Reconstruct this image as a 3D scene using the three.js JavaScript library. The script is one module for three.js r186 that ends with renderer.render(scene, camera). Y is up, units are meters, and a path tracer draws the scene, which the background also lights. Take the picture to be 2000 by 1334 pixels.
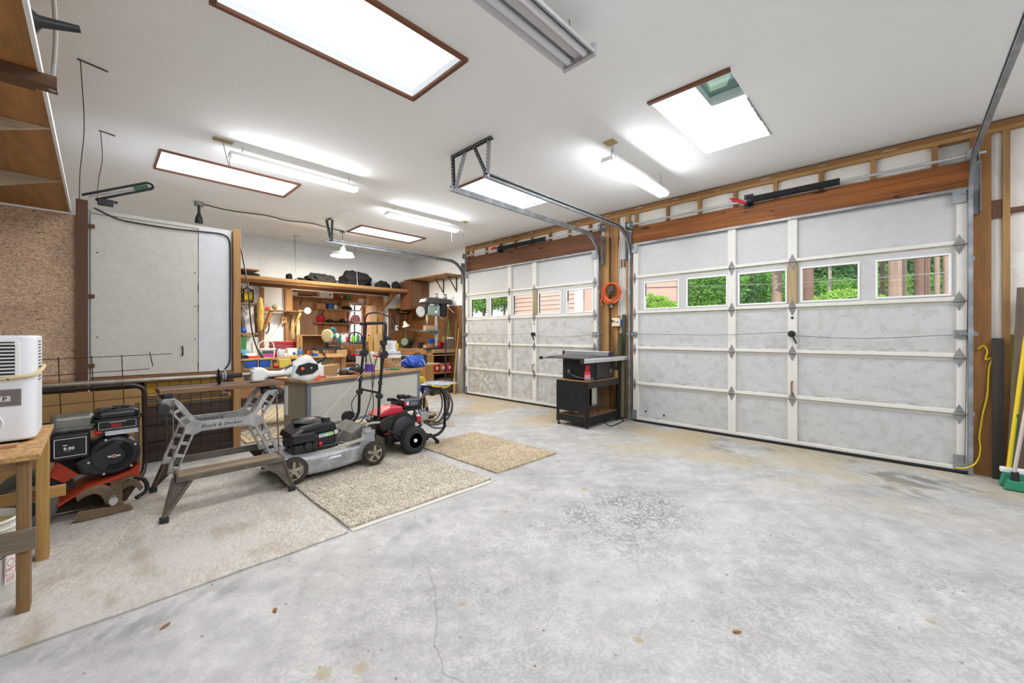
import * as THREE from 'three';
import { RoundedBoxGeometry } from 'three/addons/geometries/RoundedBoxGeometry.js';
import { mergeGeometries } from 'three/addons/utils/BufferGeometryUtils.js';
import { RectAreaLightUniformsLib } from 'three/addons/lights/RectAreaLightUniformsLib.js';
RectAreaLightUniformsLib.init();

// ---------- camera, sky, large lights, exposure ----------
const scene = new THREE.Scene();
const camera = new THREE.PerspectiveCamera(2 * Math.atan(667 / 787) * 180 / Math.PI, 2000 / 1334, 0.05, 200);
camera.position.set(0, 1.18, 0);
camera.rotation.set(0, -Math.atan(810 / 787), 0);
camera.setViewOffset(2000, 1334, 0, 13, 2000, 1334);
scene.background = new THREE.Color().setRGB(1.25, 1.35, 1.48);   // bright hazy sky
const renderer = new THREE.WebGLRenderer({ antialias: true });
renderer.toneMapping = THREE.LinearToneMapping;
renderer.toneMappingExposure = 1.18;
renderer.shadowMap.enabled = true;
const CEIL = 2.96, WX = 5.19, DX = 5.15, BZ = -8.42;              // ceiling, stud face of the door wall, inner face of the doors, back wall
const SKYLIGHT_POWER = 12, TUBE_POWER = 14;
const sun = new THREE.DirectionalLight(0xfff3dc, 4); sun.position.set(-20, 22, 8); sun.target.position.set(10, 0, -2); sun.castShadow = true; sun.shadow.camera.left = sun.shadow.camera.bottom = -40; sun.shadow.camera.right = sun.shadow.camera.top = 40; sun.shadow.camera.far = 120; sun.shadow.mapSize.set(2048, 2048); scene.add(sun, sun.target);
function areaLight(w, l, x, y, z, power, color = 0xffffff, turn = 0) {     // faces down
  const a = new THREE.RectAreaLight(color, power, w, l);
  a.position.set(x, y, z); a.rotation.set(-Math.PI / 2, 0, turn); scene.add(a); return a;
}

// ---------- helpers ----------
const PI = Math.PI, V = (x, y, z) => new THREE.Vector3(x, y, z);
let seed = 7;
const rnd = () => { seed = (seed + 0x6D2B79F5) | 0; let t = Math.imul(seed ^ (seed >>> 15), 1 | seed); t = (t + Math.imul(t ^ (t >>> 7), 61 | t)) ^ t; return ((t ^ (t >>> 14)) >>> 0) / 4294967296; };
const rr = (a, b) => a + (b - a) * rnd();
const flat = (g) => {
  g = g.index ? g.toNonIndexed() : g;
  for (const k of Object.keys(g.attributes)) if (k !== 'position' && k !== 'normal' && k !== 'uv') g.deleteAttribute(k);
  if (!g.attributes.uv) g.setAttribute('uv', new THREE.BufferAttribute(new Float32Array(g.attributes.position.count * 2), 2));
  if (!g.attributes.normal) g.computeVertexNormals();
  return g;
};
const at = (g, x = 0, y = 0, z = 0, rx = 0, ry = 0, rz = 0) => { if (rx) g.rotateX(rx); if (rz) g.rotateZ(rz); if (ry) g.rotateY(ry); return g.translate(x, y, z); };
const bx = (w, h, d, x, y, z, r = 0, rx, ry, rz) => at(r ? new RoundedBoxGeometry(w, h, d, 2, Math.min(r, w / 2.01, h / 2.01, d / 2.01)) : new THREE.BoxGeometry(w, h, d), x, y, z, rx, ry, rz);
const b2 = (x0, x1, y0, y1, z0, z1, r = 0) => bx(x1 - x0, y1 - y0, z1 - z0, (x0 + x1) / 2, (y0 + y1) / 2, (z0 + z1) / 2, r);
const cy = (r1, r0, h, x = 0, y = 0, z = 0, ax = 'y', n = 20) => at(new THREE.CylinderGeometry(r1, r0, h, n), x, y, z, ax === 'z' ? PI / 2 : 0, 0, ax === 'x' ? -PI / 2 : 0);
const orient = (g, p, q) => g.applyQuaternion(new THREE.Quaternion().setFromUnitVectors(V(0, 1, 0), q.clone().sub(p).normalize())).translate((p.x + q.x) / 2, (p.y + q.y) / 2, (p.z + q.z) / 2);
const rod = (a, b, r = 0.005, n = 8, r2 = r) => { const p = V(...a), q = V(...b); return orient(new THREE.CylinderGeometry(r2, r, p.distanceTo(q), n), p, q); };
const bar = (a, b, w, h) => {                                   // a box of section w x h along a-b; h stays as upright as can be
  const p = V(...a), q = V(...b), d = q.clone().sub(p), L = d.length(); d.normalize();
  const up0 = Math.abs(d.y) > 0.99 ? V(0, 0, 1) : V(0, 1, 0), s = d.clone().cross(up0).normalize(), u = s.clone().cross(d).normalize();
  return new THREE.BoxGeometry(L, h, w).applyMatrix4(new THREE.Matrix4().makeBasis(d, u, s)).translate((p.x + q.x) / 2, (p.y + q.y) / 2, (p.z + q.z) / 2);
};
const tb = (pts, r = 0.005, n = 8, seg = 0, closed = false, tension = 0.5) => new THREE.TubeGeometry(new THREE.CatmullRomCurve3(pts.map((p) => V(...p)), closed, 'catmullrom', tension), seg || Math.max(8, pts.length * 6), r, n, closed);
const pipe = (pts, r, bend = 0.05, n = 8) => {                  // straight runs with rounded corners
  const P = pts.map((p) => V(...p)), out = [P[0]];
  for (let i = 1; i < P.length - 1; i++) {
    const a = P[i - 1].clone().sub(P[i]), b = P[i + 1].clone().sub(P[i]), k = Math.min(bend, a.length() * 0.45, b.length() * 0.45);
    const A = P[i].clone().addScaledVector(a.normalize(), k), B = P[i].clone().addScaledVector(b.normalize(), k);
    for (let j = 0; j <= 5; j++) { const t = j / 5; out.push(A.clone().multiplyScalar((1 - t) * (1 - t)).addScaledVector(P[i], 2 * t * (1 - t)).addScaledVector(B, t * t)); }
  }
  out.push(P[P.length - 1]);
  const c = new THREE.CurvePath(); for (let i = 1; i < out.length; i++) c.add(new THREE.LineCurve3(out[i - 1], out[i]));
  class Q extends THREE.Curve { getPoint(t, o = V(0, 0, 0)) { const f = Math.min(t * (out.length - 1), out.length - 1.0001), i = Math.floor(f); return o.copy(out[i]).lerp(out[i + 1], f - i); } getPointAt(t, o) { return this.getPoint(t, o); } getTangentAt(t, o) { return this.getTangent(t, o); } }
  return new THREE.TubeGeometry(new Q(), out.length - 1, r, n, false);
};
const lt = (pts, n = 28, x = 0, y = 0, z = 0, ax = 'y') => at(new THREE.LatheGeometry(pts.map((p) => new THREE.Vector2(p[0], p[1])), n), x, y, z, ax === 'z' ? PI / 2 : 0, 0, ax === 'x' ? -PI / 2 : 0);
const shp = (pts) => new THREE.Shape(pts.map((p) => new THREE.Vector2(p[0], p[1])));
const ex = (pts, depth, bev = 0, holes = [], curve = 6) => {      // outline in x, y pushed along z and centred on z = 0
  const s = Array.isArray(pts) ? shp(pts) : pts; holes.forEach((h) => s.holes.push(!Array.isArray(h) ? h : new THREE.Path(h.map((p) => new THREE.Vector2(p[0], p[1])))));
  return new THREE.ExtrudeGeometry(s, { depth: depth - 2 * bev, bevelEnabled: bev > 0, bevelThickness: bev, bevelSize: bev, bevelOffset: -bev, bevelSegments: 2, curveSegments: curve }).translate(0, 0, -depth / 2 + bev);
};
const sp = (r, x = 0, y = 0, z = 0, sx = 1, sy = 1, sz = 1, n = 16) => new THREE.SphereGeometry(r, n, Math.max(8, n * 0.7 | 0)).scale(sx, sy, sz).translate(x, y, z);
const to = (R, r, x = 0, y = 0, z = 0, ax = 'z', n = 32, m = 10) => at(new THREE.TorusGeometry(R, r, m, n), x, y, z, ax === 'y' ? PI / 2 : 0, ax === 'x' ? PI / 2 : 0);
const rpath = (w, h, r, x = 0, y = 0) => { const s = new THREE.Shape(); s.moveTo(x - w / 2 + r, y - h / 2); s.lineTo(x + w / 2 - r, y - h / 2); s.quadraticCurveTo(x + w / 2, y - h / 2, x + w / 2, y - h / 2 + r); s.lineTo(x + w / 2, y + h / 2 - r); s.quadraticCurveTo(x + w / 2, y + h / 2, x + w / 2 - r, y + h / 2); s.lineTo(x - w / 2 + r, y + h / 2); s.quadraticCurveTo(x - w / 2, y + h / 2, x - w / 2, y + h / 2 - r); s.lineTo(x - w / 2, y - h / 2 + r); s.quadraticCurveTo(x - w / 2, y - h / 2, x - w / 2 + r, y - h / 2); return s; };

// noise
const hash = (x, y) => { let n = Math.imul(x | 0, 374761393) + Math.imul(y | 0, 668265263) | 0; n = Math.imul(n ^ (n >>> 13), 1274126177); return ((n ^ (n >>> 16)) >>> 0) / 4294967296; };
const vn = (x, y, px = 0, py = 0) => {
  const x0 = Math.floor(x), y0 = Math.floor(y), fx = x - x0, fy = y - y0, u = fx * fx * (3 - 2 * fx), v = fy * fy * (3 - 2 * fy);
  const X = (k) => px ? ((x0 + k) % px + px) % px : x0 + k, Y = (k) => py ? ((y0 + k) % py + py) % py : y0 + k;
  const a = hash(X(0), Y(0)), b = hash(X(1), Y(0)), c = hash(X(0), Y(1)), d = hash(X(1), Y(1));
  return a + (b - a) * u + (c - a) * v + (a - b - c + d) * u * v;
};
const fbm = (x, y, o = 4, px = 0, py = 0) => { let s = 0, a = 0.5, t = 0; for (let i = 0; i < o; i++) { s += a * vn(x + i * 17.3 * (px ? 0 : 1), y + i * 9.1 * (py ? 0 : 1), px, py); t += a; a *= 0.5; x *= 2; y *= 2; px *= 2; py *= 2; } return s / t; };
const cell = (x, y) => { const xi = Math.floor(x), yi = Math.floor(y); let d1 = 9, d2 = 9; for (let i = -1; i < 2; i++) for (let j = -1; j < 2; j++) { const px = xi + i + hash(xi + i, yi + j + 91), py = yi + j + hash(xi + i + 57, yi + j); const d = Math.hypot(px - x, py - y); if (d < d1) { d2 = d1; d1 = d; } else if (d < d2) d2 = d; } return d2 - d1; };
const ss = (a, b, x) => { const t = Math.min(1, Math.max(0, (x - a) / (b - a))); return t * t * (3 - 2 * t); };
const mix3 = (a, b, t) => [a[0] + (b[0] - a[0]) * t, a[1] + (b[1] - a[1]) * t, a[2] + (b[2] - a[2]) * t];

// textures: f(u, v, i, j) gives sRGB 0..255
function tex(w, h, f, sx = 1, sy = 1, color = true) {
  const d = new Uint8Array(w * h * 4);
  for (let j = 0, k = 0; j < h; j++) for (let i = 0; i < w; i++, k += 4) { const c = f((i + 0.5) / w, (j + 0.5) / h); if (typeof c === 'number') d[k] = d[k + 1] = d[k + 2] = Math.max(0, Math.min(255, c)); else for (let q = 0; q < 3; q++) d[k + q] = Math.max(0, Math.min(255, c[q])); d[k + 3] = 255; }
  const t = new THREE.DataTexture(d, w, h); t.wrapS = t.wrapT = THREE.RepeatWrapping; t.magFilter = t.minFilter = THREE.LinearFilter; t.repeat.set(1 / sx, 1 / sy);
  if (color) t.colorSpace = THREE.SRGBColorSpace; t.needsUpdate = true; return t;
}
function canvasTex(w, h, draw) { const c = document.createElement('canvas'); c.width = w; c.height = h; const g = c.getContext('2d'); draw(g, w, h); const t = new THREE.CanvasTexture(c); t.colorSpace = THREE.SRGBColorSpace; return t; }
const T = {};
T.wood = tex(512, 512, (u, v) => { const w = fbm(u * 3, v * 6, 3, 3, 6) * 1.6, g = fbm(u * 4, (v + w * 0.06) * 40, 3, 4, 40), s = vn(u * 10, v * 170, 10, 170), k = fbm(u * 2, v * 3, 2, 2, 3); const x = 150 + 85 * (0.5 * g + 0.28 * s + 0.45 * k); return [x, x * 0.985, x * 0.96]; }, 1.1, 0.3);
T.ply = tex(512, 512, (u, v) => { const w = fbm(u * 3, v * 3, 3, 3, 3), r = Math.sin((v * 7 + w * 3.2) * 2 * PI), s = vn(u * 9, v * 150, 9, 150); const x = 205 + 11 * r * (0.4 + w) + 22 * (s - 0.5) + 36 * (fbm(u * 2, v * 2, 2, 2, 2) - 0.5); return [x, x * 0.97, x * 0.93]; }, 1.4, 0.8);
T.osb = tex(512, 512, (u, v) => { let x = 190; for (let k = 0; k < 3; k++) { const a = [0.3, 1.9, 2.9][k], c = Math.round(Math.cos(a) * 3), s = Math.round(Math.sin(a) * 3) || 1; x += 48 * (vn(u * 14 * 3 + v * c * 5, v * 40 + u * s * 8, 0, 0) - 0.5); } x += 30 * (vn(u * 120, v * 120, 120, 120) - 0.5); return [x, x * 0.95, x * 0.88]; }, 0.55, 0.55);
T.chip = tex(512, 512, (u, v) => { const x = 216 + 60 * (vn(u * 60, v * 130, 60, 130) - 0.5) + 60 * (vn(u * 130, v * 200, 130, 200) - 0.5) - (vn(u * 90, v * 150, 90, 150) > 0.83 ? 60 : 0) + 34 * (fbm(u * 4, v * 4, 3, 4, 4) - 0.5); return [x, x * 0.95, x * 0.89]; }, 0.7, 0.7);
T.grime = tex(512, 512, (u, v) => { const a = fbm(u * 6, v * 6, 4, 6, 6), b = fbm(u * 40, v * 40, 3, 40, 40); const x = 246 + 9 * (a - 0.5) + 12 * (b - 0.5); return [x, x * 0.998, x * 0.992]; }, 1.3, 1.3);
T.worn = tex(512, 512, (u, v) => { const a = fbm(u * 8, v * 8, 4, 8, 8), b = vn(u * 120, v * 120, 120, 120); return 205 + 70 * (a - 0.5) + 34 * (b - 0.5); }, 0.5, 0.5);
T.knotty = tex(1024, 256, (u, v) => { const w = fbm(u * 4, v * 3, 3, 4, 3); let vv = v + w * 0.12, dk = 0; for (const [ku, kv, r] of [[0.13, 0.3, 0.02], [0.37, 0.7, 0.014], [0.52, 0.25, 0.024], [0.71, 0.6, 0.012], [0.9, 0.42, 0.02]]) { const d = Math.hypot((u - ku) * 2.2, (v - kv)) / r / 2.4; dk = Math.max(dk, 1 - ss(0.5, 1.1, d)); vv += 0.05 * Math.exp(-d * d * 0.25) * Math.sign(v - kv); } const g = fbm(u * 6, vv * 26, 3), s = vn(u * 16, vv * 150), crack = 1 - ss(0.0, 0.014, Math.abs(fbm(u * 2.5 + 3, v * 4, 2) - 0.5)), on = vn(u * 5 + 9, 3) > 0.5 ? 1 : 0; let x = 168 + 70 * (g - 0.5) + 34 * (s - 0.5) + 40 * (fbm(u * 3 + 5, v * 2, 2) - 0.3); x *= 1 - 0.62 * dk; x *= 1 - 0.55 * crack * on; return [x + 18, x + 12, x]; }, 3.1, 0.32);
T.bumpFine = tex(512, 512, (u, v) => 255 * fbm(u * 60, v * 60, 4, 60, 60), 0.6, 0.6, false);
T.bumpWrinkle = tex(512, 512, (u, v) => { const a = fbm(u * 5, v * 5, 3, 5, 5), b = 1 - Math.abs(2 * fbm(u * 4 + a * 1.2, v * 7, 4, 0, 0) - 1), e = Math.min(1, 8 * Math.min(u, 1 - u, v, 1 - v)); return 255 * (b * e * 0.8 + 0.2 * a); }, 0.9, 0.9, false);
T.weave = tex(256, 256, (u, v) => 120 + 90 * Math.abs(Math.sin(u * 40 * PI)) * Math.abs(Math.sin(v * 40 * PI)) + 40 * vn(u * 128, v * 128, 128, 128), 0.12, 0.12, false);

// materials; box: uv in metres from the object's own axes, u along its longest side
const mats = {};
function mat(key, color, rough = 0.7, metal = 0, o = {}) {
  if (mats[key]) return mats[key];
  const p = { color, roughness: rough, metalness: metal };
  for (const k of Object.keys(o)) if (k !== 'phys' && k !== 'ownUv') p[k] = o[k];
  const m = o.phys ? new THREE.MeshPhysicalMaterial(p) : new THREE.MeshStandardMaterial(p);
  m.name = key; m.userData.box = !!(o.map || o.bumpMap || o.roughnessMap) && !o.ownUv; return mats[key] = m;
}
const wood = (key, color, rough = 0.7) => mat(key, color, rough, 0, { map: T.wood });
const paint = (key, color, rough = 0.5, metal = 0) => mat(key, color, rough, metal);
const M = {
  fir: wood('orange fir framing', 0xd3a468), fir2: wood('darker fir framing', 0xbd8a54), beam: mat('header beam fir', 0xb8702c, 0.65, 0, { map: T.knotty }), brown: wood('brown stained wood', 0x7a5236, 0.6), dark: wood('dark walnut stained wood', 0x574036, 0.6),
  pine: wood('pale pine', 0xe0be86), pine2: wood('yellow pine', 0xd4a862), grey: wood('weathered grey wood', 0x8d7f6c, 0.85), honey: wood('honey pine shelf', 0xa67a44),
  ply: mat('brown plywood', 0xc08c54, 0.6, 0, { map: T.ply }), plyRed: mat('reddish fir plywood', 0xeeb483, 0.65, 0, { map: T.ply }), plyPale: mat('pale plywood', 0xe3c793, 0.65, 0, { map: T.ply }), plyPink: mat('pinkish hardboard', 0xf2c4a2, 0.6, 0, { map: T.ply }),
  osb: mat('strand board', 0xeec386, 0.75, 0, { map: T.osb }), chip: mat('particle board', 0xecd2ba, 0.8, 0, { map: T.chip }), hard: mat('brown hardboard', 0x956a46, 0.7, 0, { map: T.grime }),
  card: mat('cardboard', 0xb08a58, 0.85, 0, { map: T.grime }),
  steel: paint('bright steel', 0xc4c6c8, 0.35, 0.7), galv: mat('galvanised steel', 0xb4b8bb, 0.45, 0.45, { map: T.worn }), rust: mat('rusty wire', 0x4a3226, 0.8, 0.3), alu: mat('cast aluminium', 0xc6c6c3, 0.5, 0.25, { map: T.worn }), dkSteel: paint('dark steel', 0x3a3b3d, 0.5, 0.6), brass: paint('brass', 0xb08d4a, 0.35, 0.9), chrome: paint('chrome', 0xd9dbdd, 0.15, 1),
  black: paint('black plastic', 0x1f2023, 0.42), blackM: paint('matt black', 0x252527, 0.7), rubber: paint('rubber', 0x2a2b2c, 0.85), blackGloss: paint('black enamel', 0x121316, 0.25),
  white: paint('white plastic', 0xe9e9e6, 0.45), whitePaint: mat('white wall paint', 0xeef0f0, 0.85, 0, { map: T.grime, bumpMap: T.bumpFine, bumpScale: 0.0015 }), orange: mat('orange enamel', 0xd8451c, 0.45, 0.1, { map: T.worn }), red: paint('red plastic', 0xc21c2c, 0.4), green: paint('green plastic', 0x2f8a3a, 0.5), blue: paint('blue plastic', 0x1f55b5, 0.5), teal: paint('teal plastic', 0x0f7f8c, 0.4), yellow: paint('yellow plastic', 0xe6c81e, 0.5), purple: paint('purple label', 0x4b2a8c, 0.5),
};
function uvBox(g) {
  g.computeBoundingBox(); const b = g.boundingBox, s = [b.max.x - b.min.x, b.max.y - b.min.y, b.max.z - b.min.z], p = g.attributes.position, n = g.attributes.normal, uv = g.attributes.uv, ou = rr(0, 3), ov = rr(0, 3);
  for (let t = 0; t < p.count; t += 3) {
    const a = V(0, 0, 0), e1 = V(p.getX(t + 1) - p.getX(t), p.getY(t + 1) - p.getY(t), p.getZ(t + 1) - p.getZ(t)), e2 = V(p.getX(t + 2) - p.getX(t), p.getY(t + 2) - p.getY(t), p.getZ(t + 2) - p.getZ(t)); a.crossVectors(e1, e2);
    const A = [Math.abs(a.x), Math.abs(a.y), Math.abs(a.z)], k = A.indexOf(Math.max(...A)), o = [0, 1, 2].filter((q) => q !== k), U = s[o[0]] >= s[o[1]] ? o[0] : o[1], W = U === o[0] ? o[1] : o[0];
    for (let q = 0; q < 3; q++) { const c = [p.getX(t + q), p.getY(t + q), p.getZ(t + q)]; uv.setXY(t + q, c[U] + ou, c[W] + ov + k * 0.37); }
  }
  return g;
}
const used = {};
const numbered = (n) => { used[n] = (used[n] || 0) + 1; return used[n] > 1 ? n + '_' + String(used[n] - 1).padStart(3, '0') : n; };
function mesh(name, geo, m, parent, keepUv = false) {            // one named part
  const gs = (Array.isArray(geo) ? geo : [geo]).map(flat), g = gs.length > 1 ? mergeGeometries(gs) : gs[0];
  if (m.userData.box && !keepUv) uvBox(g);
  const o = new THREE.Mesh(g, m); o.name = parent ? name : numbered(name); (parent || scene).add(o); return o;
}
function tag(o, label, category, group, kind) { o.userData.label = label; if (category) o.userData.category = category; if (group) o.userData.group = group; if (kind) o.userData.kind = kind; return o; }
function thing(name, label, category, [x, y, z] = [0, 0, 0], turn = 0, group) { const o = new THREE.Group(); o.name = numbered(name); o.position.set(x, y, z); o.rotation.y = turn; scene.add(o); return tag(o, label, category, group); }
function one(name, label, category, geo, m, pos = [0, 0, 0], group, turn = 0) { const o = mesh(name, geo, m); o.position.set(...pos); o.rotation.y = turn; return tag(o, label, category, group); }
function struct(name, geo, m, label, keepUv) { const o = mesh(name, geo, m, null, keepUv); o.userData.kind = 'structure'; if (label) o.userData.label = label; return o; }
function structGroup(name, label) { const o = new THREE.Group(); o.name = numbered(name); scene.add(o); o.userData.kind = 'structure'; o.userData.label = label; return o; }
function face(name, w, h, t, parent, pos, rot = [0, 0, 0], rough = 0.5) {       // flat print on a thing
  const key = 'print ' + name + ' ' + (t.uuid || ''); const m = mat(key, 0xffffff, rough, 0, { map: t, ownUv: 1 });
  const o = mesh(name, new THREE.PlaneGeometry(w, h), m, parent, true); o.position.set(...pos); o.rotation.set(...rot); return o;
}
const sheet = (pts, h = 0.004) => ex(pts.map(([x, z]) => [x, -z]), h).rotateX(-PI / 2);   // a plate lying flat, outline in x, z, centred on y = 0
function lump(rx, ry, rz, amp, freq, k = 0, n = 22) {                // a soft crumpled lump on y = 0
  const g = new THREE.SphereGeometry(1, n, n * 0.7 | 0), p = g.attributes.position;
  for (let i = 0; i < p.count; i++) { const x = p.getX(i), y = p.getY(i), z = p.getZ(i), d = 1 + amp * (fbm(x * freq + k * 7.1 + 20, (y + z * 1.7) * freq + 20 + k * 3.3, 3) - 0.5) * 2; p.setXYZ(i, x * rx * d, Math.max(0, (y * d + 0.75) * ry / 1.75), z * rz * d); }
  g.computeVertexNormals(); return g;
}
// ---------- floor ----------
const CRACK = [[1.176, -1.745], [1.094, -1.561], [1.03, -1.47], [1.001, -1.41], [0.893, -1.28], [0.88, -1.223], [0.84, -1.15], [0.865, -1.07], [0.82, -0.9], [0.86, -0.6]];
const SPOTS = [[0.648, -1.38, 0.028], [0.547, -1.453, 0.03], [1.115, -1.386, 0.018], [1.456, -0.738, 0.02], [2.389, 0.083, 0.018], [1.9, -1.9, 0.02], [1.55, -0.28, 0.03], [2.6, -1.75, 0.03], [2.15, -1.95, 0.02]];
function concrete(x, z) {
  const a = fbm(x * 0.9 + 9, z * 0.9 + 30, 4), b = fbm(x * 16 + 3, z * 16, 5), m = fbm(x * 4 + 31, z * 4 + 8, 4), f = vn(x * 160, z * 160), st = fbm((x + z) * 1.3 + 5, (x - z) * 6 + 11, 4);
  let c = 178 + 18 * (a - 0.5) + 34 * (b - 0.5) + 14 * (f - 0.5) + 24 * (st - 0.5) + 26 * (m - 0.5), t = [c, c * 0.99, c * 0.97];
  // worn sealer: pale islands between darker channels
  const near = Math.exp(-(((x - 2.45) / 0.42) ** 2 + ((z + 1.3) / 0.3) ** 2)) * 1.7 + 0.3 * ss(0.46, 0.66, fbm(x * 0.8 + 40, z * 0.8 + 7, 3)) * ss(-2.6, -1.0, z + x * 0.12) + 0.3 * Math.exp(-(((x - 4.2) / 0.9) ** 2 + ((z + 0.5) / 0.9) ** 2));
  if (near > 0.04) { const wx = x * 24 + 5 * fbm(x * 14, z * 14, 3), wz = z * 24 + 5 * fbm(x * 14 + 50, z * 14, 3), e = (1 - ss(0.0, 0.42, cell(wx, wz))) * (0.35 + 1.0 * fbm(x * 5 + 70, z * 5, 2)), k = Math.min(1, near) * e; t = mix3(t, [118, 118, 112], k * 0.9); if (e < 0.3) t = mix3(t, [190, 188, 183], Math.min(1, near) * 0.3); }
  // mildew by the big door, old smears by the carpets
  const mil = ss(0.4, 0.62, fbm(x * 2.6 + 11, z * 2.6, 3)) * (1.25 * Math.exp(-(((x - 4.6) / 0.42) ** 2 + ((z + 0.15) / 0.85) ** 2)) + 0.9 * Math.exp(-(((x - 4.65) / 0.28) ** 2 + ((z + 1.3) / 0.5) ** 2)) + 0.55 * Math.exp(-(((x + 0.0) / 0.5) ** 2 + ((z + 2.15) / 0.2) ** 2)) + 0.4 * Math.exp(-(((x - 0.5) / 0.2) ** 2 + ((z + 2.1) / 0.16) ** 2)) + 0.45 * Math.exp(-(((x - 1.45) / 0.3) ** 2 + ((z + 2.1) / 0.13) ** 2)));
  if (mil > 0.02) t = mix3(t, [112, 114, 108], Math.min(0.8, mil * 1.25 * ss(0.3, 0.72, fbm(x * 18 + z * 9, z * 12 + 3, 5))));
  // tan dust trodden in along the doors
  const dust = ss(0.36, 0.62, fbm(x * 1.7 + 2, z * 1.7 + 60, 4)) * ss(3.6, 4.7, x + 0.5 * fbm(x * 3, z * 3, 3)) * (0.5 + 0.5 * ss(0.3, -2.0, z));
  t = mix3(t, [184, 166, 132], dust * 0.8);
  for (const [sx, sz, r] of SPOTS) { const d = Math.hypot(x - sx, z - sz) / r * (0.75 + 0.5 * vn(x * 60, z * 60)); if (d < 1) t = mix3(t, [158, 142, 112], (1 - d * d * 0.5) * 0.7); }
  if (z > -1.85 && z < -0.55 && x > 0.7 && x < 1.25) for (let i = 1; i < CRACK.length; i++) { const [ax, az] = CRACK[i - 1], [cx, cz] = CRACK[i], k = Math.max(0, Math.min(1, ((x - ax) * (cx - ax) + (z - az) * (cz - az)) / ((cx - ax) ** 2 + (cz - az) ** 2))), d = Math.hypot(x - ax - k * (cx - ax) + 0.01 * (vn(x * 40, z * 40) - 0.5), z - az - k * (cz - az)); if (d < 0.0028) t = mix3(t, [135, 132, 126], 0.75); }
  const s = hash(Math.floor(x * 110), Math.floor(z * 110)); if (s > 0.9988) t = mix3(t, s > 0.9995 ? [96, 66, 44] : [120, 112, 100], 0.75);
  return t;
}
{
  const fl = structGroup('floor', 'pale worn concrete garage floor with stains and a thin crack');
  const slab = (name, x0, x1, z0, z1, n) => {
    const t = tex(n, n, (u, v) => concrete(x0 + u * (x1 - x0), z1 - v * (z1 - z0))); t.wrapS = t.wrapT = THREE.ClampToEdgeWrapping;
    const g = new THREE.BoxGeometry(x1 - x0, 0.12, z1 - z0).translate((x0 + x1) / 2, -0.06, (z0 + z1) / 2), p = g.attributes.position, uv = g.attributes.uv;
    for (let i = 0; i < p.count; i++) uv.setXY(i, (p.getX(i) - x0) / (x1 - x0), (z1 - p.getZ(i)) / (z1 - z0));
    mesh(name, g, mat('concrete ' + n + z1, 0xffffff, 0.62, 0, { map: t, ownUv: 1 }), fl, true);
  };
  slab('slab', -0.8, 5.3, -3.6, 2.5, 2048); slab('slab', -0.8, 5.3, -9.7, -3.6, 1024); slab('slab', -3.2, -0.8, -9.7, 3.2, 256); slab('slab', -0.8, 5.3, 2.5, 3.2, 256);
}
// ---------- ceiling with skylight openings ----------
const SKY = [[0.44, 1.64, -2.63, -2.035], [0.43, 1.66, -5.7, -5.11], [3.03, 4.21, -3.86, -3.32], [2.96, 4.17, -1.395, -0.84], [2.99, 4.19, -6.83, -6.3], [0.44, 1.64, 0.5, 1.1], [2.96, 4.17, 1.3, 1.9]];  // last two skylights are added out of view for fill light
const ceilPaint = mat('white ceiling paint', 0xf6f8f8, 0.9, 0, { bumpMap: T.bumpFine, bumpScale: 0.002 });
{
  const s = shp([[-3.2, 9.72], [5.6, 9.72], [5.6, -3.2], [-3.2, -3.2]]);
  const g = ex(s, 0.14, 0, SKY.map(([x0, x1, z0, z1]) => [[x0, -z0], [x1, -z0], [x1, -z1], [x0, -z1]])).rotateX(-PI / 2).translate(0, CEIL + 0.07, 0);
  struct('ceiling', g, ceilPaint, 'off white textured drywall ceiling');
}
const glow = mat('skylight glow', 0xf4f7fa, 0.6, 0, { emissive: 0xeef5ff, emissiveIntensity: 0.95 });
const trimWood = wood('redwood trim', 0x8a5532, 0.6);
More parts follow.
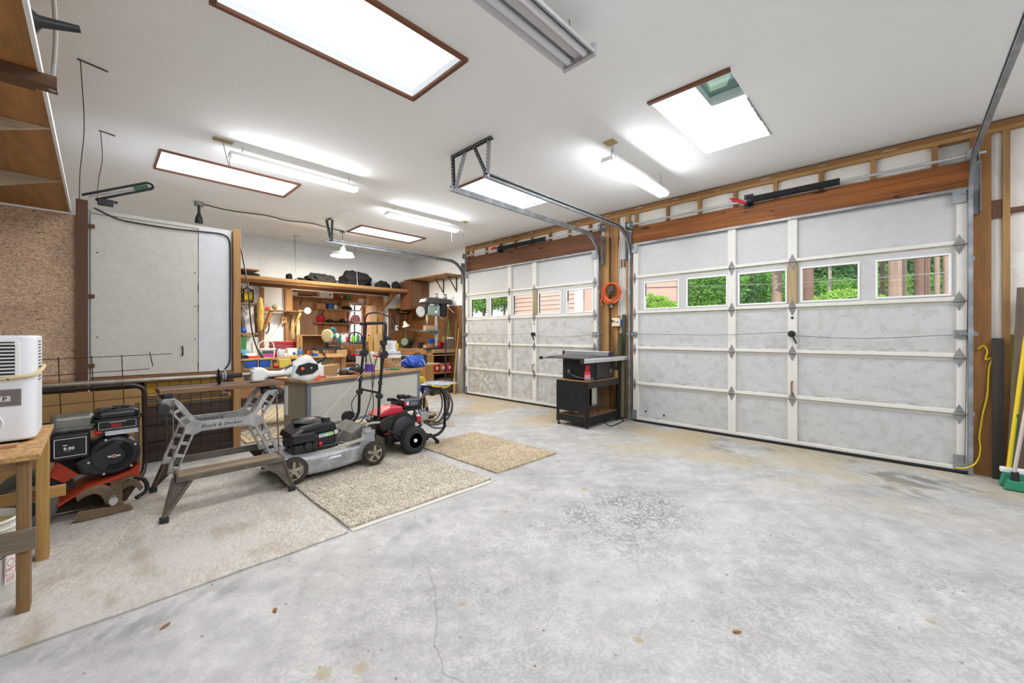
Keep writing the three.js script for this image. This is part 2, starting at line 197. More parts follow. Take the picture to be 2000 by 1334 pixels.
SKY.forEach(([x0, x1, z0, z1], i) => {
  const o = structGroup('window_' + (i + 1), ['milky ceiling skylight framed in brown wood above the carpets', 'narrow looking skylight beside the white tube light, brown trim', 'skylight above the overhead door rails', 'skylight with a missing corner of its milky panel', 'far skylight behind the pendant lamp', 'added unseen skylight for fill light', 'added unseen skylight for fill light'][i]);
  const y = CEIL + 0.05;
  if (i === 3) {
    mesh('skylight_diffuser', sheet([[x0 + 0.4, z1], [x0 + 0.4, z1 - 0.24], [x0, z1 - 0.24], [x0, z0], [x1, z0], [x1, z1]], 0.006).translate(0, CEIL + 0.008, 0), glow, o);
    mesh('added_sun_baffle', [b2(x0 - 0.02, x0, CEIL + 0.14, CEIL + 0.45, z1 - 0.28, z1 + 0.02), b2(x0 + 0.42, x0 + 0.44, CEIL + 0.02, CEIL + 0.45, z1 - 0.28, z1 + 0.02), b2(x0, x0 + 0.44, CEIL + 0.02, CEIL + 0.45, z1 - 0.28, z1 - 0.26), b2(x0, x0 + 0.44, CEIL + 0.14, CEIL + 0.45, z1, z1 + 0.02)], mat('baffle tinted for tree reflection', 0xcfd6d3, 0.5), o); mesh('pane', b2(x0, x0 + 0.42, CEIL + 0.1, CEIL + 0.106, z1 - 0.26, z1), mat('skylight glass tinted for reflection', 0xc3d2cd, 0.08, 0, { phys: 1, transmission: 1, thickness: 0, ior: 1.5 }), o);  // added box blocks direct sun; its walls and the pane are tinted as tree reflection
    const lip = []; for (let k = 0; k < 26; k++) { const f = k / 26, x = x0 + 0.42 + f * (x1 - x0 - 0.42); lip.push(b2(x, x + 0.05, CEIL - 0.003, CEIL + 0.004, z1 - 0.004 - 0.008 * rnd(), z1 + 0.004)); }
    mesh('ragged_edge', lip, ceilPaint, o);
    mesh('trim', b2(x0 - 0.035, x0, CEIL - 0.018, CEIL, z0 - 0.01, z1 + 0.01), trimWood, o);
    areaLight(x1 - x0, z1 - z0 - 0.24, (x0 + x1) / 2, CEIL + 0.002, (z0 + z1 - 0.24) / 2, SKYLIGHT_POWER, 0xf6f8ff); areaLight(x1 - x0 - 0.4, 0.24, (x0 + x1 + 0.4) / 2, CEIL + 0.002, z1 - 0.12, SKYLIGHT_POWER, 0xf6f8ff);
    return;
  }
  mesh('skylight_diffuser', b2(x0, x1, y, y + 0.006, z0, z1), glow, o);
  const w = i === 0 ? 0.026 : 0.016, d = 0.02;
  const sides = { n: b2(x0 - w, x1 + w, CEIL - d, CEIL, z0 - w, z0), s: b2(x0 - w, x1 + w, CEIL - d, CEIL, z1, z1 + w), w: b2(x0 - w, x0, CEIL - d, CEIL, z0, z1), e: b2(x1, x1 + w, CEIL - d, CEIL, z0, z1) };
  for (const k of i === 2 ? ['w', 'n'] : Object.keys(sides)) mesh('trim', sides[k], trimWood, o);
  areaLight(x1 - x0 - 0.004, z1 - z0 - 0.004, (x0 + x1) / 2, CEIL - 0.021, (z0 + z1) / 2, SKYLIGHT_POWER, 0xf6f8ff);
});
// ---------- walls ----------
const AX0 = 2.6, AX1 = 4.6, AZ = -9.55, AY = 2.06;                      // alcove behind the back wall
struct('wall_back', [b2(-3.2, AX0, 0, CEIL, BZ - 0.12, BZ), b2(AX1, 5.6, 0, CEIL, BZ - 0.12, BZ), b2(AX0, AX1, AY, CEIL, BZ - 0.12, BZ)], M.whitePaint, 'white painted back wall above the workbench');
struct('wall_left', b2(-3.2, -3.08, 0, CEIL, -9.7, 3.2), M.whitePaint, 'white wall out of view on the left');
struct('wall_front', b2(-3.2, 5.6, 0, CEIL, 3.08, 3.2), M.whitePaint, 'white wall behind the viewer');
struct('trim_1', b2(AX0 - 0.1, AX0, 0.75, 2.04, BZ, BZ + 0.05), M.fir, 'fir post at the left of the plywood nook');
{ // plywood-lined nook
  const w = structGroup('wall_nook', 'plywood lined nook behind the workbench');
  mesh('back_panel', b2(AX0 - 0.1, AX1 + 0.1, 0, 2.5, AZ - 0.03, AZ), M.plyRed, w);
  mesh('side_panel', b2(AX0 - 0.03, AX0, 0, 2.5, AZ, BZ - 0.12), M.plyRed, w); mesh('side_panel', b2(AX1, AX1 + 0.03, 0, 2.5, AZ, BZ - 0.12), M.plyRed, w);
  mesh('roof_panel', ex([[AX0 - 0.05, 2.5], [AX1 + 0.05, 2.26], [AX1 + 0.05, 2.29], [AX0 - 0.05, 2.53]], 1.1).translate(0, 0, (AZ + BZ - 0.12) / 2), M.plyRed, w);
  mesh('hardboard_panel', b2(3.08, 3.5, 0.8, 1.92, AZ, AZ + 0.012), M.plyPink, w); mesh('batten', b2(3.5, 3.56, 0.8, 1.98, AZ, AZ + 0.03), M.ply, w); mesh('batten', b2(2.98, 3.5, 1.92, 1.98, AZ, AZ + 0.03), M.ply, w);
}
// door wall: sheathing, insulation, framing
{
  struct('wall_right', [b2(WX, 5.32, 0, CEIL, BZ, -6.36), b2(5.28, 5.32, 2.44, CEIL, -6.36, 3.2), b2(5.28, 5.32, 0, 2.5, -3.2, -2.7), b2(5.28, 5.32, 0, 2.5, 0.44, 3.2)], M.whitePaint, 'white painted side wall at the corner and the sheathing round the garage doors');
  const ins = mat('white insulation facing', 0xe6e2da, 0.7, 0, { bumpMap: T.bumpWrinkle, bumpScale: 0.02 });
  const pad = (z0, z1, y0, y1) => { const g = new THREE.PlaneGeometry(z1 - z0, y1 - y0, 10, 12), p = g.attributes.position; for (let i = 0; i < p.count; i++) p.setZ(i, 0.018 * fbm(p.getX(i) * 9 + z0 * 7, p.getY(i) * 6 + y0, 3) + 0.015 * Math.cos(p.getX(i) / (z1 - z0) * PI)); g.computeVertexNormals(); return g.rotateY(-PI / 2).translate(WX + 0.05, (y0 + y1) / 2, (z0 + z1) / 2); };
  const st = structGroup('wall_framing', 'orange fir wall framing with white insulation around the garage doors');
  const crip = [-6.28, -6.15, -5.74, -5.36, -4.97, -4.58, -4.18, -3.79, -3.4, -3.1, -2.92, -2.65, -2.21, -1.81, -1.41, -1.01, -0.61, -0.21, 0.2, 0.6, 1.0, 1.4, 1.8];
  crip.forEach((z, i) => { if (z < -6.2 || (z < 0.5 && z !== -2.92 && z !== -3.1)) mesh('cripple_stud', b2(WX, WX + 0.088, 2.62, 2.86, z - 0.019, z + 0.019), i % 2 ? M.fir : M.fir2, st); });
  mesh('top_plate', b2(WX - 0.002, WX + 0.088, 2.86, 2.898, -6.36, 3.1), M.fir, st); mesh('top_plate', b2(WX, WX + 0.088, 2.9, 2.945, -6.36, 3.1), M.fir2, st);
  for (let i = 0; i < crip.length - 1; i++) if (crip[i + 1] <= 0.2) mesh('insulation', pad(crip[i], crip[i + 1], 2.6, 2.9), ins, st);
  mesh('header_beam', b2(WX - 0.012, WX + 0.09, 2.43, 2.72, -6.33, -3.14), M.hdr1 = mat('brown header fir', 0x86522a, 0.65, 0, { map: T.knotty }), st);
  mesh('header_beam', b2(WX - 0.012, WX + 0.09, 2.42, 2.665, -2.7, 0.43), M.beam, st);
  mesh('end_stud', b2(WX, WX + 0.09, 0, 2.86, -6.36, -6.3), M.fir2, st);
  // between the doors
  mesh('post', b2(WX - 0.01, WX + 0.09, 0, 2.86, -3.2, -3.075), M.fir, st); mesh('stud', b2(WX, WX + 0.09, 0, 2.86, -3.04, -2.985), M.fir2, st); mesh('stud', b2(WX - 0.006, WX + 0.085, 0, 2.86, -2.985, -2.93), M.pine2f = wood('light fir stud', 0xcf9a58), st);
  mesh('insulation', pad(-2.93, -2.8, 0, 2.86), ins, st); mesh('blocking', b2(WX, WX + 0.085, 2.15, 2.25, -2.93, -2.8), M.fir2, st); mesh('stud', b2(WX - 0.006, WX + 0.09, 0, 2.86, -2.8, -2.74), M.fir, st); mesh('jamb', b2(WX - 0.004, WX + 0.09, 0, 2.44, -2.74, -2.69), M.fir2, st);
  mesh('jamb', b2(WX - 0.004, WX + 0.09, 0, 2.44, -6.31, -6.26), M.fir2, st); mesh('jamb', b2(WX - 0.004, WX + 0.09, 0, 2.44, -3.24, -3.19), M.fir2, st);
  mesh('bottom_plate', b2(WX, WX + 0.09, 0, 0.04, -3.07, -2.69), M.grey, st);
  // right of the big door
  mesh('plywood_jamb', b2(WX - 0.004, WX + 0.02, 0, 2.86, 0.405, 0.525), mat('knotty plywood jamb', 0xb58046, 0.65, 0, { map: T.ply }), st);
  mesh('insulation', pad(0.52, 0.6, 0, 2.86), ins, st); mesh('stud', b2(WX, WX + 0.085, 0, 2.86, 0.585, 0.625), M.fir, st); mesh('blocking', b2(WX + 0.01, WX + 0.085, 2.15, 2.3, 0.53, 0.585), M.brown, st); mesh('blocking', b2(WX + 0.005, WX + 0.085, 2.18, 2.22, 0.625, 1.0), M.brown, st);
  for (const z of [0.625, 1.02, 1.42, 1.82, 2.22, 2.62]) { mesh('insulation', pad(z, z + 0.4, 0, 2.86), ins, st); mesh('stud', b2(WX, WX + 0.085, 0, 2.86, z + 0.375, z + 0.415), M.fir, st); }
  mesh('torn_vapour_barrier', Array.from({ length: 14 }, (_, i) => lump(0.012 + 0.02 * rnd(), 0.006, 0.03 + 0.05 * rnd(), 0.6, 2, i, 8).translate(WX - 0.004, 2.905 + 0.02 * rnd(), -6.1 + i * 0.5)), M.whitePaint, st);
}
// ---------- garage doors ----------
const grime = tex(1024, 1024, (u, v) => {               // 3.05 m x 2.42 m, v up
  const sec = (v * 5) % 1, w = fbm(u * 9, v * 7, 4), f = fbm(u * 60, v * 60, 3), s = fbm(u * 46, v * 190, 4);
  let c = [226 + 10 * (f - 0.5), 226 + 10 * (f - 0.5), 223 + 10 * (f - 0.5)];
  const dirt = ss(0.42, 0.85, fbm(u * 52, v * 46 + 8, 6)) * (v < 0.62 ? 0.85 : 0.25) * (0.4 + w);
  c = mix3(c, [180, 174, 164], dirt * 0.35);
  const led = (1 - ss(0.05, 0.2 + 0.12 * w, sec)) * ss(0.46, 0.7, s) * (v < 0.6 ? 1 : 0.3); c = mix3(c, [150, 138, 122], led * 0.6);
  if (hash(Math.floor(u * 500), Math.floor(v * 400)) > 0.9975 && v < 0.6) c = mix3(c, [90, 84, 76], 0.6);
  return c;
});
const grimeHeavy = tex(1024, 1024, (u, v) => {
  const f = fbm(u * 60, v * 60, 3), c0 = 224 + 10 * (f - 0.5); let c = [c0, c0, c0 - 3];
  const d = ss(0.36, 0.8, fbm(u * 52, v * 44 + 30, 6)) * (1 - ss(0.3, 0.6, v)) * (0.35 + 0.9 * (1 - ss(0.05, 0.42, u)));
  c = mix3(c, [162, 148, 126], Math.min(0.5, d * 0.7));
  c = mix3(c, [170, 164, 154], 0.4 * ss(0.45, 0.8, fbm(u * 50, v * 44, 5)) * (1 - ss(0.55, 0.65, v)));
  if (hash(Math.floor(u * 500), Math.floor(v * 400)) > 0.992 && v < 0.45) c = mix3(c, [104, 92, 76], 0.6);
  return c;
});
const glassM = mat('window glass', 0xffffff, 0.02, 0, { phys: 1, transmission: 1, thickness: 0, ior: 1.45 });
const doorTrim = mat('door trim paint', 0xe4e2db, 0.6, 0, { map: T.grime });
const hingeGeo = (() => { const d = ex([[0, 0.085], [0.026, 0.02], [0.03, 0], [0.026, -0.02], [0, -0.085], [-0.026, -0.02], [-0.03, 0], [-0.026, 0.02]], 0.005, 0.001).rotateY(-PI / 2); return mergeGeometries([flat(d), ...[0.06, 0.03, -0.03, -0.06].map((y) => flat(cy(0.005, 0.006, 0.006, -0.005, y, 0, 'x', 8))), flat(cy(0.008, 0.008, 0.06, -0.007, 0, 0, 'z', 8))]); })();
function garageDoor(name, label, z0, map, winMask) {
  const D = structGroup(name, label), pm = mat('door panel paint ' + name, 0xdcddde, 0.55, 0, { map, ownUv: 1 }), W = 3.05, sec = 0.482;
  const Z = (f) => z0 + f, cols = [[0.07, 1.19], [1.275, 1.775], [1.86, 2.985]];
  const uvP = (g) => { const p = g.attributes.position, uv = g.attributes.uv; for (let i = 0; i < p.count; i++) uv.setXY(i, (p.getZ(i) - z0) / W, p.getY(i) / 2.42); return g; };
  const wins = [[0.165, 0.6], [0.725, 1.165], [1.31, 1.75], [1.9, 2.34], [2.485, 2.94]];
  for (let s = 0; s < 5; s++) {
    const y0 = 0.025 + s * sec, y1 = y0 + sec - 0.004;
    if (s !== 3) for (const [a, b] of cols) mesh('panel', uvP(b2(DX, DX + 0.022, y0 + 0.02, y1 - 0.01, Z(a - 0.02), Z(b + 0.02))), pm, D, true);
    else {
      const wy0 = y0 + 0.065, wy1 = y0 + 0.4;
      const g = ex([[0, y0], [W, y0], [W, y1], [0, y1]], 0.024, 0, wins.map(([a, b]) => [[a, wy0], [b, wy0], [b, wy1], [a, wy1]])).rotateY(-PI / 2).translate(DX + 0.012, 0, z0);
      mesh('window_section', uvP(g), pm, D, true);
      wins.forEach(([a, b]) => {
        const f = mesh('window_frame', [b2(DX - 0.01, DX + 0.03, wy0 - 0.018, wy0, Z(a - 0.018), Z(b + 0.018), 0.003), b2(DX - 0.01, DX + 0.03, wy1, wy1 + 0.018, Z(a - 0.018), Z(b + 0.018), 0.003), b2(DX - 0.01, DX + 0.03, wy0, wy1, Z(a - 0.018), Z(a), 0.003), b2(DX - 0.01, DX + 0.03, wy0, wy1, Z(b), Z(b + 0.018), 0.003)], M.white, D);
        mesh('pane', b2(DX + 0.012, DX + 0.015, wy0, wy1, Z(a), Z(b)), glassM, f);
      });
    }
    mesh('rail', b2(DX - 0.003, DX + 0.012, y1 - 0.025, y1, Z(0), Z(W), 0.001), doorTrim, D);
    mesh('rail', b2(DX - 0.034, DX + 0.012, y0, y0 + 0.034, Z(0), Z(W), 0.004), doorTrim, D);
    const stiles = [[0, cols[0][0]], [cols[0][1], cols[1][0]], [cols[1][1], cols[2][0]], [cols[2][1], W]];
    stiles.forEach(([a, b], q) => { if (s !== 3 || q === 0 || q === 3) mesh('stile', b2(DX - 0.032, DX + 0.012, y0, y1, Z(a), Z(b), 0.004), doorTrim, D); else mesh('stile', b2(DX - 0.03, DX + 0.012, y0, y1, Z(a), Z(b), 0.004), q === 2 ? M.raw || (M.raw = wood('unpainted repair block', 0xcdb98a)) : doorTrim, D); });
    if (s > 0) stiles.forEach(([a, b], q) => { const o = mesh('hinge', hingeGeo.clone(), M.galv2 || (M.galv2 = mat('weathered galvanised hinge', 0xb2b1ac, 0.55, 0.25, { map: T.worn })), D); o.position.set(DX - 0.034, y0 - 0.002, Z(q === 0 ? a + 0.025 : q === 3 ? b - 0.05 : (a + b) / 2)); o.scale.z = q === 0 ? 0.75 : 1.15; });
  }
  mesh('bottom_seal', b2(DX - 0.02, DX + 0.03, 0.002, 0.026, Z(0), Z(W)), M.rubber, D); mesh('bottom_angle', b2(DX - 0.045, DX - 0.02, 0.012, 0.03, Z(0), Z(W)), M.dkSteel, D);
  for (const q of [0.022, W - 0.05]) mesh('corner_bracket', b2(DX - 0.04, DX - 0.033, 0.03, 0.16, Z(q - 0.035), Z(q + 0.035)), M.galv, D);
  mesh('top_angle', b2(DX - 0.05, DX - 0.002, 2.4, 2.425, Z(0), Z(W)), M.galv, D);
  for (const q of [0.03, W - 0.05]) mesh('top_roller_bracket', [b2(DX - 0.05, DX - 0.03, 2.3, 2.4, Z(q - 0.04), Z(q + 0.04)), rod([DX - 0.05, 2.37, Z(q)], [DX - 0.05, 2.37, Z(q) + (q < 1 ? -0.08 : 0.08)], 0.006)], M.galv, D);
  // lock, cables and handle on the middle stile
  const zc = Z((cols[1][1] + cols[2][0]) / 2), yl = 1.19;
  mesh('lock', [cy(0.03, 0.034, 0.05, DX - 0.055, yl, zc, 'x'), cy(0.012, 0.012, 0.05, DX - 0.09, yl, zc, 'x'), bar([DX - 0.085, yl, zc], [DX - 0.09, yl - 0.1, zc + 0.045], 0.02, 0.012)], M.dkSteel, D);
  mesh('lock_cable', [tb([[DX - 0.06, yl + 0.02, zc], [DX - 0.05, yl - 0.01, Z(1.1)], [DX - 0.045, yl, Z(0.06)]], 0.0022, 5, 24), tb([[DX - 0.06, yl - 0.02, zc], [DX - 0.05, yl - 0.045, Z(2.4)], [DX - 0.045, yl - 0.01, Z(2.96)]], 0.0022, 5, 24)], M.dkSteel, D);
  for (const q of [0.03, W - 0.045]) mesh('latch', [b2(DX - 0.05, DX - 0.033, yl - 0.04, yl + 0.03, Z(q - 0.035), Z(q + 0.035)), b2(DX - 0.062, DX - 0.05, yl - 0.015, yl + 0.012, Z(q - (q < 1 ? 0.1 : 0.01)), Z(q + (q < 1 ? 0.01 : 0.1)))], M.galv, D);
  mesh('peg_hole', cy(0.013, 0.013, 0.004, DX - 0.034, 1.36, zc, 'x'), M.black, D);
  mesh('pull_handle', [rod([DX - 0.07, 0.56, zc], [DX - 0.07, 0.68, zc], 0.008), rod([DX - 0.032, 0.55, zc], [DX - 0.07, 0.57, zc], 0.008), rod([DX - 0.032, 0.69, zc], [DX - 0.07, 0.67, zc], 0.008)], mat('rusty handle', 0x9a6a50, 0.6, 0.4), D);
  if (name === 'door_2') mesh('knot_hole', [cy(0.014, 0.012, 0.003, DX - 0.001, 0.15, Z(0.17), 'x', 7), cy(0.013, 0.015, 0.003, DX - 0.001, 0.13, Z(0.42), 'x', 7)], M.black, D);
  return D;
}
garageDoor('door_1', 'white sectional garage door with streaky brown dirt, nearer the workbench', -6.27, grimeHeavy);
garageDoor('door_2', 'large white sectional garage door with wooded view in its windows', -2.66, grime);
// ---------- outside ----------
{
  const ground = struct('ground', b2(5.5, 80, -0.35, -0.12, -60, 40), mat('gravel drive', 0x9a917f, 0.95, 0, { map: T.worn }), 'gravel drive outside');
  const barkPale = mat('pale redwood bark', 0xc8b2a8, 0.95, 0, { map: T.wood, bumpMap: T.wood, bumpScale: 0.02 }), bark = mat('redwood bark', 0x9c8278, 0.95, 0, { map: T.wood, bumpMap: T.wood, bumpScale: 0.02 }), bark2 = mat('grey bark', 0xcfc9c4, 0.95, 0, { map: T.wood });
  const leafGeo = (n, R, H, size, k, hollow = 0.5) => {
    const pos = [], nor = []; const save = seed; seed = 900 + k;
    for (let i = 0; i < n; i++) {
      const a = rr(0, 2 * PI), y = rr(-1, 1), q = Math.sqrt(1 - y * y), d = hollow + (1 - hollow) * Math.cbrt(rnd()), l = 0.8 + 0.4 * fbm(Math.cos(a) * 2 + 5, y * 3 + 5 + k, 2);
      const c = V(Math.cos(a) * q * R * d * l, y * H * d * l, Math.sin(a) * q * R * d * l), t = V(rr(-1, 1), rr(-0.6, 0.6), rr(-1, 1)).normalize(), s = V(rr(-1, 1), rr(-1, 1), rr(-1, 1)).cross(t).normalize(), L = size * rr(0.6, 1.3), w = L * 0.34, nn = s.clone().cross(t);
      const A = c, B = c.clone().addScaledVector(t, L * 0.5).addScaledVector(s, w), C = c.clone().addScaledVector(t, L), E = c.clone().addScaledVector(t, L * 0.5).addScaledVector(s, -w);
      for (const p of [A, B, C, A, C, E]) { pos.push(p.x, p.y, p.z); nor.push(nn.x, nn.y, nn.z); }
    }
    seed = save; const g = new THREE.BufferGeometry(); g.setAttribute('position', new THREE.Float32BufferAttribute(pos, 3)); g.setAttribute('normal', new THREE.Float32BufferAttribute(nor, 3)); return flat(g);
  };
  const leaf = [[0x64a03c, 'bright green leaves'], [0x3c7434, 'deep green needles'], [0x8fbc50, 'yellow green leaves'], [0x2c5c2c, 'dark fir needles']].map(([c, n]) => mat(n, c, 0.8, 0, { phys: 1, transmission: 0.35, thickness: 0, side: THREE.DoubleSide }));
  const ray = (x, y, X) => { const a = Math.atan(810 / 787), s = Math.sin(a), c = Math.cos(a), u = (x - 1000) / 787, v = (654 - y) / 787, t = X / (s + u * c); return [X, 1.18 + v * t, -(c - u * s) * t]; };
  const tree = (px, X, r, h, label, m, pale) => { const [x, , z] = ray(px, 600, X), o = thing('tree', label, 'tree', [x, -0.12, z], rr(0, 6), 'trees beyond the garage doors'); mesh('trunk', lt([[r * 1.35, 0], [r * 1.05, 0.5], [r, 2], [r * 0.85, h]], 14), pale ? bark2 : /pale|pinkish/.test(label) ? barkPale : bark, o); mesh('foliage', leafGeo(400, 0.4, 0.9, 0.25, px, 0.1).translate(0, h + 0.5, 0), m, o); };
  // redwoods seen through the big door, left to right
  tree(1470, 19.5, 0.124, 7.8, 'slim dark redwood in the middle window of the big door', leaf[3]); tree(1517, 18, 0.167, 10.1, 'pale redwood at the right of the middle window of the big door', leaf[3]);
  tree(1577, 15, 0.167, 5.5, 'thick redwood at the left of the fourth window of the big door', leaf[1]); tree(1621, 19, 0.062, 7.8, 'pale thin trunk in the middle of the fourth window of the big door', leaf[3], 1);
  tree(1724, 19, 0.062, 10.1, 'dark thin redwood at the left of the right window', leaf[3]); tree(1748, 15, 0.149, 5.5, 'thick pale redwood in the right window of the big door', leaf[3]); tree(1764, 18, 0.087, 7.8, 'redwood just right of the thick pale one', leaf[3]); tree(1797, 20, 0.167, 10.1, 'broad dark redwood in the middle of the right window', leaf[3]); tree(1811, 16.5, 0.068, 5.5, 'slim redwood in the right window', leaf[3]); tree(1830, 20.8, 0.081, 7.8, 'slim pinkish redwood in the right window', leaf[3]); tree(1850, 15, 0.081, 10.1, 'pale redwood at the right edge of the right window', leaf[3]);
  const bush = (px, py, X, R, H, k, label, name = 'bush', n = 2600, size = 0.16) => { const [x, y, z] = ray(px, py, X), o = thing(name, label, name === 'bush' ? 'bush' : 'tree', [x, -0.12, z], 0, 'greenery beyond the garage doors'); mesh('foliage', leafGeo(Math.round(n * 2.2), R, H, size * 0.6, px + k, 0.35).scale(0.42, 1, 1).translate(0, y + 0.12, 0), leaf[k], o); mesh('stem', rod([0, 0, 0], [0, Math.max(0.5, y), 0], 0.06, 7), bark, o); };
  bush(1272, 616, 9.5, 0.7, 0.5, 2, 'bright green rounded bush below the house gable', 'bush', 3000, 0.13); bush(1312, 565, 17, 1.2, 1.6, 1, 'green tree beside the house gable', 'leafy_tree'); bush(1365, 555, 13, 1.3, 1.3, 0, 'broad green tree filling the second window', 'leafy_tree', 3400, 0.2); bush(1410, 585, 15.5, 1.2, 1.4, 1, 'deep green tree at the right of the second window', 'leafy_tree', 3000, 0.2);
  bush(1390, 545, 27, 3.2, 3, 3, 'dark tree far behind the second window', 'leafy_tree', 3600, 0.4); bush(1445, 545, 24.5, 1.9, 2.6, 1, 'green tree in the shade behind the middle window', 'leafy_tree', 3600, 0.34); bush(1500, 585, 22.5, 1.8, 1.5, 0, 'green undergrowth between the redwoods of the middle window', 'bush', 3000, 0.26); bush(1525, 535, 32, 2.4, 2.8, 0, 'green crown at the right of the middle window', 'leafy_tree', 3000, 0.3);
  bush(1600, 545, 26, 1.7, 2.8, 1, 'green crown between the trunks of the fourth window', 'leafy_tree', 3600, 0.34); bush(1652, 600, 12.5, 0.75, 0.4, 2, 'yellow green shrub at the foot of the fourth window', 'bush', 2600, 0.14); bush(1665, 540, 30.5, 2.0, 3, 3, 'dark crown at the right of the fourth window', 'leafy_tree', 3600, 0.34); bush(1625, 585, 21, 1.2, 0.9, 0, 'green thicket low in the fourth window', 'bush', 2600, 0.2);
  bush(1725, 540, 28.5, 1.6, 2.6, 0, 'green crown at the left of the right window', 'leafy_tree', 3000, 0.3); bush(1785, 545, 33, 2.6, 3, 1, 'green crown between the redwoods of the right window', 'leafy_tree', 4000, 0.34); bush(1780, 580, 22.5, 1.5, 0.9, 0, 'sunny undergrowth low in the right window', 'bush', 2600, 0.22); bush(1848, 555, 25, 1.8, 2.4, 1, 'green crown at the right of the right window', 'leafy_tree', 3000, 0.3);
  for (const [px, X, R, n] of [[1400, 36, 3.6, 'second'], [1500, 40, 3.9, 'middle'], [1590, 44, 4.2, 'fourth'], [1680, 48, 4.6, 'gap beside the fourth'], [1770, 52.5, 4.8, 'right'], [1850, 57, 5, 'right edge of the right']]) bush(px, 560, X, R, 6, 3, 'dark forest edge far behind the ' + n + ' window', 'leafy_tree', 3600, 0.8);
  // pink-sided garage across the drive, behind the near door
  const hx = 11, [, , hz0] = ray(1004, 600, hx), [, , hz1] = ray(1130, 600, hx), siding = mat('pink beige siding', 0xbda39b, 0.8), H = thing('neighbour_house', 'pink beige house wall with lap siding across the drive', 'house', [hx, -0.12, (hz0 + hz1) / 2]);
  const L = hz1 - hz0 + 0.4;
  mesh('wall', b2(0.02, 0.3, 0, 4.2, -L / 2, L / 2 + 3), siding, H);
  for (let i = 0; i < 13; i++) mesh('siding_board', ex([[0, 0], [0, 0.155], [-0.012, 0.155], [-0.04, 0.004]], L).translate(0.02, 1.45 + i * 0.15, 0), siding, H);
  mesh('dark_base', b2(-0.05, 0, 0.9, 1.46, -L / 2, L / 2), M.dkSteel, H); mesh('white_trim', b2(-0.06, 0.02, 0.6, 4, L / 2 - 0.32, L / 2), M.white, H);
  mesh('red_sill', b2(-0.08, -0.02, 1.32, 1.42, L / 2 - 1.2, L / 2), mat('red sill', 0xb23a30, 0.6), H);
  const [, , fz] = ray(945, 600, 9.5); const fen = thing('fence', 'dark board fence below the shrubs, seen through the near door', 'fence', [9.5, -0.12, fz]); for (let i = 0; i < 16; i++) mesh('board', b2(0, 0.03, 0, 1.45, i * 0.2 - 1.6, i * 0.2 - 1.42), M.dark, fen);
  bush(945, 575, 10.3, 1.2, 0.7, 0, 'leafy bush above the dark fence outside the near door', 'bush', 3000, 0.16); bush(985, 570, 13.4, 1.3, 0.9, 1, 'deep green bush beside the pink house', 'bush', 2600, 0.16);
  // gabled house seen in the first window of the big door
  const [gx, , gz] = ray(1268, 600, 22), G = thing('gabled_house', 'pink house with red roof edge in the first window of the big door', 'house', [gx, -0.12, gz], 0);
  mesh('wall', b2(0, 2, 0, 3.4, -4, 0.3), mat('pale pink house paint', 0xd9b4ac, 0.8), G); mesh('gable', ex([[4.2, 3.4], [-0.5, 3.4], [1.85, 4.9]], 0.2).rotateY(PI / 2).translate(-0.1, 0, 0), mat('red house paint', 0xb4453c, 0.8), G); mesh('roof_edge', b2(-0.5, 2.3, 3.35, 3.6, -4.2, 0.7), mat('red house paint', 0xb4453c, 0.8), G);
  const w = mesh('window', b2(-0.06, 0, 1.9, 3.1, -0.75, -0.1), M.white, G); mesh('pane', [b2(-0.075, -0.06, 1.96, 3.04, -0.7, -0.45), b2(-0.075, -0.06, 1.96, 3.04, -0.4, -0.15)], M.blackGloss, w); mesh('red_trim', b2(-0.12, 0, 3.1, 3.35, -0.1, 0.5), mat('red house paint', 0xb4453c, 0.8), G);
  for (const k of [0]) one('utility_wire', k ? 'upper thin utility wire outside the big door' : 'lower thin utility wire outside the big door', 'wire', tb([ray(1240, 562, 11), ray(1550, 553, 11), ray(1880, 530, 11)].map((p) => p), 0.008, 5, 20), M.galv);
}
// ---------- door tracks, springs ----------
const track = (pts, s = 0.05) => {                                     // a C-shaped steel channel swept along straight and curved runs; pts in the x, y plane
  const P = pts, geos = []; const prof = [[0, -s / 2], [0.002, -s / 2], [0.002, s / 2], [0, s / 2]];
  for (let i = 1; i < P.length; i++) { const [ax, ay] = P[i - 1], [bx_, by] = P[i], dx = bx_ - ax, dy = by - ay, L = Math.hypot(dx, dy), an = Math.atan2(dy, dx); for (const [w, h, oy, oz] of [[L + 0.002, s, 0, 0], [L + 0.002, 0.003, s / 2, 0.012], [L + 0.002, 0.003, -s / 2, 0.012], [L + 0.002, 0.012, s / 2 - 0.005, 0.025], [L + 0.002, 0.012, -s / 2 + 0.005, 0.025]]) { const g = new THREE.BoxGeometry(w, h, oz === 0 ? 0.003 : oz > 0.02 ? 0.003 : 0.026).translate(L / 2, oy, oz); geos.push(g.rotateZ(an).translate(ax, ay, 0)); } }
  return geos;
};
const runPts = (xe, ye, yc) => { const o = [[DX - 0.045, 0.02], [DX - 0.045, yc]]; const R = 0.36, cx = DX - 0.045 - R; for (let i = 1; i <= 10; i++) { const a = i / 10 * (PI / 2 - 0.02); o.push([cx + R * Math.cos(a), yc + R * Math.sin(a)]); } const top = o[o.length - 1]; o.push([xe, ye]); return o; };
const steelTrack = mat('galvanised track', 0xb9bec2, 0.4, 0.5, { map: T.worn });
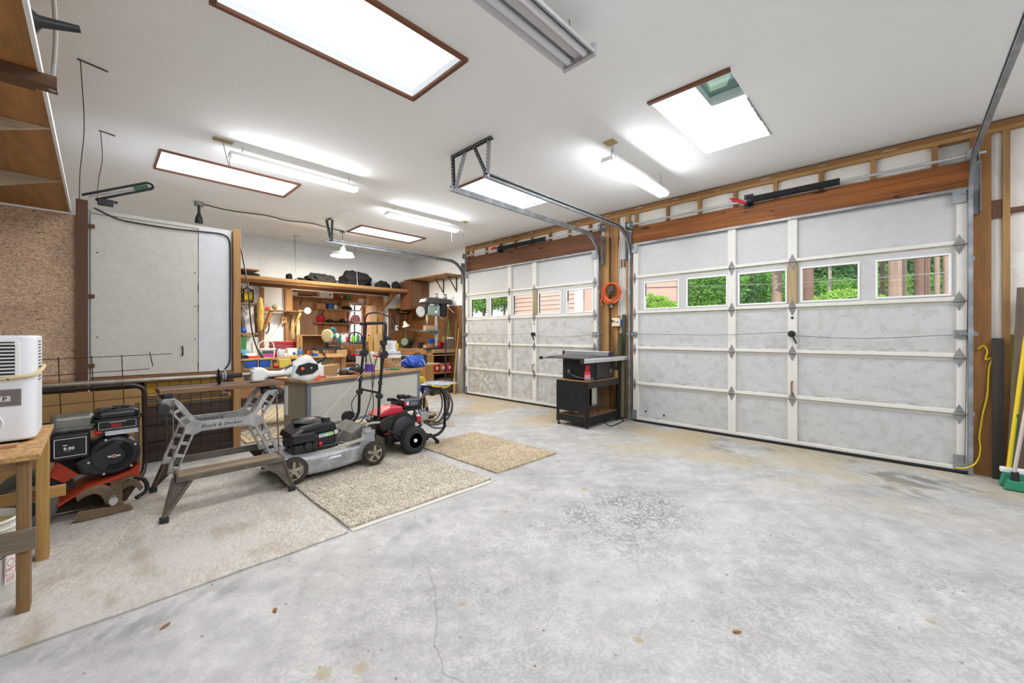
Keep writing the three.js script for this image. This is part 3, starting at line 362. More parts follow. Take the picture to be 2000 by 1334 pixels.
[[-6.315, 1, 'steel door track nearest the workbench corner'], [-3.18, -1, 'steel door track on the right of the near door'], [-2.71, 1, 'steel door track on the left of the big door'], [0.415, -1, 'steel door track at the right edge of the big door']].forEach(([z, dir, label], i) => {
  const o = thing('door_track', label, 'track', [0, 0, z], 0, 'overhead door tracks');
  const gs = track(runPts(i === 3 ? 2.2 : 2.42, 2.62, 2.26)); mesh('rail', dir > 0 ? gs : gs.map((g) => { g.scale(1, 1, -1); const p = g.index; if (p) for (let k = 0; k < p.count; k += 3) { const a = p.getX(k); p.setX(k, p.getX(k + 2)); p.setX(k + 2, a); } return g; }), steelTrack, o);
  mesh('flag_bracket', [b2(DX - 0.07, WX - 0.006, 2.2, 2.62, dir * -0.045 - 0.003, dir * -0.045), b2(WX - 0.018, WX - 0.0125, 2.2, 2.72, Math.min(dir * -0.045, 0), Math.max(dir * -0.045, 0))], M.galv, o);
  for (const y of [0.5, 1.18, 1.8]) mesh('wall_bracket', b2(DX - 0.055, WX - 0.012, y, y + 0.035, dir * -0.012 - 0.02, dir * -0.012), M.galv, o);
});
[[-6.3, -3.12, 2.745, 'torsion spring shaft over the near door', -5.3, -4.2, -5.33], [-2.76, 0.45, 2.69, 'torsion spring shaft over the big door', -1.25, -0.45, -1.3]].forEach(([z0, z1, y, label, s0, s1, zb]) => {
  const X = WX - 0.085, o = thing('spring_shaft', label, 'shaft', [X, y, z0], 0, 'torsion shafts over the doors');
  mesh('shaft', rod([0, 0, -0.04], [0, 0, z1 - z0 + 0.04], 0.0135, 10), M.steel, o);
  mesh('spring', [rod([0, 0.005, s0 - z0], [0, 0.005, s1 - z0], 0.03, 14), ...Array.from({ length: Math.round((s1 - s0) / 0.014) }, (_, i) => to(0.031, 0.0055, 0, 0.005, s0 - z0 + 0.007 + i * 0.014, 'z', 12, 5))], M.blackM, o);
  mesh('centre_bracket', [b2(-0.02, 0.07, -0.05, 0.05, s0 - z0 - 0.02, s0 - z0 - 0.012), b2(0.066, 0.072, -0.07, 0.09, s0 - z0 - 0.06, s0 - z0 + 0.03)], M.dkSteel, o);
  mesh('winding_cone', cy(0.03, 0.036, 0.06, 0, 0, s0 - z0 + 0.02, 'z'), M.dkSteel, o);
  for (const z of [0.06, z1 - z0 - 0.05]) { const d = mesh('cable_drum', [cy(0.055, 0.045, 0.045, 0, 0, z, 'z'), cy(0.06, 0.06, 0.006, 0, 0, z + 0.025, 'z')], M.galv, o); mesh('end_bearing', b2(-0.045, 0.072, -0.05, 0.05, z + (z < 1 ? -0.052 : 0.045), z + (z < 1 ? -0.046 : 0.051)), M.galv, o); mesh('lift_cable', rod([-0.02, -0.02, z], [-0.01, -y + 0.1, z + (z < 1 ? 0.02 : -0.03)], 0.002, 5), M.dkSteel, d); }
});
one('red_rag', 'scrap of red cloth caught on the spring over the big door', 'rag', lump(0.02, 0.04, 0.09, 0.5, 2, 3, 12).rotateX(0.5), M.red, [WX - 0.09, 2.69, -1.36]); one('red_rag', 'scrap of red cloth on the spring over the near door', 'rag', lump(0.03, 0.05, 0.08, 0.5, 2, 5, 12), M.red, [WX - 0.09, 2.75, -5.42]);
{ // hangers of punched angle iron
  const punched = (a, b, w = 0.035) => { const g = [bar(a, b, 0.003, w), bar([a[0] + 0.016, a[1], a[2] + 0.001], [b[0] + 0.016, b[1], b[2] + 0.001], w, 0.003)]; const n = Math.round(V(...a).distanceTo(V(...b)) / 0.03); return g; };
  const holes = (a, b) => { const n = Math.max(2, Math.round(V(...a).distanceTo(V(...b)) / 0.034)), o = []; for (let i = 0; i < n; i++) { const t = (i + 0.5) / n; o.push(bx(0.011, 0.011, 0.0008, a[0] + (b[0] - a[0]) * t, a[1] + (b[1] - a[1]) * t, a[2] + (b[2] - a[2]) * t + 0.0025), bx(0.011, 0.011, 0.0008, a[0] + (b[0] - a[0]) * t, a[1] + (b[1] - a[1]) * t, a[2] + (b[2] - a[2]) * t - 0.0025)); } return o; };
  const o = thing('track_hanger', 'punched angle iron hanger holding two track ends under the ceiling', 'hanger', [2.45, CEIL, -2.93]), legs = [['ceiling_angle', [0, -0.018, -0.3], [0, -0.018, 0.29]], ['drop_leg', [0, -0.02, -0.28], [0, -0.36, -0.26]], ['drop_leg', [0, -0.02, 0.05], [0, -0.35, 0.235]], ['drop_leg', [0, -0.02, 0.25], [0, -0.36, 0.235]], ['brace', [0.01, -0.02, -0.1], [0.01, -0.33, -0.25]]];
  for (const [n, a, b] of legs) { const m = mesh(n, punched(a, b, n === 'ceiling_angle' ? 0.04 : 0.032), n === 'brace' || a[2] === 0.25 ? M.galv : M.dkSteel, o); mesh('punched_hole', holes(a, b), M.white, m); }
  mesh('bolt', [cy(0.012, 0.012, 0.03, 0, -0.345, 0.24, 'z', 6), cy(0.012, 0.012, 0.03, 0, -0.345, -0.265, 'z', 6)], M.steel, o);
  const p = thing('track_hanger', 'short punched strap hanger on the far door track', 'hanger', [2.46, CEIL, -6.33]);
  for (const [n, a, b] of [['ceiling_angle', [0, -0.012, -0.09], [0, -0.012, 0.09]], ['drop_leg', [0, -0.02, -0.06], [0.03, -0.34, 0.03]], ['drop_leg', [0.03, -0.02, 0.07], [0.03, -0.33, 0.04]]]) { const m = mesh(n, punched(a, b, 0.03), M.dkSteel, p); mesh('punched_hole', holes(a, b), M.white, m); }
}
// ---------- tube lights ----------
const tubeGlow = mat('lit tube light lens', 0xffffff, 0.5, 0, { emissive: 0xf6faff, emissiveIntensity: 1.0 });
const plateM = wood('pale mounting plate', 0xd8c490, 0.8);
function tubeLight(x, y, z, lit, label, power = TUBE_POWER) {
  const o = thing('tube_light', label, 'light', [x, y, z], 0, 'hanging tube lights'), L = 1.22;
  if (lit) {
    mesh('housing', ex([[-0.05, 0.035], [-0.065, 0.0], [0.065, 0.0], [0.05, 0.035]], L).rotateY(PI / 2), M.white, o);
    mesh('lamp_lens', [ex([[-0.065, 0], [-0.052, -0.032], [-0.015, -0.038], [-0.003, -0.03], [0.003, -0.03], [0.015, -0.038], [0.052, -0.032], [0.065, 0]], L - 0.03).rotateY(PI / 2)], tubeGlow, o);
    areaLight(L - 0.04, 0.1, x, y - 0.041, z, power, 0xf8faff);
    for (const s of [-1, 1]) { const a = new THREE.RectAreaLight(0xf8faff, power * 2.8, L - 0.04, 0.034); a.position.set(x, y - 0.018, z + s * 0.075); a.lookAt(x, y - 0.2, z + s * 2); scene.add(a); }
  } else {
    const W = 0.115;
    mesh('reflector', ex([[-W, -0.02], [-W + 0.004, -0.035], [-W + 0.01, -0.034], [-0.05, 0.012], [-0.02, -0.012], [0.02, -0.012], [0.05, 0.012], [W - 0.01, -0.034], [W - 0.004, -0.035], [W, -0.02], [0.055, 0.03], [-0.055, 0.03]], L).rotateY(PI / 2), mat('grey white enamel', 0xc9c8cc, 0.35, 0.1), o);
    for (const s of [-1, 1]) { mesh('tube', cy(0.0185, 0.0185, L - 0.06, 0, -0.02, s * 0.055, 'x', 14), mat('unlit tube glass', 0xdddde2, 0.25), o); }
    for (const e of [-1, 1]) mesh('end_cap', [b2(e * L / 2 - 0.012, e * L / 2 + 0.012, -0.045, 0.03, -W, W, 0.006), bx(0.03, 0.03, 0.04, e * (L / 2 - 0.025), -0.018, 0.055, 0.008), bx(0.03, 0.03, 0.04, e * (L / 2 - 0.025), -0.018, -0.055, 0.008)], mat('grey lamp holder', 0xb9b8bc, 0.5), o);
  }
  for (const e of [-1, 1]) { const X = e * (L / 2 - 0.1), h = CEIL - y; mesh('wire_hook', [tb([[X, 0.03, -0.04], [X, h * 0.6, 0], [X, 0.03, 0.04]], 0.0018, 5, 10), tb([[X, h * 0.55, 0], [X + 0.01, h * 0.8, 0], [X, h, 0]], 0.002, 5, 8)], M.dkSteel, o); }
  return o;
}
tubeLight(1.46, 2.84, -4.475, true, 'lit tube light over the stand, farthest left');
tubeLight(3.83, 2.76, -1.93, true, 'lit tube light in front of the big garage door');
tubeLight(3.38, 2.84, -5.09, true, 'lit tube light farthest back, above the near garage door');
tubeLight(1.345, 2.8, -1.355, false, 'unlit twin tube light with bare tubes, nearest the viewer');
tubeLight(0.9, 2.8, 0.0, true, 'added unseen tube light just behind the viewer for fill', TUBE_POWER * 1.6);  // added fill lamp, out of view
tubeLight(-1.2, 2.8, 1.4, true, 'added unseen tube light in the corner behind the viewer for fill', TUBE_POWER * 1.6);  // second unseen lamp, added to brighten the left side
for (const [x, z, w, d, lx, ly, lz, label] of [[0.8, -4.46, 0.15, 0.06, 0.88, 2.85, -4.47, 'long pale wooden ceiling plate beside the left tube light'], [3.3, -1.94, 0.1, 0.1, 3.26, 2.77, -1.93, 'square pale wooden ceiling plate at the tube light by the big door'], [4.02, -4.95, 0.1, 0.08, 3.97, 2.85, -5.08, 'small pale wooden ceiling plate at the farthest tube light']]) {
  const o = thing('ceiling_plate', label, 'plate', [x, CEIL, z], 0, 'wooden plates for the tube lights'); mesh('plate', bx(w, 0.012, d, 0, -0.006, 0, 0.002), plateM, o);
  mesh('cord', tb([[0, -0.012, 0], [0.01, -0.08, 0.01], [(lx - x) * 0.4, -0.19, 0.02], [(lx - x) * 0.7, -0.22, -0.01], [(lx - x) * 0.6, -0.17, 0.015], [lx - x, ly - CEIL + 0.02, lz - z]], 0.0035, 6, 30), mat('grey flex', 0x9a948a, 0.7), o);
}
one('pull_cord', 'thin white pull cord below the farthest tube light', 'cord', rod([0, 0, 0], [0, -0.16, 0], 0.002, 5), M.white, [3.88, 2.802, -5.09]);
{ // enamel pendant over the bench
  const x = 2.93, z = -6.9, o = thing('pendant_lamp', 'lit white enamel barn pendant lamp above the workbench', 'lamp', [x, 2.53, z]);
  mesh('lamp_shade', lt([[0.03, 0.16], [0.045, 0.13], [0.06, 0.085], [0.165, 0.055], [0.19, 0.0], [0.186, 0.0], [0.16, 0.05], [0.055, 0.08], [0.035, 0.1]], 36), mat('grey white enamel shade', 0xd6dad6, 0.3), o);
  mesh('cap', [cy(0.035, 0.035, 0.08, 0, 0.2, 0), cy(0.02, 0.03, 0.03, 0, 0.25, 0)], mat('grey green socket', 0x8a948c, 0.5), o); mesh('cord', rod([0, 0.26, 0], [0, CEIL - 2.53, 0], 0.005), M.blackM, o);
  mesh('bulb', sp(0.06, 0, 0.04, 0, 1, 0.9, 1), tubeGlow, o); const p = new THREE.PointLight(0xfff2dc, 9); p.position.set(x, 2.53 + 0.02, z); p.shadow.radius = 2.5; scene.add(p);
  mesh('ceiling_canopy', cy(0.035, 0.045, 0.03, 0, CEIL - 2.53 - 0.015, 0), M.galv, o);
}
{ const o = thing('pendant_socket', 'dark pendant socket hanging from a ceiling box behind the white panel', 'lamp socket', [0.95, 2.72, -6.78]); mesh('ceiling_box', cy(0.055, 0.055, 0.05, 0, 0.215, 0), M.galv, o); mesh('stem', cy(0.016, 0.016, 0.1, 0, 0.14, 0), M.dkSteel, o); mesh('lamp_holder', lt([[0.018, 0.1], [0.02, 0.08], [0.04, 0.03], [0.045, -0.04], [0.0, -0.04]], 18), M.dkSteel, o); }
one('ceiling_cable', 'black cable sagging along the ceiling from the socket to the pendant lamp', 'cable', tb([[1.0, 2.935, -6.76], [1.3, 2.925, -6.78], [1.75, 2.94, -6.74], [2.0, 2.925, -6.75], [2.35, 2.94, -6.7], [2.6, 2.925, -6.72], [2.93, 2.945, -6.86]], 0.008, 6, 40), M.black);
// hooks and hanging wires on the left
for (const [x, z, dx, ex_, ey, ez, label] of [[-0.02, -3.83, 0.07, -0.1, 2.25, -4.7, 'thin rod hook with a long wire near the plywood shelf'], [0.06, -5.03, 0.05, 0.0, 2.37, -5.06, 'thin rod hook with a short wire above the white panel']]) { const o = thing('ceiling_hook', label, 'hook', [x, CEIL, z], 0, 'wire hooks in the ceiling'); mesh('hook', [rod([-dx, -0.006, 0.02], [dx, -0.006, -0.02], 0.0045)], M.dkSteel, o); mesh('wire', tb([[-dx * 0.8, -0.006, 0.015], [-dx * 0.8 + 0.01, (ey - CEIL) * 0.4, (ez - z) * 0.45], [(ex_ - x) * 0.9, (ey - CEIL) * 0.75, (ez - z) * 0.8], [ex_ - x, ey - CEIL, ez - z]], 0.0028, 5, 24), M.rust, o); }
// ---------- hanging plywood shelf on the left ----------
{
  const o = thing('loft_shelf', 'overhead plywood shelf with a white painted edge, hung from the ceiling', 'shelf', [-0.16, 2.2, -5.0]);
  mesh('deck', b2(-1.2, 0, 0, 0.018, 0.02, 5.2), M.plyLoft = mat('amber plywood', 0xc68f52, 0.5, 0, { map: T.ply }), o); mesh('front_edge', b2(0, 0.012, -0.004, 0.024, 0.02, 5.2), M.white, o);
  for (const z of [1.97, 1.0]) mesh('gusset', ex([[-0.004, 0], [-1.0, 0], [-1.0, -0.36], [-0.95, -0.36]], 0.018).translate(0, -0.001, z), M.gus = mat('plywood coloured as skylit', 0xe6d8c0, 0.7, 0, { map: T.ply }), o);  // gusset colour is paler to paint skylight falling on their faces
  mesh('batten', bx(1.1, 0.045, 0.07, -0.5, -0.024, 2.57, 0.002), M.brown, o); mesh('batten', bx(1.1, 0.03, 0.035, -0.56, -0.016, 2.49, 0.002), M.brown, o);
  mesh('rope', tb([[0.0, 0.76, 2.95], [0.03, 0.45, 2.75], [0.045, 0.2, 2.6], [0.035, -0.02, 2.57]], 0.007, 6, 24), mat('grey rope', 0x9a9894, 0.9), o);
  mesh('knot', lump(0.015, 0.02, 0.015, 0.5, 3, 1, 8).translate(0.035, -0.05, 2.57), mat('grey rope', 0x9a9894, 0.9), o);
}
{ const o = thing('black_funnel', 'black plastic funnel lying on the hanging plywood shelf', 'funnel', [-0.2, 2.218, -2.2]); mesh('cone', lt([[0.012, 0.16], [0.02, 0.06], [0.055, 0.03], [0.06, 0], [0.056, 0.0], [0.05, 0.026], [0.014, 0.06]], 20).rotateZ(-PI / 2 + 0.25).translate(0.0, 0.06, 0), M.black, o); mesh('rim', to(0.06, 0.005, 0, 0.06, 0, 'x', 24, 6), M.blackGloss, o); }
// ---------- carpets ----------
const sisal = tex(1024, 1024, (u, v) => { const x = u * 2.6, z = v * 2.3, r = 40 * (vn((x + z * 0.25) * 190, z * 34) - 0.3), n = fbm(x * 60, z * 60, 3), a = fbm(x * 2.2, z * 2.2 + 5, 4), b = fbm(x * 9 + 4, z * 5, 4); let c = [186 + r * 0.7 + 34 * (n - 0.5), 178 + r * 0.7 + 34 * (n - 0.5), 165 + r * 0.65 + 34 * (n - 0.5)]; c = mix3(c, [196, 190, 180], 0.6 * ss(0.45, 0.7, a)); c = mix3(c, [150, 132, 108], 0.5 * ss(0.46, 0.85, b) * ss(0.3, 0.7, a + 0.1)); const ln = Math.abs(z - 1.55 - 0.02 * vn(x * 6, 1)); if (ln < 0.006 && vn(x * 14, 7) > 0.45) c = mix3(c, [112, 104, 94], 0.6); return c; }, 2.6, 2.3);
const berber = tex(512, 512, (u, v) => { const n = vn(u * 150, v * 150, 150, 150), m = vn(u * 70, v * 70, 70, 70), a = fbm(u * 4, v * 4, 3, 4, 4); let x = 163 + 130 * (n - 0.5) + 70 * (m - 0.5) + 26 * (a - 0.5); return [x + 16, x + 6, x - 12]; }, 0.55, 0.55);
const berberBump = tex(512, 512, (u, v) => 255 * (0.6 * vn(u * 150, v * 150, 150, 150) + 0.4 * vn(u * 70, v * 70, 70, 70)), 0.55, 0.55, false);
const kilim = tex(512, 512, (u, v) => { const n = vn(u * 200, v * 200, 200, 200), gx = u * 14, gy = v * 22, fx = Math.abs((gx + (Math.floor(gy) % 2) * 0.5) % 1 - 0.5), fy = Math.abs(gy % 1 - 0.5); let c = [214, 200, 170]; const d = fx * 1.1 + fy * 1.5; if (d < 0.52 && d > 0.3) c = [74, 60, 52]; else if (d < 0.14) c = [120, 80, 60]; else if (fx > 0.42 && fy > 0.3) c = [150, 120, 90]; const e = Math.min(u, 1 - u, v, 1 - v); if (e < 0.05) c = e < 0.012 || e > 0.042 ? [150, 120, 84] : [206, 190, 154]; return [c[0] + 24 * (n - 0.5), c[1] + 24 * (n - 0.5), c[2] + 24 * (n - 0.5)]; });
function rug(name, label, x0, x1, z0, z1, y0, h, m, own, wave = 0) {
  const nx = 60, nz = 40, g = new THREE.BoxGeometry(x1 - x0, h, z1 - z0, nx, 1, nz), p = g.attributes.position, uv = g.attributes.uv;
  for (let i = 0; i < p.count; i++) { const x = p.getX(i), z = p.getZ(i), ex_ = 1 - Math.abs(x) / ((x1 - x0) / 2), wob = wave * (fbm(x * 3 + 9, z * 3 + 4, 3) - 0.5); if (p.getY(i) > 0) { p.setY(i, h / 2 + Math.max(0, wave * 1.4 * (fbm(x * 2.4 + 3, z * 2.4 + 8, 3) - 0.45)) + (wave ? 0.02 * Math.exp(-(((x + (x0 + x1) / 2 - 0.2) / 0.05) ** 2 + ((z + (z0 + z1) / 2 + 3.36) / 0.22) ** 2)) : 0)); } p.setX(i, x + (Math.abs(z) < 1e-9 ? 0 : 0.008 * (vn(z * 6 + 3, x1) - 0.5) * 2 * Math.abs(x) / ((x1 - x0) / 2))); p.setZ(i, z + 0.008 * (vn(x * 5 + 7, z1) - 0.5) * 2 * Math.abs(z) / ((z1 - z0) / 2)); if (own) uv.setXY(i, x / (x1 - x0) + 0.5, z / (z1 - z0) + 0.5); else uv.setXY(i, x, z); }
  g.computeVertexNormals(); const o = mesh(name, g, m, null, true); o.position.set((x0 + x1) / 2, y0 + h / 2, (z0 + z1) / 2); return tag(o, label, 'carpet');
}
rug('flat_carpet', 'dirty flat woven beige carpet under the folding workbench', -1.6, 1.045, -4.62, -2.37, 0.001, 0.007, mat('beige flat weave', 0xf9fbff, 0.95, 0, { map: sisal, bumpMap: T.bumpFine, bumpScale: 0.003 }), false, 0.008);
rug('loop_carpet', 'speckled loop carpet piece under the lawn mower', 1.06, 2.22, -3.95, -2.4, 0.007, 0.011, mat('speckled loop carpet', 0xffffff, 0.98, 0, { map: berber, bumpMap: berberBump, bumpScale: 0.007 }));
rug('carpet_underlay', 'pale underlay strip showing below the speckled loop carpet', 1.06, 2.2, -3.9, -2.36, 0.001, 0.005, mat('pale underlay', 0xd8d3c8, 0.95, 0, { map: T.grime }));
rug('loop_carpet', 'tan speckled loop carpet piece nearest the garage doors', 2.36, 3.17, -3.7, -2.47, 0.001, 0.013, mat('tan loop carpet', 0xfff4e2, 0.98, 0, { map: berber, bumpMap: berberBump, bumpScale: 0.007 }));
rug('patterned_rug', 'cream rug with dark diamond pattern behind the grey cabinet', 1.12, 2.5, -7.25, -5.1, 0.001, 0.008, mat('patterned rug weave', 0xffffff, 0.95, 0, { map: kilim, ownUv: 1 }), true);
for (const [x, z, k, label] of [[0.19, -2.14, 0, 'dry brown leaf on the concrete beside the flat carpet'], [1.769, -0.473, 1, 'small brown leaf on the concrete in the foreground'], [0.53, -1.93, 2, 'tiny dry leaf near the front of the concrete floor']]) one('dry_leaf', label, 'leaf', ex([[-0.02, 0], [-0.005, 0.009], [0.015, 0.006], [0.022, 0], [0.008, -0.008], [-0.01, -0.007]], 0.002).rotateX(-PI / 2).rotateZ(0.1), mat('dry leaf', 0x8a5a34, 0.8), [x, 0.003, z], 'dry leaves on the concrete', k * 2 + 0.5);

// ---------- partition with white cabinet ----------
{
  struct('wall_partition', b2(-3.05, -0.128, 0.81, 2.19, -5.02, -5.0), M.chip, 'speckled particle board partition on the left'); struct('trim_5', b2(-3.05, -0.128, 0.79, 0.808, -5.05, -4.985), M.plyRed, 'reddish ledge below the particle board'); struct('trim_6', b2(-0.126, -0.055, 0, 2.32, -5.05, -4.955, 0.003), M.brown, 'dark brown post left of the white cabinet'); struct('trim_7', b2(0.978, 1.045, 0, 2.275, -5.05, -4.96, 0.003), M.fir, 'fir post right of the white cabinet'); struct('trim_8', b2(-0.05, 0.976, 0.755, 0.808, -5.04, -4.965, 0.003), M.lg = wood('reddish brown ledge', 0xa6784f), 'reddish ledge below the white cabinet'); struct('trim_9', b2(1.047, 1.56, 0.755, 0.806, -5.16, -5.02, 0.003), M.lg, 'short ledge right of the fir post');
  struct('wall_low', b2(-0.05, 1.04, 0, 0.8, -5.5, -5.47), M.dark, 'dark backing added for the shaded space under the white cabinet'); struct('wall_low', b2(-3.05, -0.13, 0, 0.785, -5.08, -5.06), M.hard, 'brown hardboard below the particle board'); struct('trim_10', b2(-3.0, -0.13, 0.7, 0.785, -5.058, -5.02), M.dark, 'dark rail below the particle board');  // first panel is a dark backing that paints the shade under the cabinet
  const c = thing('white_cabinet', 'white painted board cabinet between the dark and the fir post', 'cabinet', [0.46, 0.81, -5.0]), wp = mat('cabinet white paint', 0xd8d5cc, 0.7, 0, { map: T.grime, bumpMap: T.bumpFine, bumpScale: 0.0015 }), wp2 = mat('cooler white paint', 0xe0e3e6, 0.7, 0, { map: T.grime });
  mesh('body', b2(-0.513, 0.515, 0.001, 1.45, -0.4, -0.02), wp2, c);
  const d = mesh('door', b2(-0.5, 0.232, 0.004, 1.412, -0.018, 0.002, 0.002), wp, c); mesh('side_panel', b2(0.238, 0.505, 0.004, 1.43, -0.018, 0.004, 0.002), wp2, c); mesh('top_strip', b2(-0.5, 0.5, 1.418, 1.45, -0.018, 0.0, 0.002), wp, c);
  mesh('handle', tb([[0.11, 0.17, 0.004], [0.112, 0.18, 0.03], [0.112, 0.215, 0.036], [0.112, 0.25, 0.03], [0.11, 0.26, 0.004]], 0.006, 8, 20), M.dkSteel, d);
  for (const y of [0.105, 0.7, 1.3]) mesh('turn_button', [bx(0.05, 0.034, 0.014, -0.5, y, 0.012, 0.006)], M.brown, c);
  for (const [x, y] of [[-0.46, 0.35], [-0.46, 1.08], [0.21, 0.33], [0.21, 0.65], [0.21, 0.98]]) mesh('screw_hole', cy(0.006, 0.006, 0.003, x, y, 0.003, 'z', 8), M.black, d);
  for (const y of [0.03, 0.6, 0.8]) mesh('hinge_edge', b2(0.231, 0.239, y, y + 0.07, -0.01, 0.004), M.brown, c);
  face('pencil_numeral', 0.02, 0.035, canvasTex(64, 96, (g) => { g.fillStyle = '#efece4'; g.fillRect(0, 0, 64, 96); g.fillStyle = '#222'; g.font = 'bold 80px sans-serif'; g.fillText('1', 12, 78); }), c, [-0.245, 1.33, 0.0035]);
  one('power_cable', 'black cable running along the top and right edge of the white cabinet', 'cable', tb([[-0.02, 2.27, -4.98], [0.15, 2.2, -4.985], [0.5, 2.19, -4.985], [0.85, 2.21, -4.985], [0.93, 2.19, -4.985], [0.955, 2.1, -4.985], [0.955, 1.5, -4.985], [0.955, 0.95, -4.985], [0.94, 0.87, -4.985], [0.91, 0.83, -4.985]], 0.007, 7, 70, false, 0.3), M.black);
}
{ // bow saw and tool on the post
  const o = thing('bow_saw', 'black bow saw with a green grip resting over the dark post', 'saw', [0.05, 2.4, -4.93]); const A = [-0.14, -0.06], B = [0.28, 0.115];
  mesh('frame', pipe([[-0.14, -0.05, 0], [0.27, 0.165, 0], [0.31, 0.15, 0], [0.3, 0.115, 0], [-0.06, -0.07, 0]], 0.011, 0.03), M.blackGloss, o); mesh('blade', bar([-0.1, -0.055, 0], [0.29, 0.13, 0], 0.003, 0.012), M.galv, o); mesh('grip', bar([0.18, 0.085, 0], [0.27, 0.13, 0], 0.02, 0.03), mat('dark green enamel', 0x1f5a34, 0.4), o);
  one('black_handled_tool', 'unidentified black tool with a handle hanging behind the top of the dark post', 'tool', [bx(0.1, 0.055, 0.05, 0, 0, 0, 0.008), bx(0.03, 0.02, 0.03, 0.06, 0.015, 0, 0.004)], M.black, [0.05, 2.315, -4.92]);  // black handled piece, kind of tool unknown
}
// things below the partition
{
  const o = thing('wire_mesh_panel', 'rusty welded wire mesh sheet leaning behind the tiller', 'wire mesh', [0, 0.1, -4.45]);
  for (const x of [-0.35, -0.18, -0.01, 0.155]) mesh('upright_wire', rod([x, 0.3, 0], [x - 0.02, 0.92, 0], 0.0035, 6), M.rust, o);
  for (const y of [0.42, 0.56, 0.78, 0.9]) mesh('cross_wire', rod([-0.8, y - 0.012, 0.004], [0.28 + (y > 0.85 ? 0.16 : 0.02), y + 0.02, 0.004], 0.003, 6), M.rust, o);
  mesh('bent_wire', rod([0.3, 0.94, 0.004], [0.32, 0.82, 0.004], 0.0035, 6), M.rust, o);
  one('cardboard_sheet', 'brown cardboard sheet standing behind the tiller', 'cardboard', bx(0.95, 0.66, 0.012, 0, 0.33, 0, 0, -0.08), M.card, [-0.2, 0.06, -4.72]);
  const h = thing('hand_truck', 'dark hand truck frame standing beside the tiller', 'hand truck', [0.2, 0.02, -4.5]); mesh('frame', pipe([[-0.7, 0.74, 0.0], [0.0, 0.755, 0], [0.07, 0.72, 0], [0.075, 0.1, 0.02], [0.05, 0.02, 0.1], [-0.02, 0.0, 0.2]], 0.017, 0.06), M.brownBlk = paint('brown black enamel', 0x241a18, 0.35), h); mesh('cross_bar', bar([-0.7, 0.5, 0], [0.06, 0.5, 0], 0.02, 0.03), M.brownBlk, h); mesh('upright', bar([0.03, 0.05, -0.03], [0.03, 0.6, -0.03], 0.03, 0.02), M.grey, h);
  const grid = thing('wire_grille', 'black wire grille panel standing under the white cabinet', 'grille', [0.62, 0.02, -4.88]); for (let i = 0; i < 9; i++) mesh('upright_wire', rod([-0.32 + i * 0.08, 0, 0], [-0.32 + i * 0.08, 0.73, 0], 0.0032, 6), M.blackM, grid); for (let i = 0; i < 8; i++) mesh('cross_wire', rod([-0.33, 0.06 + i * 0.09, 0.005], [0.33, 0.06 + i * 0.09, 0.005], 0.0032, 6), M.blackM, grid);
  const ch = thing('dark_chest', 'dark stained chest of boards behind the wire grille', 'chest', [0.63, 0, -5.22]); mesh('body', b2(-0.6, 0.35, 0.03, 0.5, -0.2, 0.2, 0.004), M.dark, ch); for (const y of [0.1, 0.26, 0.41]) mesh('front_board', b2(-0.6, 0.35, y - 0.07, y + 0.07, 0.2, 0.216, 0.003), M.dark, ch); mesh('base_rail', b2(-0.62, 0.37, 0, 0.08, 0.2, 0.24, 0.004), M.dark, ch);
  const bp = thing('board_pile', 'stack of offcut boards lying on the dark chest', 'boards', [0.6, 0.5, -5.2]); [[0.9, M.grey], [0.86, M.pine2], [0.8, M.grey], [0.7, M.honey], [0.5, M.pine]].forEach(([l, m], i) => mesh('board', bx(l, 0.022, 0.3, -0.02 * i, 0.012 + i * 0.026, 0, 0.002, 0, 0.02 * (i - 2)), m, bp));
  const yb = thing('yellow_box', 'yellow box behind the top of the wire grille', 'box', [0.62, 0.63, -5.2]); mesh('carton', bx(0.6, 0.1, 0.22, 0, 0.05, 0, 0.004), paint('yellow carton', 0xd9a82c, 0.6), yb); mesh('flap', bx(0.6, 0.006, 0.1, 0, 0.104, 0.06), M.card, yb);
}
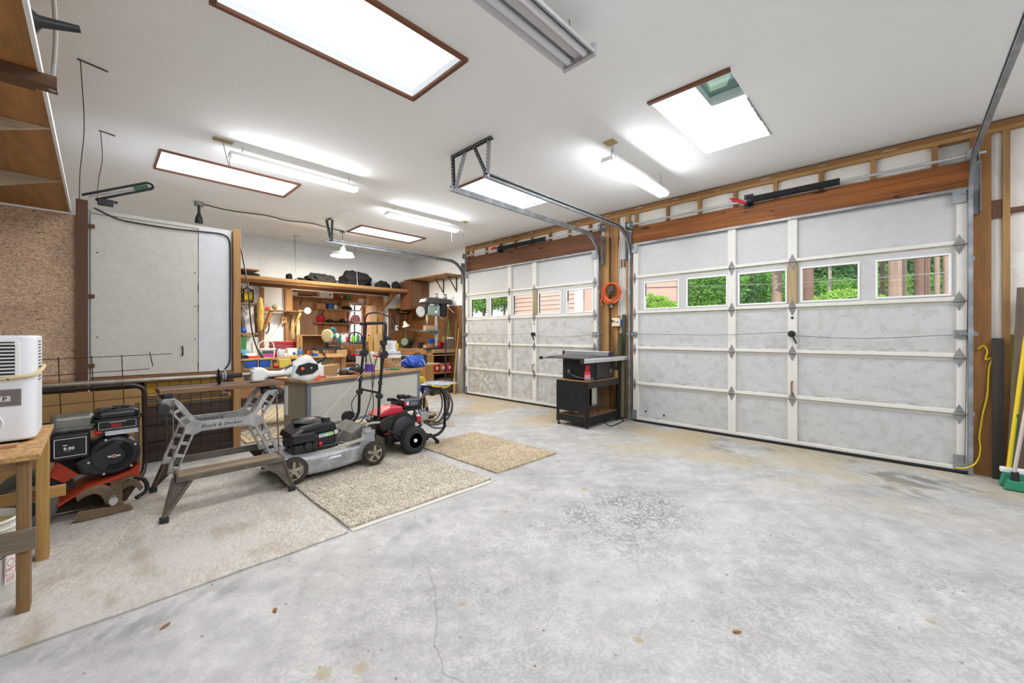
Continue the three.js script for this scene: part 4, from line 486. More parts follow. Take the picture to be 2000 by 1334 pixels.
// ---------- stand with air conditioner and bucket ----------
{
  const st = thing('osb_stand', 'rough stand of strand board and two-by-four legs at the left edge', 'stand', [-0.5, 0, -3.0]);
  mesh('top', bx(0.66, 0.022, 0.82, 0.0, 0.668, -0.02, 0.002), M.osb, st);
  for (const [x, z, w, d] of [[0.282, 0.305, 0.037, 0.089], [0.3, -0.25, 0.045, 0.089], [-0.28, 0.305, 0.037, 0.089], [-0.28, -0.25, 0.037, 0.089]]) mesh('leg', bx(w, 0.655, d, x, 0.3275, z, 0.003), x > 0.29 ? M.pine2 : x > 0 ? M.legB = wood('dull brown two by four', 0xa07c50) : M.pine2, st);
  mesh('stretcher', bx(0.64, 0.09, 0.02, 0.0, 0.32, 0.36, 0.002), M.grey, st); mesh('stretcher', bx(0.72, 0.06, 0.02, 0.02, 0.33, -0.305, 0.002), M.pine2, st); mesh('apron', bx(0.6, 0.06, 0.018, -0.03, 0.625, 0.24, 0.002), M.pine, st);
  mesh('shim', bx(0.1, 0.012, 0.06, 0.2, 0.685, 0.14, 0.001), M.plyRed, st); mesh('shim', bx(0.1, 0.012, 0.06, -0.2, 0.685, -0.06, 0.001), M.plyRed, st);
  const a = thing('air_conditioner', 'white portable air conditioner tied with a rope on the stand', 'air conditioner', [-0.42, 0.692, -3.1]);
  const sh = rpath(0.44, 0.33, 0.055); mesh('body', ex(sh, 0.485, 0.01, [], 10).rotateX(-PI / 2).translate(0, 0.2425, 0), mat('white appliance plastic', 0xe6e8ec, 0.4), a);
  mesh('base', bx(0.4, 0.02, 0.29, 0, 0.004, 0, 0.004), M.blackM, a);
  const gr = mesh('grille_frame', ex(rpath(0.34, 0.2, 0.03), 0.006, 0.002, [rpath(0.31, 0.17, 0.02)], 8).translate(-0.0, 0.37, 0.164), M.white, a); mesh('grille_back', bx(0.31, 0.17, 0.004, 0, 0.37, 0.1655), M.black, a); for (let i = 0; i < 10; i++) mesh('slat', bx(0.31, 0.006, 0.008, 0, 0.3 + i * 0.0162, 0.168, 0.001), M.white, gr);
  for (let i = 0; i < 13; i++) mesh('side_slot', bx(0.003, 0.006, 0.12, 0.2195, 0.27 + i * 0.0155, 0.02), M.dkSteel, a);
  face('rating_label', 0.29, 0.078, canvasTex(512, 140, (g) => { g.fillStyle = '#6f6664'; g.fillRect(0, 0, 512, 140); g.fillStyle = '#d0cac6'; for (let y = 12; y < 132; y += 9) for (let x = 8; x < 380;) { const w = 12 + (x * y * 7 % 40); if ((x * 3 + y * 5) % 11 > 2) g.fillRect(x, y, w, 3); x += w + 8; } g.fillStyle = '#cfc8c6'; g.fillRect(395, 55, 60, 44); g.fillStyle = '#111'; g.font = 'bold 44px sans-serif'; g.fillText('P', 412, 93); g.strokeStyle = '#eee'; g.strokeRect(3, 3, 506, 134); }), a, [0.03, 0.2, 0.1665]);
  face('barcode_sticker', 0.12, 0.02, canvasTex(256, 40, (g) => { g.fillStyle = '#f2f2f2'; g.fillRect(0, 0, 256, 40); g.fillStyle = '#333'; for (let x = 6; x < 240; x += 5) g.fillRect(x, 4, 1 + (x * 7 % 4), 30); }), a, [0.05, 0.142, 0.1668]);
  mesh('drain_recess', [to(0.045, 0.004, 0.075, 0.085, 0.166, 'z', 28, 8), cy(0.035, 0.035, 0.006, 0.075, 0.085, 0.166, 'z', 24)], M.white, a);
  const rp = mesh('rope', [tb([[-0.23, 0.285, 0.172], [0.0, 0.285, 0.178], [0.15, 0.29, 0.178], [0.212, 0.3, 0.16], [0.23, 0.32, 0.08], [0.228, 0.33, -0.1]], 0.008, 8, 40)], mat('tan rope', 0xcbb98c, 0.9), a); mesh('rope_fleck', Array.from({ length: 9 }, (_, i) => bx(0.01, 0.006, 0.004, -0.2 + i * 0.042, 0.287, 0.1845, 0, 0, 0, -0.5)), M.black, rp);
  const b = thing('paint_bucket', 'white plastic bucket standing under the stand', 'bucket', [-0.385, 0.001, -2.9]); mesh('pail', lt([[0.0, 0.004], [0.125, 0.0], [0.14, 0.37], [0.136, 0.37], [0.122, 0.008], [0, 0.01]], 36), M.white, b); for (const y of [0.3, 0.33, 0.362]) mesh('rib', lt([[0.138, -0.006], [0.148, -0.003], [0.148, 0.003], [0.139, 0.006]], 36, 0, y, 0), mat('yellowed white plastic', 0xe2dcc6, 0.5), b); mesh('inner_residue', cy(0.13, 0.128, 0.01, 0, 0.33, 0), mat('dried ochre paint', 0xb0985a, 0.8), b);
  mesh('bail', tb([[0.13, 0.31, 0.02], [0.13, 0.24, 0.06], [0.06, 0.2, 0.13], [-0.08, 0.2, 0.13], [-0.13, 0.31, 0.02]], 0.003, 6, 24), M.dkSteel, b);
  face('red_label', 0.055, 0.13, canvasTex(96, 224, (g) => { g.fillStyle = '#f0efec'; g.fillRect(0, 0, 96, 224); g.strokeStyle = '#b5484a'; g.lineWidth = 5; g.strokeRect(8, 8, 80, 150); g.beginPath(); g.arc(48, 70, 26, 0, 7); g.stroke(); g.fillStyle = '#b5484a'; for (let x = 12; x < 84; x += 9) g.fillRect(x, 170, 4, 44); g.fillRect(14, 112, 66, 8); g.fillRect(14, 128, 50, 6); }), b, [0.118, 0.15, 0.068], [0, 1.05, 0]);
}
// ---------- rotary tiller ----------
{
  const o = thing('rotary_tiller', 'orange rotary tiller with a big black engine beside the wooden stand', 'tiller', [0.04, 0.008, -3.9], 0.05);
  const lab = (w, h, draw) => canvasTex(w, h, draw), blk = M.black;
  mesh('engine_block', [bx(0.36, 0.2, 0.22, -0.05, 0.36, -0.05, 0.03), cy(0.05, 0.06, 0.12, -0.02, 0.3, 0.04, 'z')], M.blackM, o);
  const SX = 0.03, SY = 0.37, shr = mesh('fan_shroud', [lt([[0.0, 0.0], [0.134, 0], [0.138, 0.03], [0.128, 0.075], [0.104, 0.095], [0.097, 0.08], [0.0, 0.075]], 40).rotateX(PI / 2).translate(SX, SY, 0.06), ex([[-0.14, 0.0], [0.05, 0.12], [0.1, 0.1], [0.0, -0.12], [-0.11, -0.08]], 0.1, 0.02).translate(SX - 0.04, SY - 0.01, 0.1)], blk, o);
  for (let i = 0; i < 44; i++) { const a = i / 44 * 2 * PI; mesh('fan_slot', bar([SX + Math.cos(a) * 0.056, SY + Math.sin(a) * 0.056, 0.146], [SX + Math.cos(a + 0.12) * 0.094, SY + Math.sin(a + 0.12) * 0.094, 0.147], 0.003, 0.006), M.slot || (M.slot = paint('deep black', 0x060607, 0.8)), shr); }
  mesh('fan_hub', cy(0.052, 0.052, 0.012, SX, SY, 0.145, 'z', 32), M.blackM, shr);
  face('diamond_emblem', 0.066, 0.028, lab(192, 80, (g) => { g.fillStyle = '#141416'; g.fillRect(0, 0, 192, 80); g.fillStyle = '#f2f2f2'; g.beginPath(); g.moveTo(96, 6); g.lineTo(150, 40); g.lineTo(96, 74); g.lineTo(42, 40); g.fill(); g.fillRect(8, 26, 176, 28); g.fillStyle = '#c8242c'; g.beginPath(); g.moveTo(96, 16); g.lineTo(132, 40); g.lineTo(96, 64); g.lineTo(60, 40); g.fill(); g.fillStyle = '#141416'; g.font = 'bold 17px sans-serif'; g.fillText('BRIGGS & STRATTON', 10, 46, 172); }), o, [SX, SY, 0.1525]);
  for (const a of [0.5, 1.9, 3.3, 4.3, 5.5]) mesh('bolt', cy(0.007, 0.007, 0.01, SX + Math.cos(a) * 0.118, SY + Math.sin(a) * 0.118, 0.146, 'z', 8), M.steel, shr);
  const ac = mesh('air_cleaner', bx(0.175, 0.165, 0.1, -0.165, 0.47, 0.11, 0.018), M.blackGloss, o); face('cleaner_plate', 0.14, 0.115, lab(256, 206, (g) => { g.fillStyle = '#15161b'; g.fillRect(0, 0, 256, 206); g.strokeStyle = '#e6e6e6'; g.lineWidth = 6; g.strokeRect(5, 5, 246, 196); g.fillStyle = '#fff'; g.font = 'bold 44px sans-serif'; g.fillText('9.00', 74, 130); g.fillRect(70, 72, 34, 8); g.fillStyle = '#8a8a90'; g.fillRect(74, 142, 60, 4); }), ac, [-0.165, 0.47, 0.1612]);
  mesh('fuel_tank', [bx(0.2, 0.12, 0.17, -0.15, 0.6, 0.02, 0.03), bx(0.205, 0.01, 0.175, -0.15, 0.59, 0.02, 0.004)], mat('brushed tank steel', 0xa8a89e, 0.3, 0.65, { map: T.worn }), o);
  const tc = mesh('recoil_cover', [bx(0.22, 0.075, 0.2, 0.05, 0.635, 0.03, 0.034), bx(0.23, 0.012, 0.21, 0.05, 0.61, 0.03, 0.004), bx(0.2, 0.11, 0.18, 0.05, 0.56, 0.03, 0.008)], M.blackGloss, o); mesh('cap', [cy(0.03, 0.034, 0.02, 0.06, 0.678, 0.03), bx(0.09, 0.012, 0.025, 0.07, 0.68, 0.03, 0.005)], M.black, tc); mesh('fuel_line', tb([[-0.08, 0.58, 0.1], [-0.05, 0.65, 0.11], [0.0, 0.68, 0.1], [0.04, 0.68, 0.07]], 0.006, 6, 16), M.black, tc);
  face('model_plate', 0.185, 0.052, lab(340, 96, (g) => { g.fillStyle = '#101014'; g.fillRect(0, 0, 340, 96); g.strokeStyle = '#e2ddd4'; g.lineWidth = 5; g.strokeRect(4, 4, 332, 88); g.fillStyle = '#e02232'; g.font = 'bold 56px sans-serif'; g.fillText('900', 110, 78); g.fillStyle = '#e9e9e9'; g.fillRect(96, 16, 150, 6); }), tc, [0.05, 0.572, 0.1215]);
  mesh('throttle_bracket', [bx(0.16, 0.024, 0.004, 0.07, 0.522, 0.126), bx(0.16, 0.004, 0.03, 0.07, 0.51, 0.13)], M.steel, o); mesh('fuel_tap', [cy(0.014, 0.014, 0.03, -0.05, 0.53, 0.12, 'z'), bx(0.03, 0.012, 0.012, -0.04, 0.535, 0.14, 0.003)], M.red, o);
  mesh('tine_shield', [ex([[-0.22, 0.13], [-0.1, 0.205], [0.1, 0.255], [0.15, 0.295], [0.155, 0.21], [0.11, 0.23], [-0.1, 0.185], [-0.22, 0.115]], 0.3, 0.003).translate(0, 0.0, 0.03)], M.orange, o); mesh('side_plate', ex([[-0.26, 0.3], [-0.19, 0.24], [-0.13, 0.28], [-0.22, 0.38]], 0.012).translate(0, 0, 0.1), M.orange, o); mesh('belt_guard', ex([[-0.3, 0.16], [-0.14, 0.2], [-0.16, 0.28], [-0.32, 0.3]], 0.03).translate(0, 0, 0.07), M.blackM, o);
  mesh('gear_case', [ex([[-0.3, 0.02], [0.1, 0.0], [0.16, 0.1], [-0.08, 0.14], [-0.3, 0.06]], 0.12, 0.01).translate(0, 0.02, -0.02)], M.rustD = mat('muddy steel', 0x5a4a3a, 0.85, 0.2, { map: T.worn }), o);
  const tineM = M.tine = mat('worn tine steel', 0x9a8468, 0.6, 0.4, { map: T.worn }), hook = (k) => { const sh = new THREE.Shape(); sh.moveTo(-0.145, 0.15); sh.quadraticCurveTo(-0.09, 0.2, -0.03, 0.195); sh.quadraticCurveTo(0.02, 0.18, 0.04, 0.1); sh.lineTo(0.085, 0.02); sh.lineTo(0.03, 0.0); sh.lineTo(-0.015, 0.07); sh.quadraticCurveTo(-0.03, 0.145, -0.07, 0.145); sh.quadraticCurveTo(-0.11, 0.14, -0.135, 0.115); sh.lineTo(-0.145, 0.15); return ex(sh, 0.01, 0.002, [], 10).scale(k, k, 1); };
  mesh('tine', hook(1).translate(-0.0, 0.01, 0.18), tineM, o); mesh('tine', hook(0.9).rotateY(PI).rotateZ(0.5).translate(0.09, 0.05, 0.15), tineM, o); mesh('tine', hook(0.8).rotateY(PI).rotateZ(-0.5).translate(0.02, 0.06, 0.11), tineM, o); mesh('tine', ex([[-0.16, 0.03], [-0.13, 0.07], [-0.02, 0.06], [0.1, 0.045], [0.12, 0.01], [-0.12, 0.0]], 0.02, 0.005).translate(0.0, 0.0, 0.2), tineM, o); mesh('tine_bolt', cy(0.017, 0.017, 0.03, 0.022, 0.075, 0.195, 'z', 8), M.steel, o);
  mesh('axle', [cy(0.022, 0.022, 0.5, 0.02, 0.1, 0, 'z'), cy(0.016, 0.016, 0.03, 0.02, 0.1, 0.19, 'z', 6)], M.steel, o);
  for (const z of [0.2, -0.24]) { const w = mesh('wheel', [lt([[0.05, -0.04], [0.1, -0.042], [0.128, -0.03], [0.135, 0], [0.128, 0.03], [0.1, 0.042], [0.05, 0.04]], 32).rotateX(PI / 2).translate(-0.345, 0.135, z - 0.06)], mat('dusty grey tyre', 0x5c5850, 0.9), o); mesh('rim', lt([[0, -0.02], [0.06, -0.025], [0.085, -0.035], [0.09, 0], [0.085, 0.035], [0.06, 0.02], [0, 0.03]], 24).rotateX(PI / 2).translate(-0.345, 0.135, z - 0.06), M.dkSteel, w); }
  mesh('drag_skid', tb([[0.14, 0.16, -0.05], [0.2, 0.12, -0.04], [0.21, 0.05, -0.02], [0.15, 0.02, 0.02]], 0.014, 8, 20), M.blackM, o);
}
// ---------- folding workbench ----------
{
  const o = thing('folding_workbench', 'folding workbench with wooden jaws and a cast aluminium frame', 'workbench', [0.66, 0.009, -3.66]);
  const hf = shp([[-0.37, 0.72], [-0.36, 0.745], [-0.3, 0.745], [-0.27, 0.72], [-0.19, 0.59], [-0.16, 0.57], [0.11, 0.57], [0.15, 0.59], [0.22, 0.72], [0.25, 0.745], [0.31, 0.745], [0.32, 0.72], [0.22, 0.56], [0.22, 0.53], [0.32, 0.3], [0.33, 0.23], [0.26, 0.23], [0.25, 0.28], [0.16, 0.485], [0.12, 0.505], [-0.16, 0.505], [-0.2, 0.485], [-0.27, 0.3], [-0.28, 0.25], [-0.34, 0.25], [-0.33, 0.31], [-0.25, 0.52], [-0.25, 0.55]]);
  const holes = []; const quad = (a, b, t0, t1, w) => { const dx = b[0] - a[0], dy = b[1] - a[1], L = Math.hypot(dx, dy), nx = -dy / L * w, ny = dx / L * w, p = (t, s) => [a[0] + dx * t + nx * s, a[1] + dy * t + ny * s]; holes.push([p(t0, -1), p(t1, -1), p(t1, 1), p(t0, 1)]); };
  for (const [a, b] of [[[-0.325, 0.72], [-0.225, 0.555]], [[0.28, 0.72], [0.18, 0.555]], [[-0.305, 0.27], [-0.222, 0.515]], [[0.29, 0.26], [0.19, 0.515]]]) for (const [t0, t1] of [[0.08, 0.32], [0.4, 0.64], [0.72, 0.92]]) quad(a, b, t0, t1, 0.017);
  [[0.17, 'front_casting', 'Black & Decker', 0.3], [-0.13, 'rear_casting', 'WORKMATE', 0.28]].forEach(([z, n, txt, w]) => { const c = mesh(n, ex(shp(hf.getPoints().map((p) => [p.x, p.y])), 0.026, 0.003, holes), M.alu, o); c.position.z = z; face('raised_lettering', w, 0.04, canvasTex(512, 72, (g) => { g.fillStyle = '#a1a1a0'; g.fillRect(0, 0, 512, 72); g.fillStyle = '#2c2c2c'; g.font = (txt[0] === 'B' ? 'italic ' : '') + 'bold 58px sans-serif'; g.fillText(txt, 10, 56, 492); }), c, [-0.02, 0.538, 0.0145]); });
  const tp = M.jaw = mat('worn laminated jaw', 0x9a7658, 0.7, 0, { map: T.wood }); mesh('jaw', bx(0.745, 0.03, 0.11, 0, 0.785, 0.06, 0.004), tp, o); mesh('jaw', bx(0.745, 0.03, 0.13, 0, 0.785, -0.09, 0.004), M.jaw2 = mat('darker worn jaw', 0x6a4c3a, 0.7, 0, { map: T.wood }), o);
  for (const x of [-0.33, 0.29]) { mesh('clamp_screw', [rod([x, 0.745, 0.16], [x, 0.745, -0.15], 0.014, 10), bx(0.05, 0.05, 0.3, x, 0.752, 0, 0.008)], M.blackM, o); }
  mesh('crank', [cy(0.03, 0.034, 0.1, -0.36, 0.69, 0.2, 'z', 16), rod([-0.36, 0.69, 0.22], [-0.345, 0.57, 0.235], 0.006), to(0.02, 0.005, -0.345, 0.645, 0.255, 'z', 16, 6)], M.dkSteel, o); mesh('crank', [sp(0.055, 0.33, 0.71, 0.1, 1, 0.9, 1), bx(0.12, 0.05, 0.1, 0.29, 0.73, 0.08, 0.02)], M.blackM, o);
  mesh('step', bx(0.6, 0.022, 0.13, 0, 0.258, 0.26, 0.003), M.step = mat('worn grey step board', 0xb5a58c, 0.85, 0, { map: T.wood }), o); mesh('step_lip', [bx(0.6, 0.035, 0.006, 0, 0.24, 0.327, 0.002), bx(0.012, 0.05, 0.14, -0.303, 0.25, 0.26), bx(0.012, 0.05, 0.14, 0.303, 0.25, 0.26)], M.lip = mat('grey brown steel', 0x857b6e, 0.6, 0.4, { map: T.worn }), o);
  mesh('lower_rail', bx(0.62, 0.05, 0.02, 0, 0.24, -0.2, 0.003), M.lip, o);
  for (const [x, s] of [[-0.31, -1], [0.3, 1]]) for (const [z, dz] of [[0.3, 0.06], [-0.2, -0.15]]) {
    const fx = x + s * 0.06, f = [fx, 0.03, z + dz], leg = mesh('leg', [bar([x + s * 0.005, 0.25, z], f, 0.016, 0.03), bar([x - s * 0.1, 0.25, z], f, 0.014, 0.022)], M.lip, o);
    mesh('web', ex([[x + s * 0.01, 0.25], [x - s * 0.09, 0.25], [fx - s * 0.012, 0.06], [fx, 0.06]].sort(() => 0), 0.004).applyMatrix4(new THREE.Matrix4().makeShear(0, 0, 0, -dz / 0.22, 0, 0)).translate(0, 0, z + dz * 0.25 / 0.22), M.lip2 || (M.lip2 = mat('brown web steel', 0x6f665c, 0.65, 0.3, { map: T.worn })), leg);
    mesh('rubber_foot', bx(0.045, 0.035, 0.04, fx, 0.018, z + dz, 0.006), M.rubber, o);
  }
  for (const x of [-0.31, 0.3]) mesh('fold_strut', [bar([x, 0.74, 0.2], [x - 0.01, 0.26, 0.3], 0.006, 0.022), bar([x, 0.74, -0.16], [x + 0.01, 0.24, -0.22], 0.006, 0.022)], M.lip, o);
}
// ---------- string trimmer lying on it ----------
{
  const o = thing('string_trimmer', 'white and black petrol string trimmer lying across the folding workbench', 'trimmer', [0.9, 0.874, -3.63], 0.02);
  mesh('shaft', rod([-1.5, 0.012, 0.0], [-0.05, 0, 0], 0.0145, 12), mat('worn shaft', 0xa79f90, 0.35, 0.7, { map: T.worn }), o);
  mesh('grip', cy(0.019, 0.019, 0.1, -0.18, 0, 0, 'x', 14), M.rubber, o); mesh('grip_ring', [to(0.03, 0.008, -0.24, 0, 0, 'x', 20, 8), bx(0.03, 0.05, 0.05, -0.25, 0, 0, 0.01)], M.galv, o);
  mesh('hand_guard', lt([[0, -0.012], [0.045, -0.012], [0.062, 0], [0.045, 0.012], [0, 0.014]], 28).rotateZ(PI / 2).translate(-0.275, -0.002, 0), M.blackGloss, o);
  mesh('clutch_housing', [bx(0.09, 0.1, 0.09, -0.03, -0.01, 0, 0.02), ex([[-0.05, -0.06], [0.0, -0.06], [0.04, -0.028], [0.22, -0.022], [0.28, -0.05], [0.3, 0.05], [0.22, 0.045], [0.14, 0.012], [0.05, 0.018], [0.0, 0.05], [-0.06, 0.05]], 0.085, 0.018)], mat('trimmer white plastic', 0xdcdcd8, 0.4), o);
  mesh('engine_cover', [ex([[0.2, -0.05], [0.22, 0.06], [0.3, 0.12], [0.35, 0.13], [0.385, 0.09], [0.43, 0.04], [0.44, -0.01], [0.42, -0.065], [0.32, -0.085]], 0.15, 0.03)], mats['trimmer white plastic'], o);
  mesh('starter_cover', ex([[0.225, 0.0], [0.25, 0.055], [0.33, 0.075], [0.4, 0.06], [0.405, 0.015], [0.36, -0.02], [0.26, -0.03]], 0.02, 0.005).translate(0, 0, 0.075), M.blackGloss, o); mesh('starter_button', cy(0.014, 0.014, 0.012, 0.275, 0.028, 0.088, 'z', 14), M.orangeP = paint('orange plastic', 0xe0562a, 0.5), o); mesh('cover_screw', cy(0.008, 0.008, 0.01, 0.345, 0.03, 0.088, 'z', 12), M.steel, o);
  for (let i = 0; i < 4; i++) mesh('vent_slot', bx(0.006, 0.034, 0.006, 0.165 + i * 0.014, 0.035 + i * 0.008, 0.0415, 0, 0, 0, -0.4), M.black, o);
  mesh('fuel_cap', cy(0.025, 0.025, 0.04, 0.41, -0.06, 0.05, 'z', 18), M.orangeP, o); mesh('exhaust_box', bx(0.06, 0.1, 0.1, 0.435, -0.005, 0, 0.012), mats['trimmer white plastic'], o);
  mesh('harness_arm', [bar([0.4, 0.05, 0.0], [0.5, 0.11, 0.0], 0.03, 0.02)], M.black, o); mesh('hose_bracket', rod([0.2, -0.065, 0.02], [0.3, -0.065, 0.06], 0.004), M.steel, o);
}
// ---------- lawn mower ----------
{
  const o = thing('lawn_mower', 'silver push lawn mower with black engine and upright folded handle', 'lawn mower', [1.39, 0.018, -3.66]);
  const silver = mat('silver enamel deck', 0xc9ccd0, 0.35, 0.25, { map: T.worn });
  const R = 0.103; const spoke = (r) => { const g = []; for (let i = 0; i < 5; i++) { const a = i / 5 * 2 * PI + 0.3; g.push(bar([Math.cos(a) * 0.015, Math.sin(a) * 0.015, 0], [Math.cos(a) * r, Math.sin(a) * r, 0], 0.022, 0.024)); } return g; };
  for (const [x, z, s] of [[-0.33, 0.27, 1], [0.335, 0.27, 1], [-0.33, -0.25, -1], [0.335, -0.25, -1]]) {
    const w = mesh('wheel', [lt([[0.076, -0.021], [0.096, -0.024], [R, -0.012], [R, 0.012], [0.096, 0.024], [0.076, 0.021]], 40).rotateX(PI / 2), ...Array.from({ length: 40 }, (_, i) => { const a = i / 40 * 2 * PI; return bx(0.008, 0.006, 0.042, Math.cos(a) * R, Math.sin(a) * R, 0, 0, 0, 0, a + PI / 2); })], M.tyreM = mat('dusty tyre', 0x4a443a, 0.9, 0, { map: T.worn }), o); w.position.set(x, R + 0.004, z); w.scale.setScalar(0.985);
    mesh('hub', [...spoke(0.075), cy(0.022, 0.022, 0.04, 0, 0, 0, 'z', 18), to(0.074, 0.007, 0, 0, 0, 'z', 32, 8)], M.hub = mat('tan grey wheel plastic', 0xc0b59e, 0.55, 0.1, { map: T.worn }), w); mesh('dish', cy(0.072, 0.072, 0.008, 0, 0, -0.012 * s, 'z', 28), M.dish = paint('dark wheel dish', 0x55503f, 0.7), w);
  }
  const d = new THREE.Shape(); d.moveTo(-0.4, -0.2); d.quadraticCurveTo(-0.44, -0.22, -0.36, 0.2); d.quadraticCurveTo(-0.2, 0.3, 0.05, 0.25); d.quadraticCurveTo(0.22, 0.2, 0.33, 0.18); d.lineTo(0.36, -0.2); d.quadraticCurveTo(0.0, -0.28, -0.4, -0.2);
  mesh('deck', new THREE.ExtrudeGeometry(d, { depth: 0.09, bevelEnabled: true, bevelThickness: 0.03, bevelSize: 0.035, bevelOffset: -0.01, bevelSegments: 5, curveSegments: 14 }).rotateX(PI / 2).translate(0, 0.165, 0), silver, o);
  mesh('deck_skirt', bx(0.62, 0.03, 0.42, -0.03, 0.055, 0, 0.012), M.mud = mat('dusty brown grey', 0x6e6455, 0.9, 0, { map: T.worn }), o);
  mesh('side_bar', [bar([-0.31, 0.165, 0.235], [0.26, 0.245, 0.235], 0.012, 0.026)], M.barM = mat('pale steel bar', 0xb9b5a8, 0.5, 0.4), o); mesh('side_bar', bar([-0.31, 0.165, -0.235], [0.26, 0.245, -0.235], 0.012, 0.026), M.barM, o);
  mesh('front_guard', bx(0.08, 0.05, 0.4, -0.39, 0.175, 0, 0.02), mat('blue grey plastic', 0x5c6a72, 0.5), o);
  mesh('tilt_panel', ex([[0.2, 0.1], [0.38, 0.1], [0.35, 0.3], [0.32, 0.33], [0.25, 0.33]], 0.014, 0.003).translate(0, 0, 0.22), silver, o); mesh('tilt_panel', ex([[0.2, 0.1], [0.38, 0.1], [0.35, 0.3], [0.32, 0.33], [0.25, 0.33]], 0.014, 0.003).translate(0, 0, -0.22), silver, o); mesh('rear_chute', ex([[0.1, 0.17], [0.3, 0.17], [0.33, 0.33], [0.26, 0.36], [0.16, 0.3]], 0.36, 0.02), M.chute = mat('dusty chute', 0x8d8a80, 0.5, 0.2, { map: T.worn }), o);
  const e = mesh('engine', [bx(0.36, 0.13, 0.26, -0.12, 0.27, 0, 0.03), bx(0.2, 0.08, 0.16, -0.2, 0.23, 0.08, 0.02), bx(0.34, 0.04, 0.3, -0.1, 0.21, 0, 0.015)], M.black, o);
  mesh('engine_cover', ex([[-0.32, 0.32], [-0.3, 0.36], [-0.22, 0.405], [-0.06, 0.425], [0.02, 0.42], [0.06, 0.39], [0.07, 0.33], [0.04, 0.315]], 0.28, 0.03).translate(0, 0, -0.01), M.blackGloss, o);
  mesh('recoil_dome', lt([[0, 0.03], [0.06, 0.028], [0.095, 0.016], [0.105, 0.0]], 32).scale(1.25, 1, 1).translate(-0.13, 0.418, -0.03), M.black, e); for (let i = 0; i < 28; i++) { const a = i / 28 * 2 * PI; mesh('dome_rib', bar([-0.13 + Math.cos(a) * 0.07, 0.447, -0.03 + Math.sin(a) * 0.055], [-0.13 + Math.cos(a) * 0.118, 0.436, -0.03 + Math.sin(a) * 0.094], 0.004, 0.004), M.dkSteel, e); }
  
  mesh('fuel_cap', [cy(0.036, 0.036, 0.03, -0.02, 0.43, 0.09, 'y', 20), cy(0.03, 0.036, 0.012, -0.02, 0.448, 0.09, 'y', 20)], M.black, e); mesh('air_filter', bx(0.18, 0.075, 0.07, -0.22, 0.32, 0.145, 0.012), M.black, e); mesh('carburettor', [cy(0.03, 0.03, 0.05, -0.19, 0.255, 0.16, 'z'), cy(0.02, 0.02, 0.06, -0.14, 0.25, 0.16, 'z')], M.dkSteel, e); mesh('primer_bulb', sp(0.018, -0.09, 0.25, 0.16), M.red, e);
  face('engine_sticker', 0.12, 0.035, canvasTex(256, 76, (g) => { g.fillStyle = '#d9ddd4'; g.fillRect(0, 0, 256, 76); g.fillStyle = '#3f8f7c'; g.fillRect(0, 0, 256, 22); g.fillStyle = '#b9d08a'; g.fillRect(150, 22, 106, 54); g.fillStyle = '#556'; for (let y = 30; y < 72; y += 9) g.fillRect(8, y, 120 - y % 30, 3); }), e, [-0.03, 0.315, 0.1315], [0, 0, 0.06]);
  face('white_sticker', 0.03, 0.035, canvasTex(64, 76, (g) => { g.fillStyle = '#e8e8e8'; g.fillRect(0, 0, 64, 76); g.fillStyle = '#666'; for (let y = 8; y < 70; y += 10) g.fillRect(6, y, 50, 4); }), e, [0.05, 0.325, 0.1395], [0, 0, 0.06]);
  face('deck_lettering', 0.15, 0.02, canvasTex(256, 34, (g) => { g.fillStyle = '#a5a9ae'; g.fillRect(0, 0, 256, 34); g.fillStyle = '#f2f2f2'; for (let x = 8; x < 235; x += 32) { g.beginPath(); g.moveTo(x + 8, 6); g.lineTo(x + 26, 6); g.lineTo(x + 18, 28); g.lineTo(x, 28); g.fill(); } }), o, [-0.05, 0.155, 0.292], [-0.35, -0.08, 0.0]);
  // handle
  const hb = M.handle = paint('black handle tube', 0x17181a, 0.4, 0.2);
  for (const z of [0.205, -0.195]) { mesh('lower_tube', pipe([[0.3, 0.26, z], [0.41, 0.38, z], [0.415, 0.62, z]], 0.0135, 0.06, 10), hb, o); mesh('upper_tube', rod([0.412, 0.58, z], [0.475, 1.18, z], 0.0135, 10), hb, o); mesh('pivot_knob', [cy(0.038, 0.038, 0.03, 0.45, 0.98, z + 0.02, 'z', 20), cy(0.008, 0.008, 0.04, 0.45, 0.98, z + 0.025, 'z', 8)], M.black, o); mesh('quick_lever', bx(0.075, 0.018, 0.02, 0.4, 0.965, z - 0.01, 0.006, 0, 0, -0.2), M.red, o); mesh('fold_clamp', [cy(0.026, 0.026, 0.05, 0.415, 0.6, z, 'z', 16)], M.black, o); mesh('cable_clip', bx(0.03, 0.04, 0.03, 0.425, 0.72, z, 0.006), M.black, o); }
  mesh('cross_bar', rod([0.418, 0.63, 0.2], [0.418, 0.63, -0.19], 0.0125, 10), hb, o);
  mesh('top_grip', pipe([[0.47, 1.15, 0.205], [0.485, 1.275, 0.205], [0.475, 1.275, -0.3]], 0.0155, 0.06, 10), M.rubber, o); mesh('top_grip', rod([0.472, 1.16, -0.195], [0.478, 1.27, -0.195], 0.0155, 10), M.rubber, o);
  mesh('bail_lever', pipe([[0.47, 1.13, 0.225], [0.57, 1.2, 0.22], [0.54, 1.33, 0.19], [0.5, 1.385, 0.0], [0.46, 1.37, -0.16], [0.47, 1.2, -0.2]], 0.0075, 0.07), M.dkSteel, o); mesh('drive_lever', pipe([[0.46, 1.1, -0.19], [0.42, 1.19, -0.2], [0.36, 1.18, -0.3], [0.38, 1.08, -0.36], [0.45, 1.08, -0.2]], 0.006, 0.05), M.blackM, o); mesh('lever_mount', [bx(0.05, 0.04, 0.04, 0.49, 1.13, 0.22, 0.01), bx(0.06, 0.05, 0.04, 0.46, 1.09, 0.2, 0.01)], M.black, o);
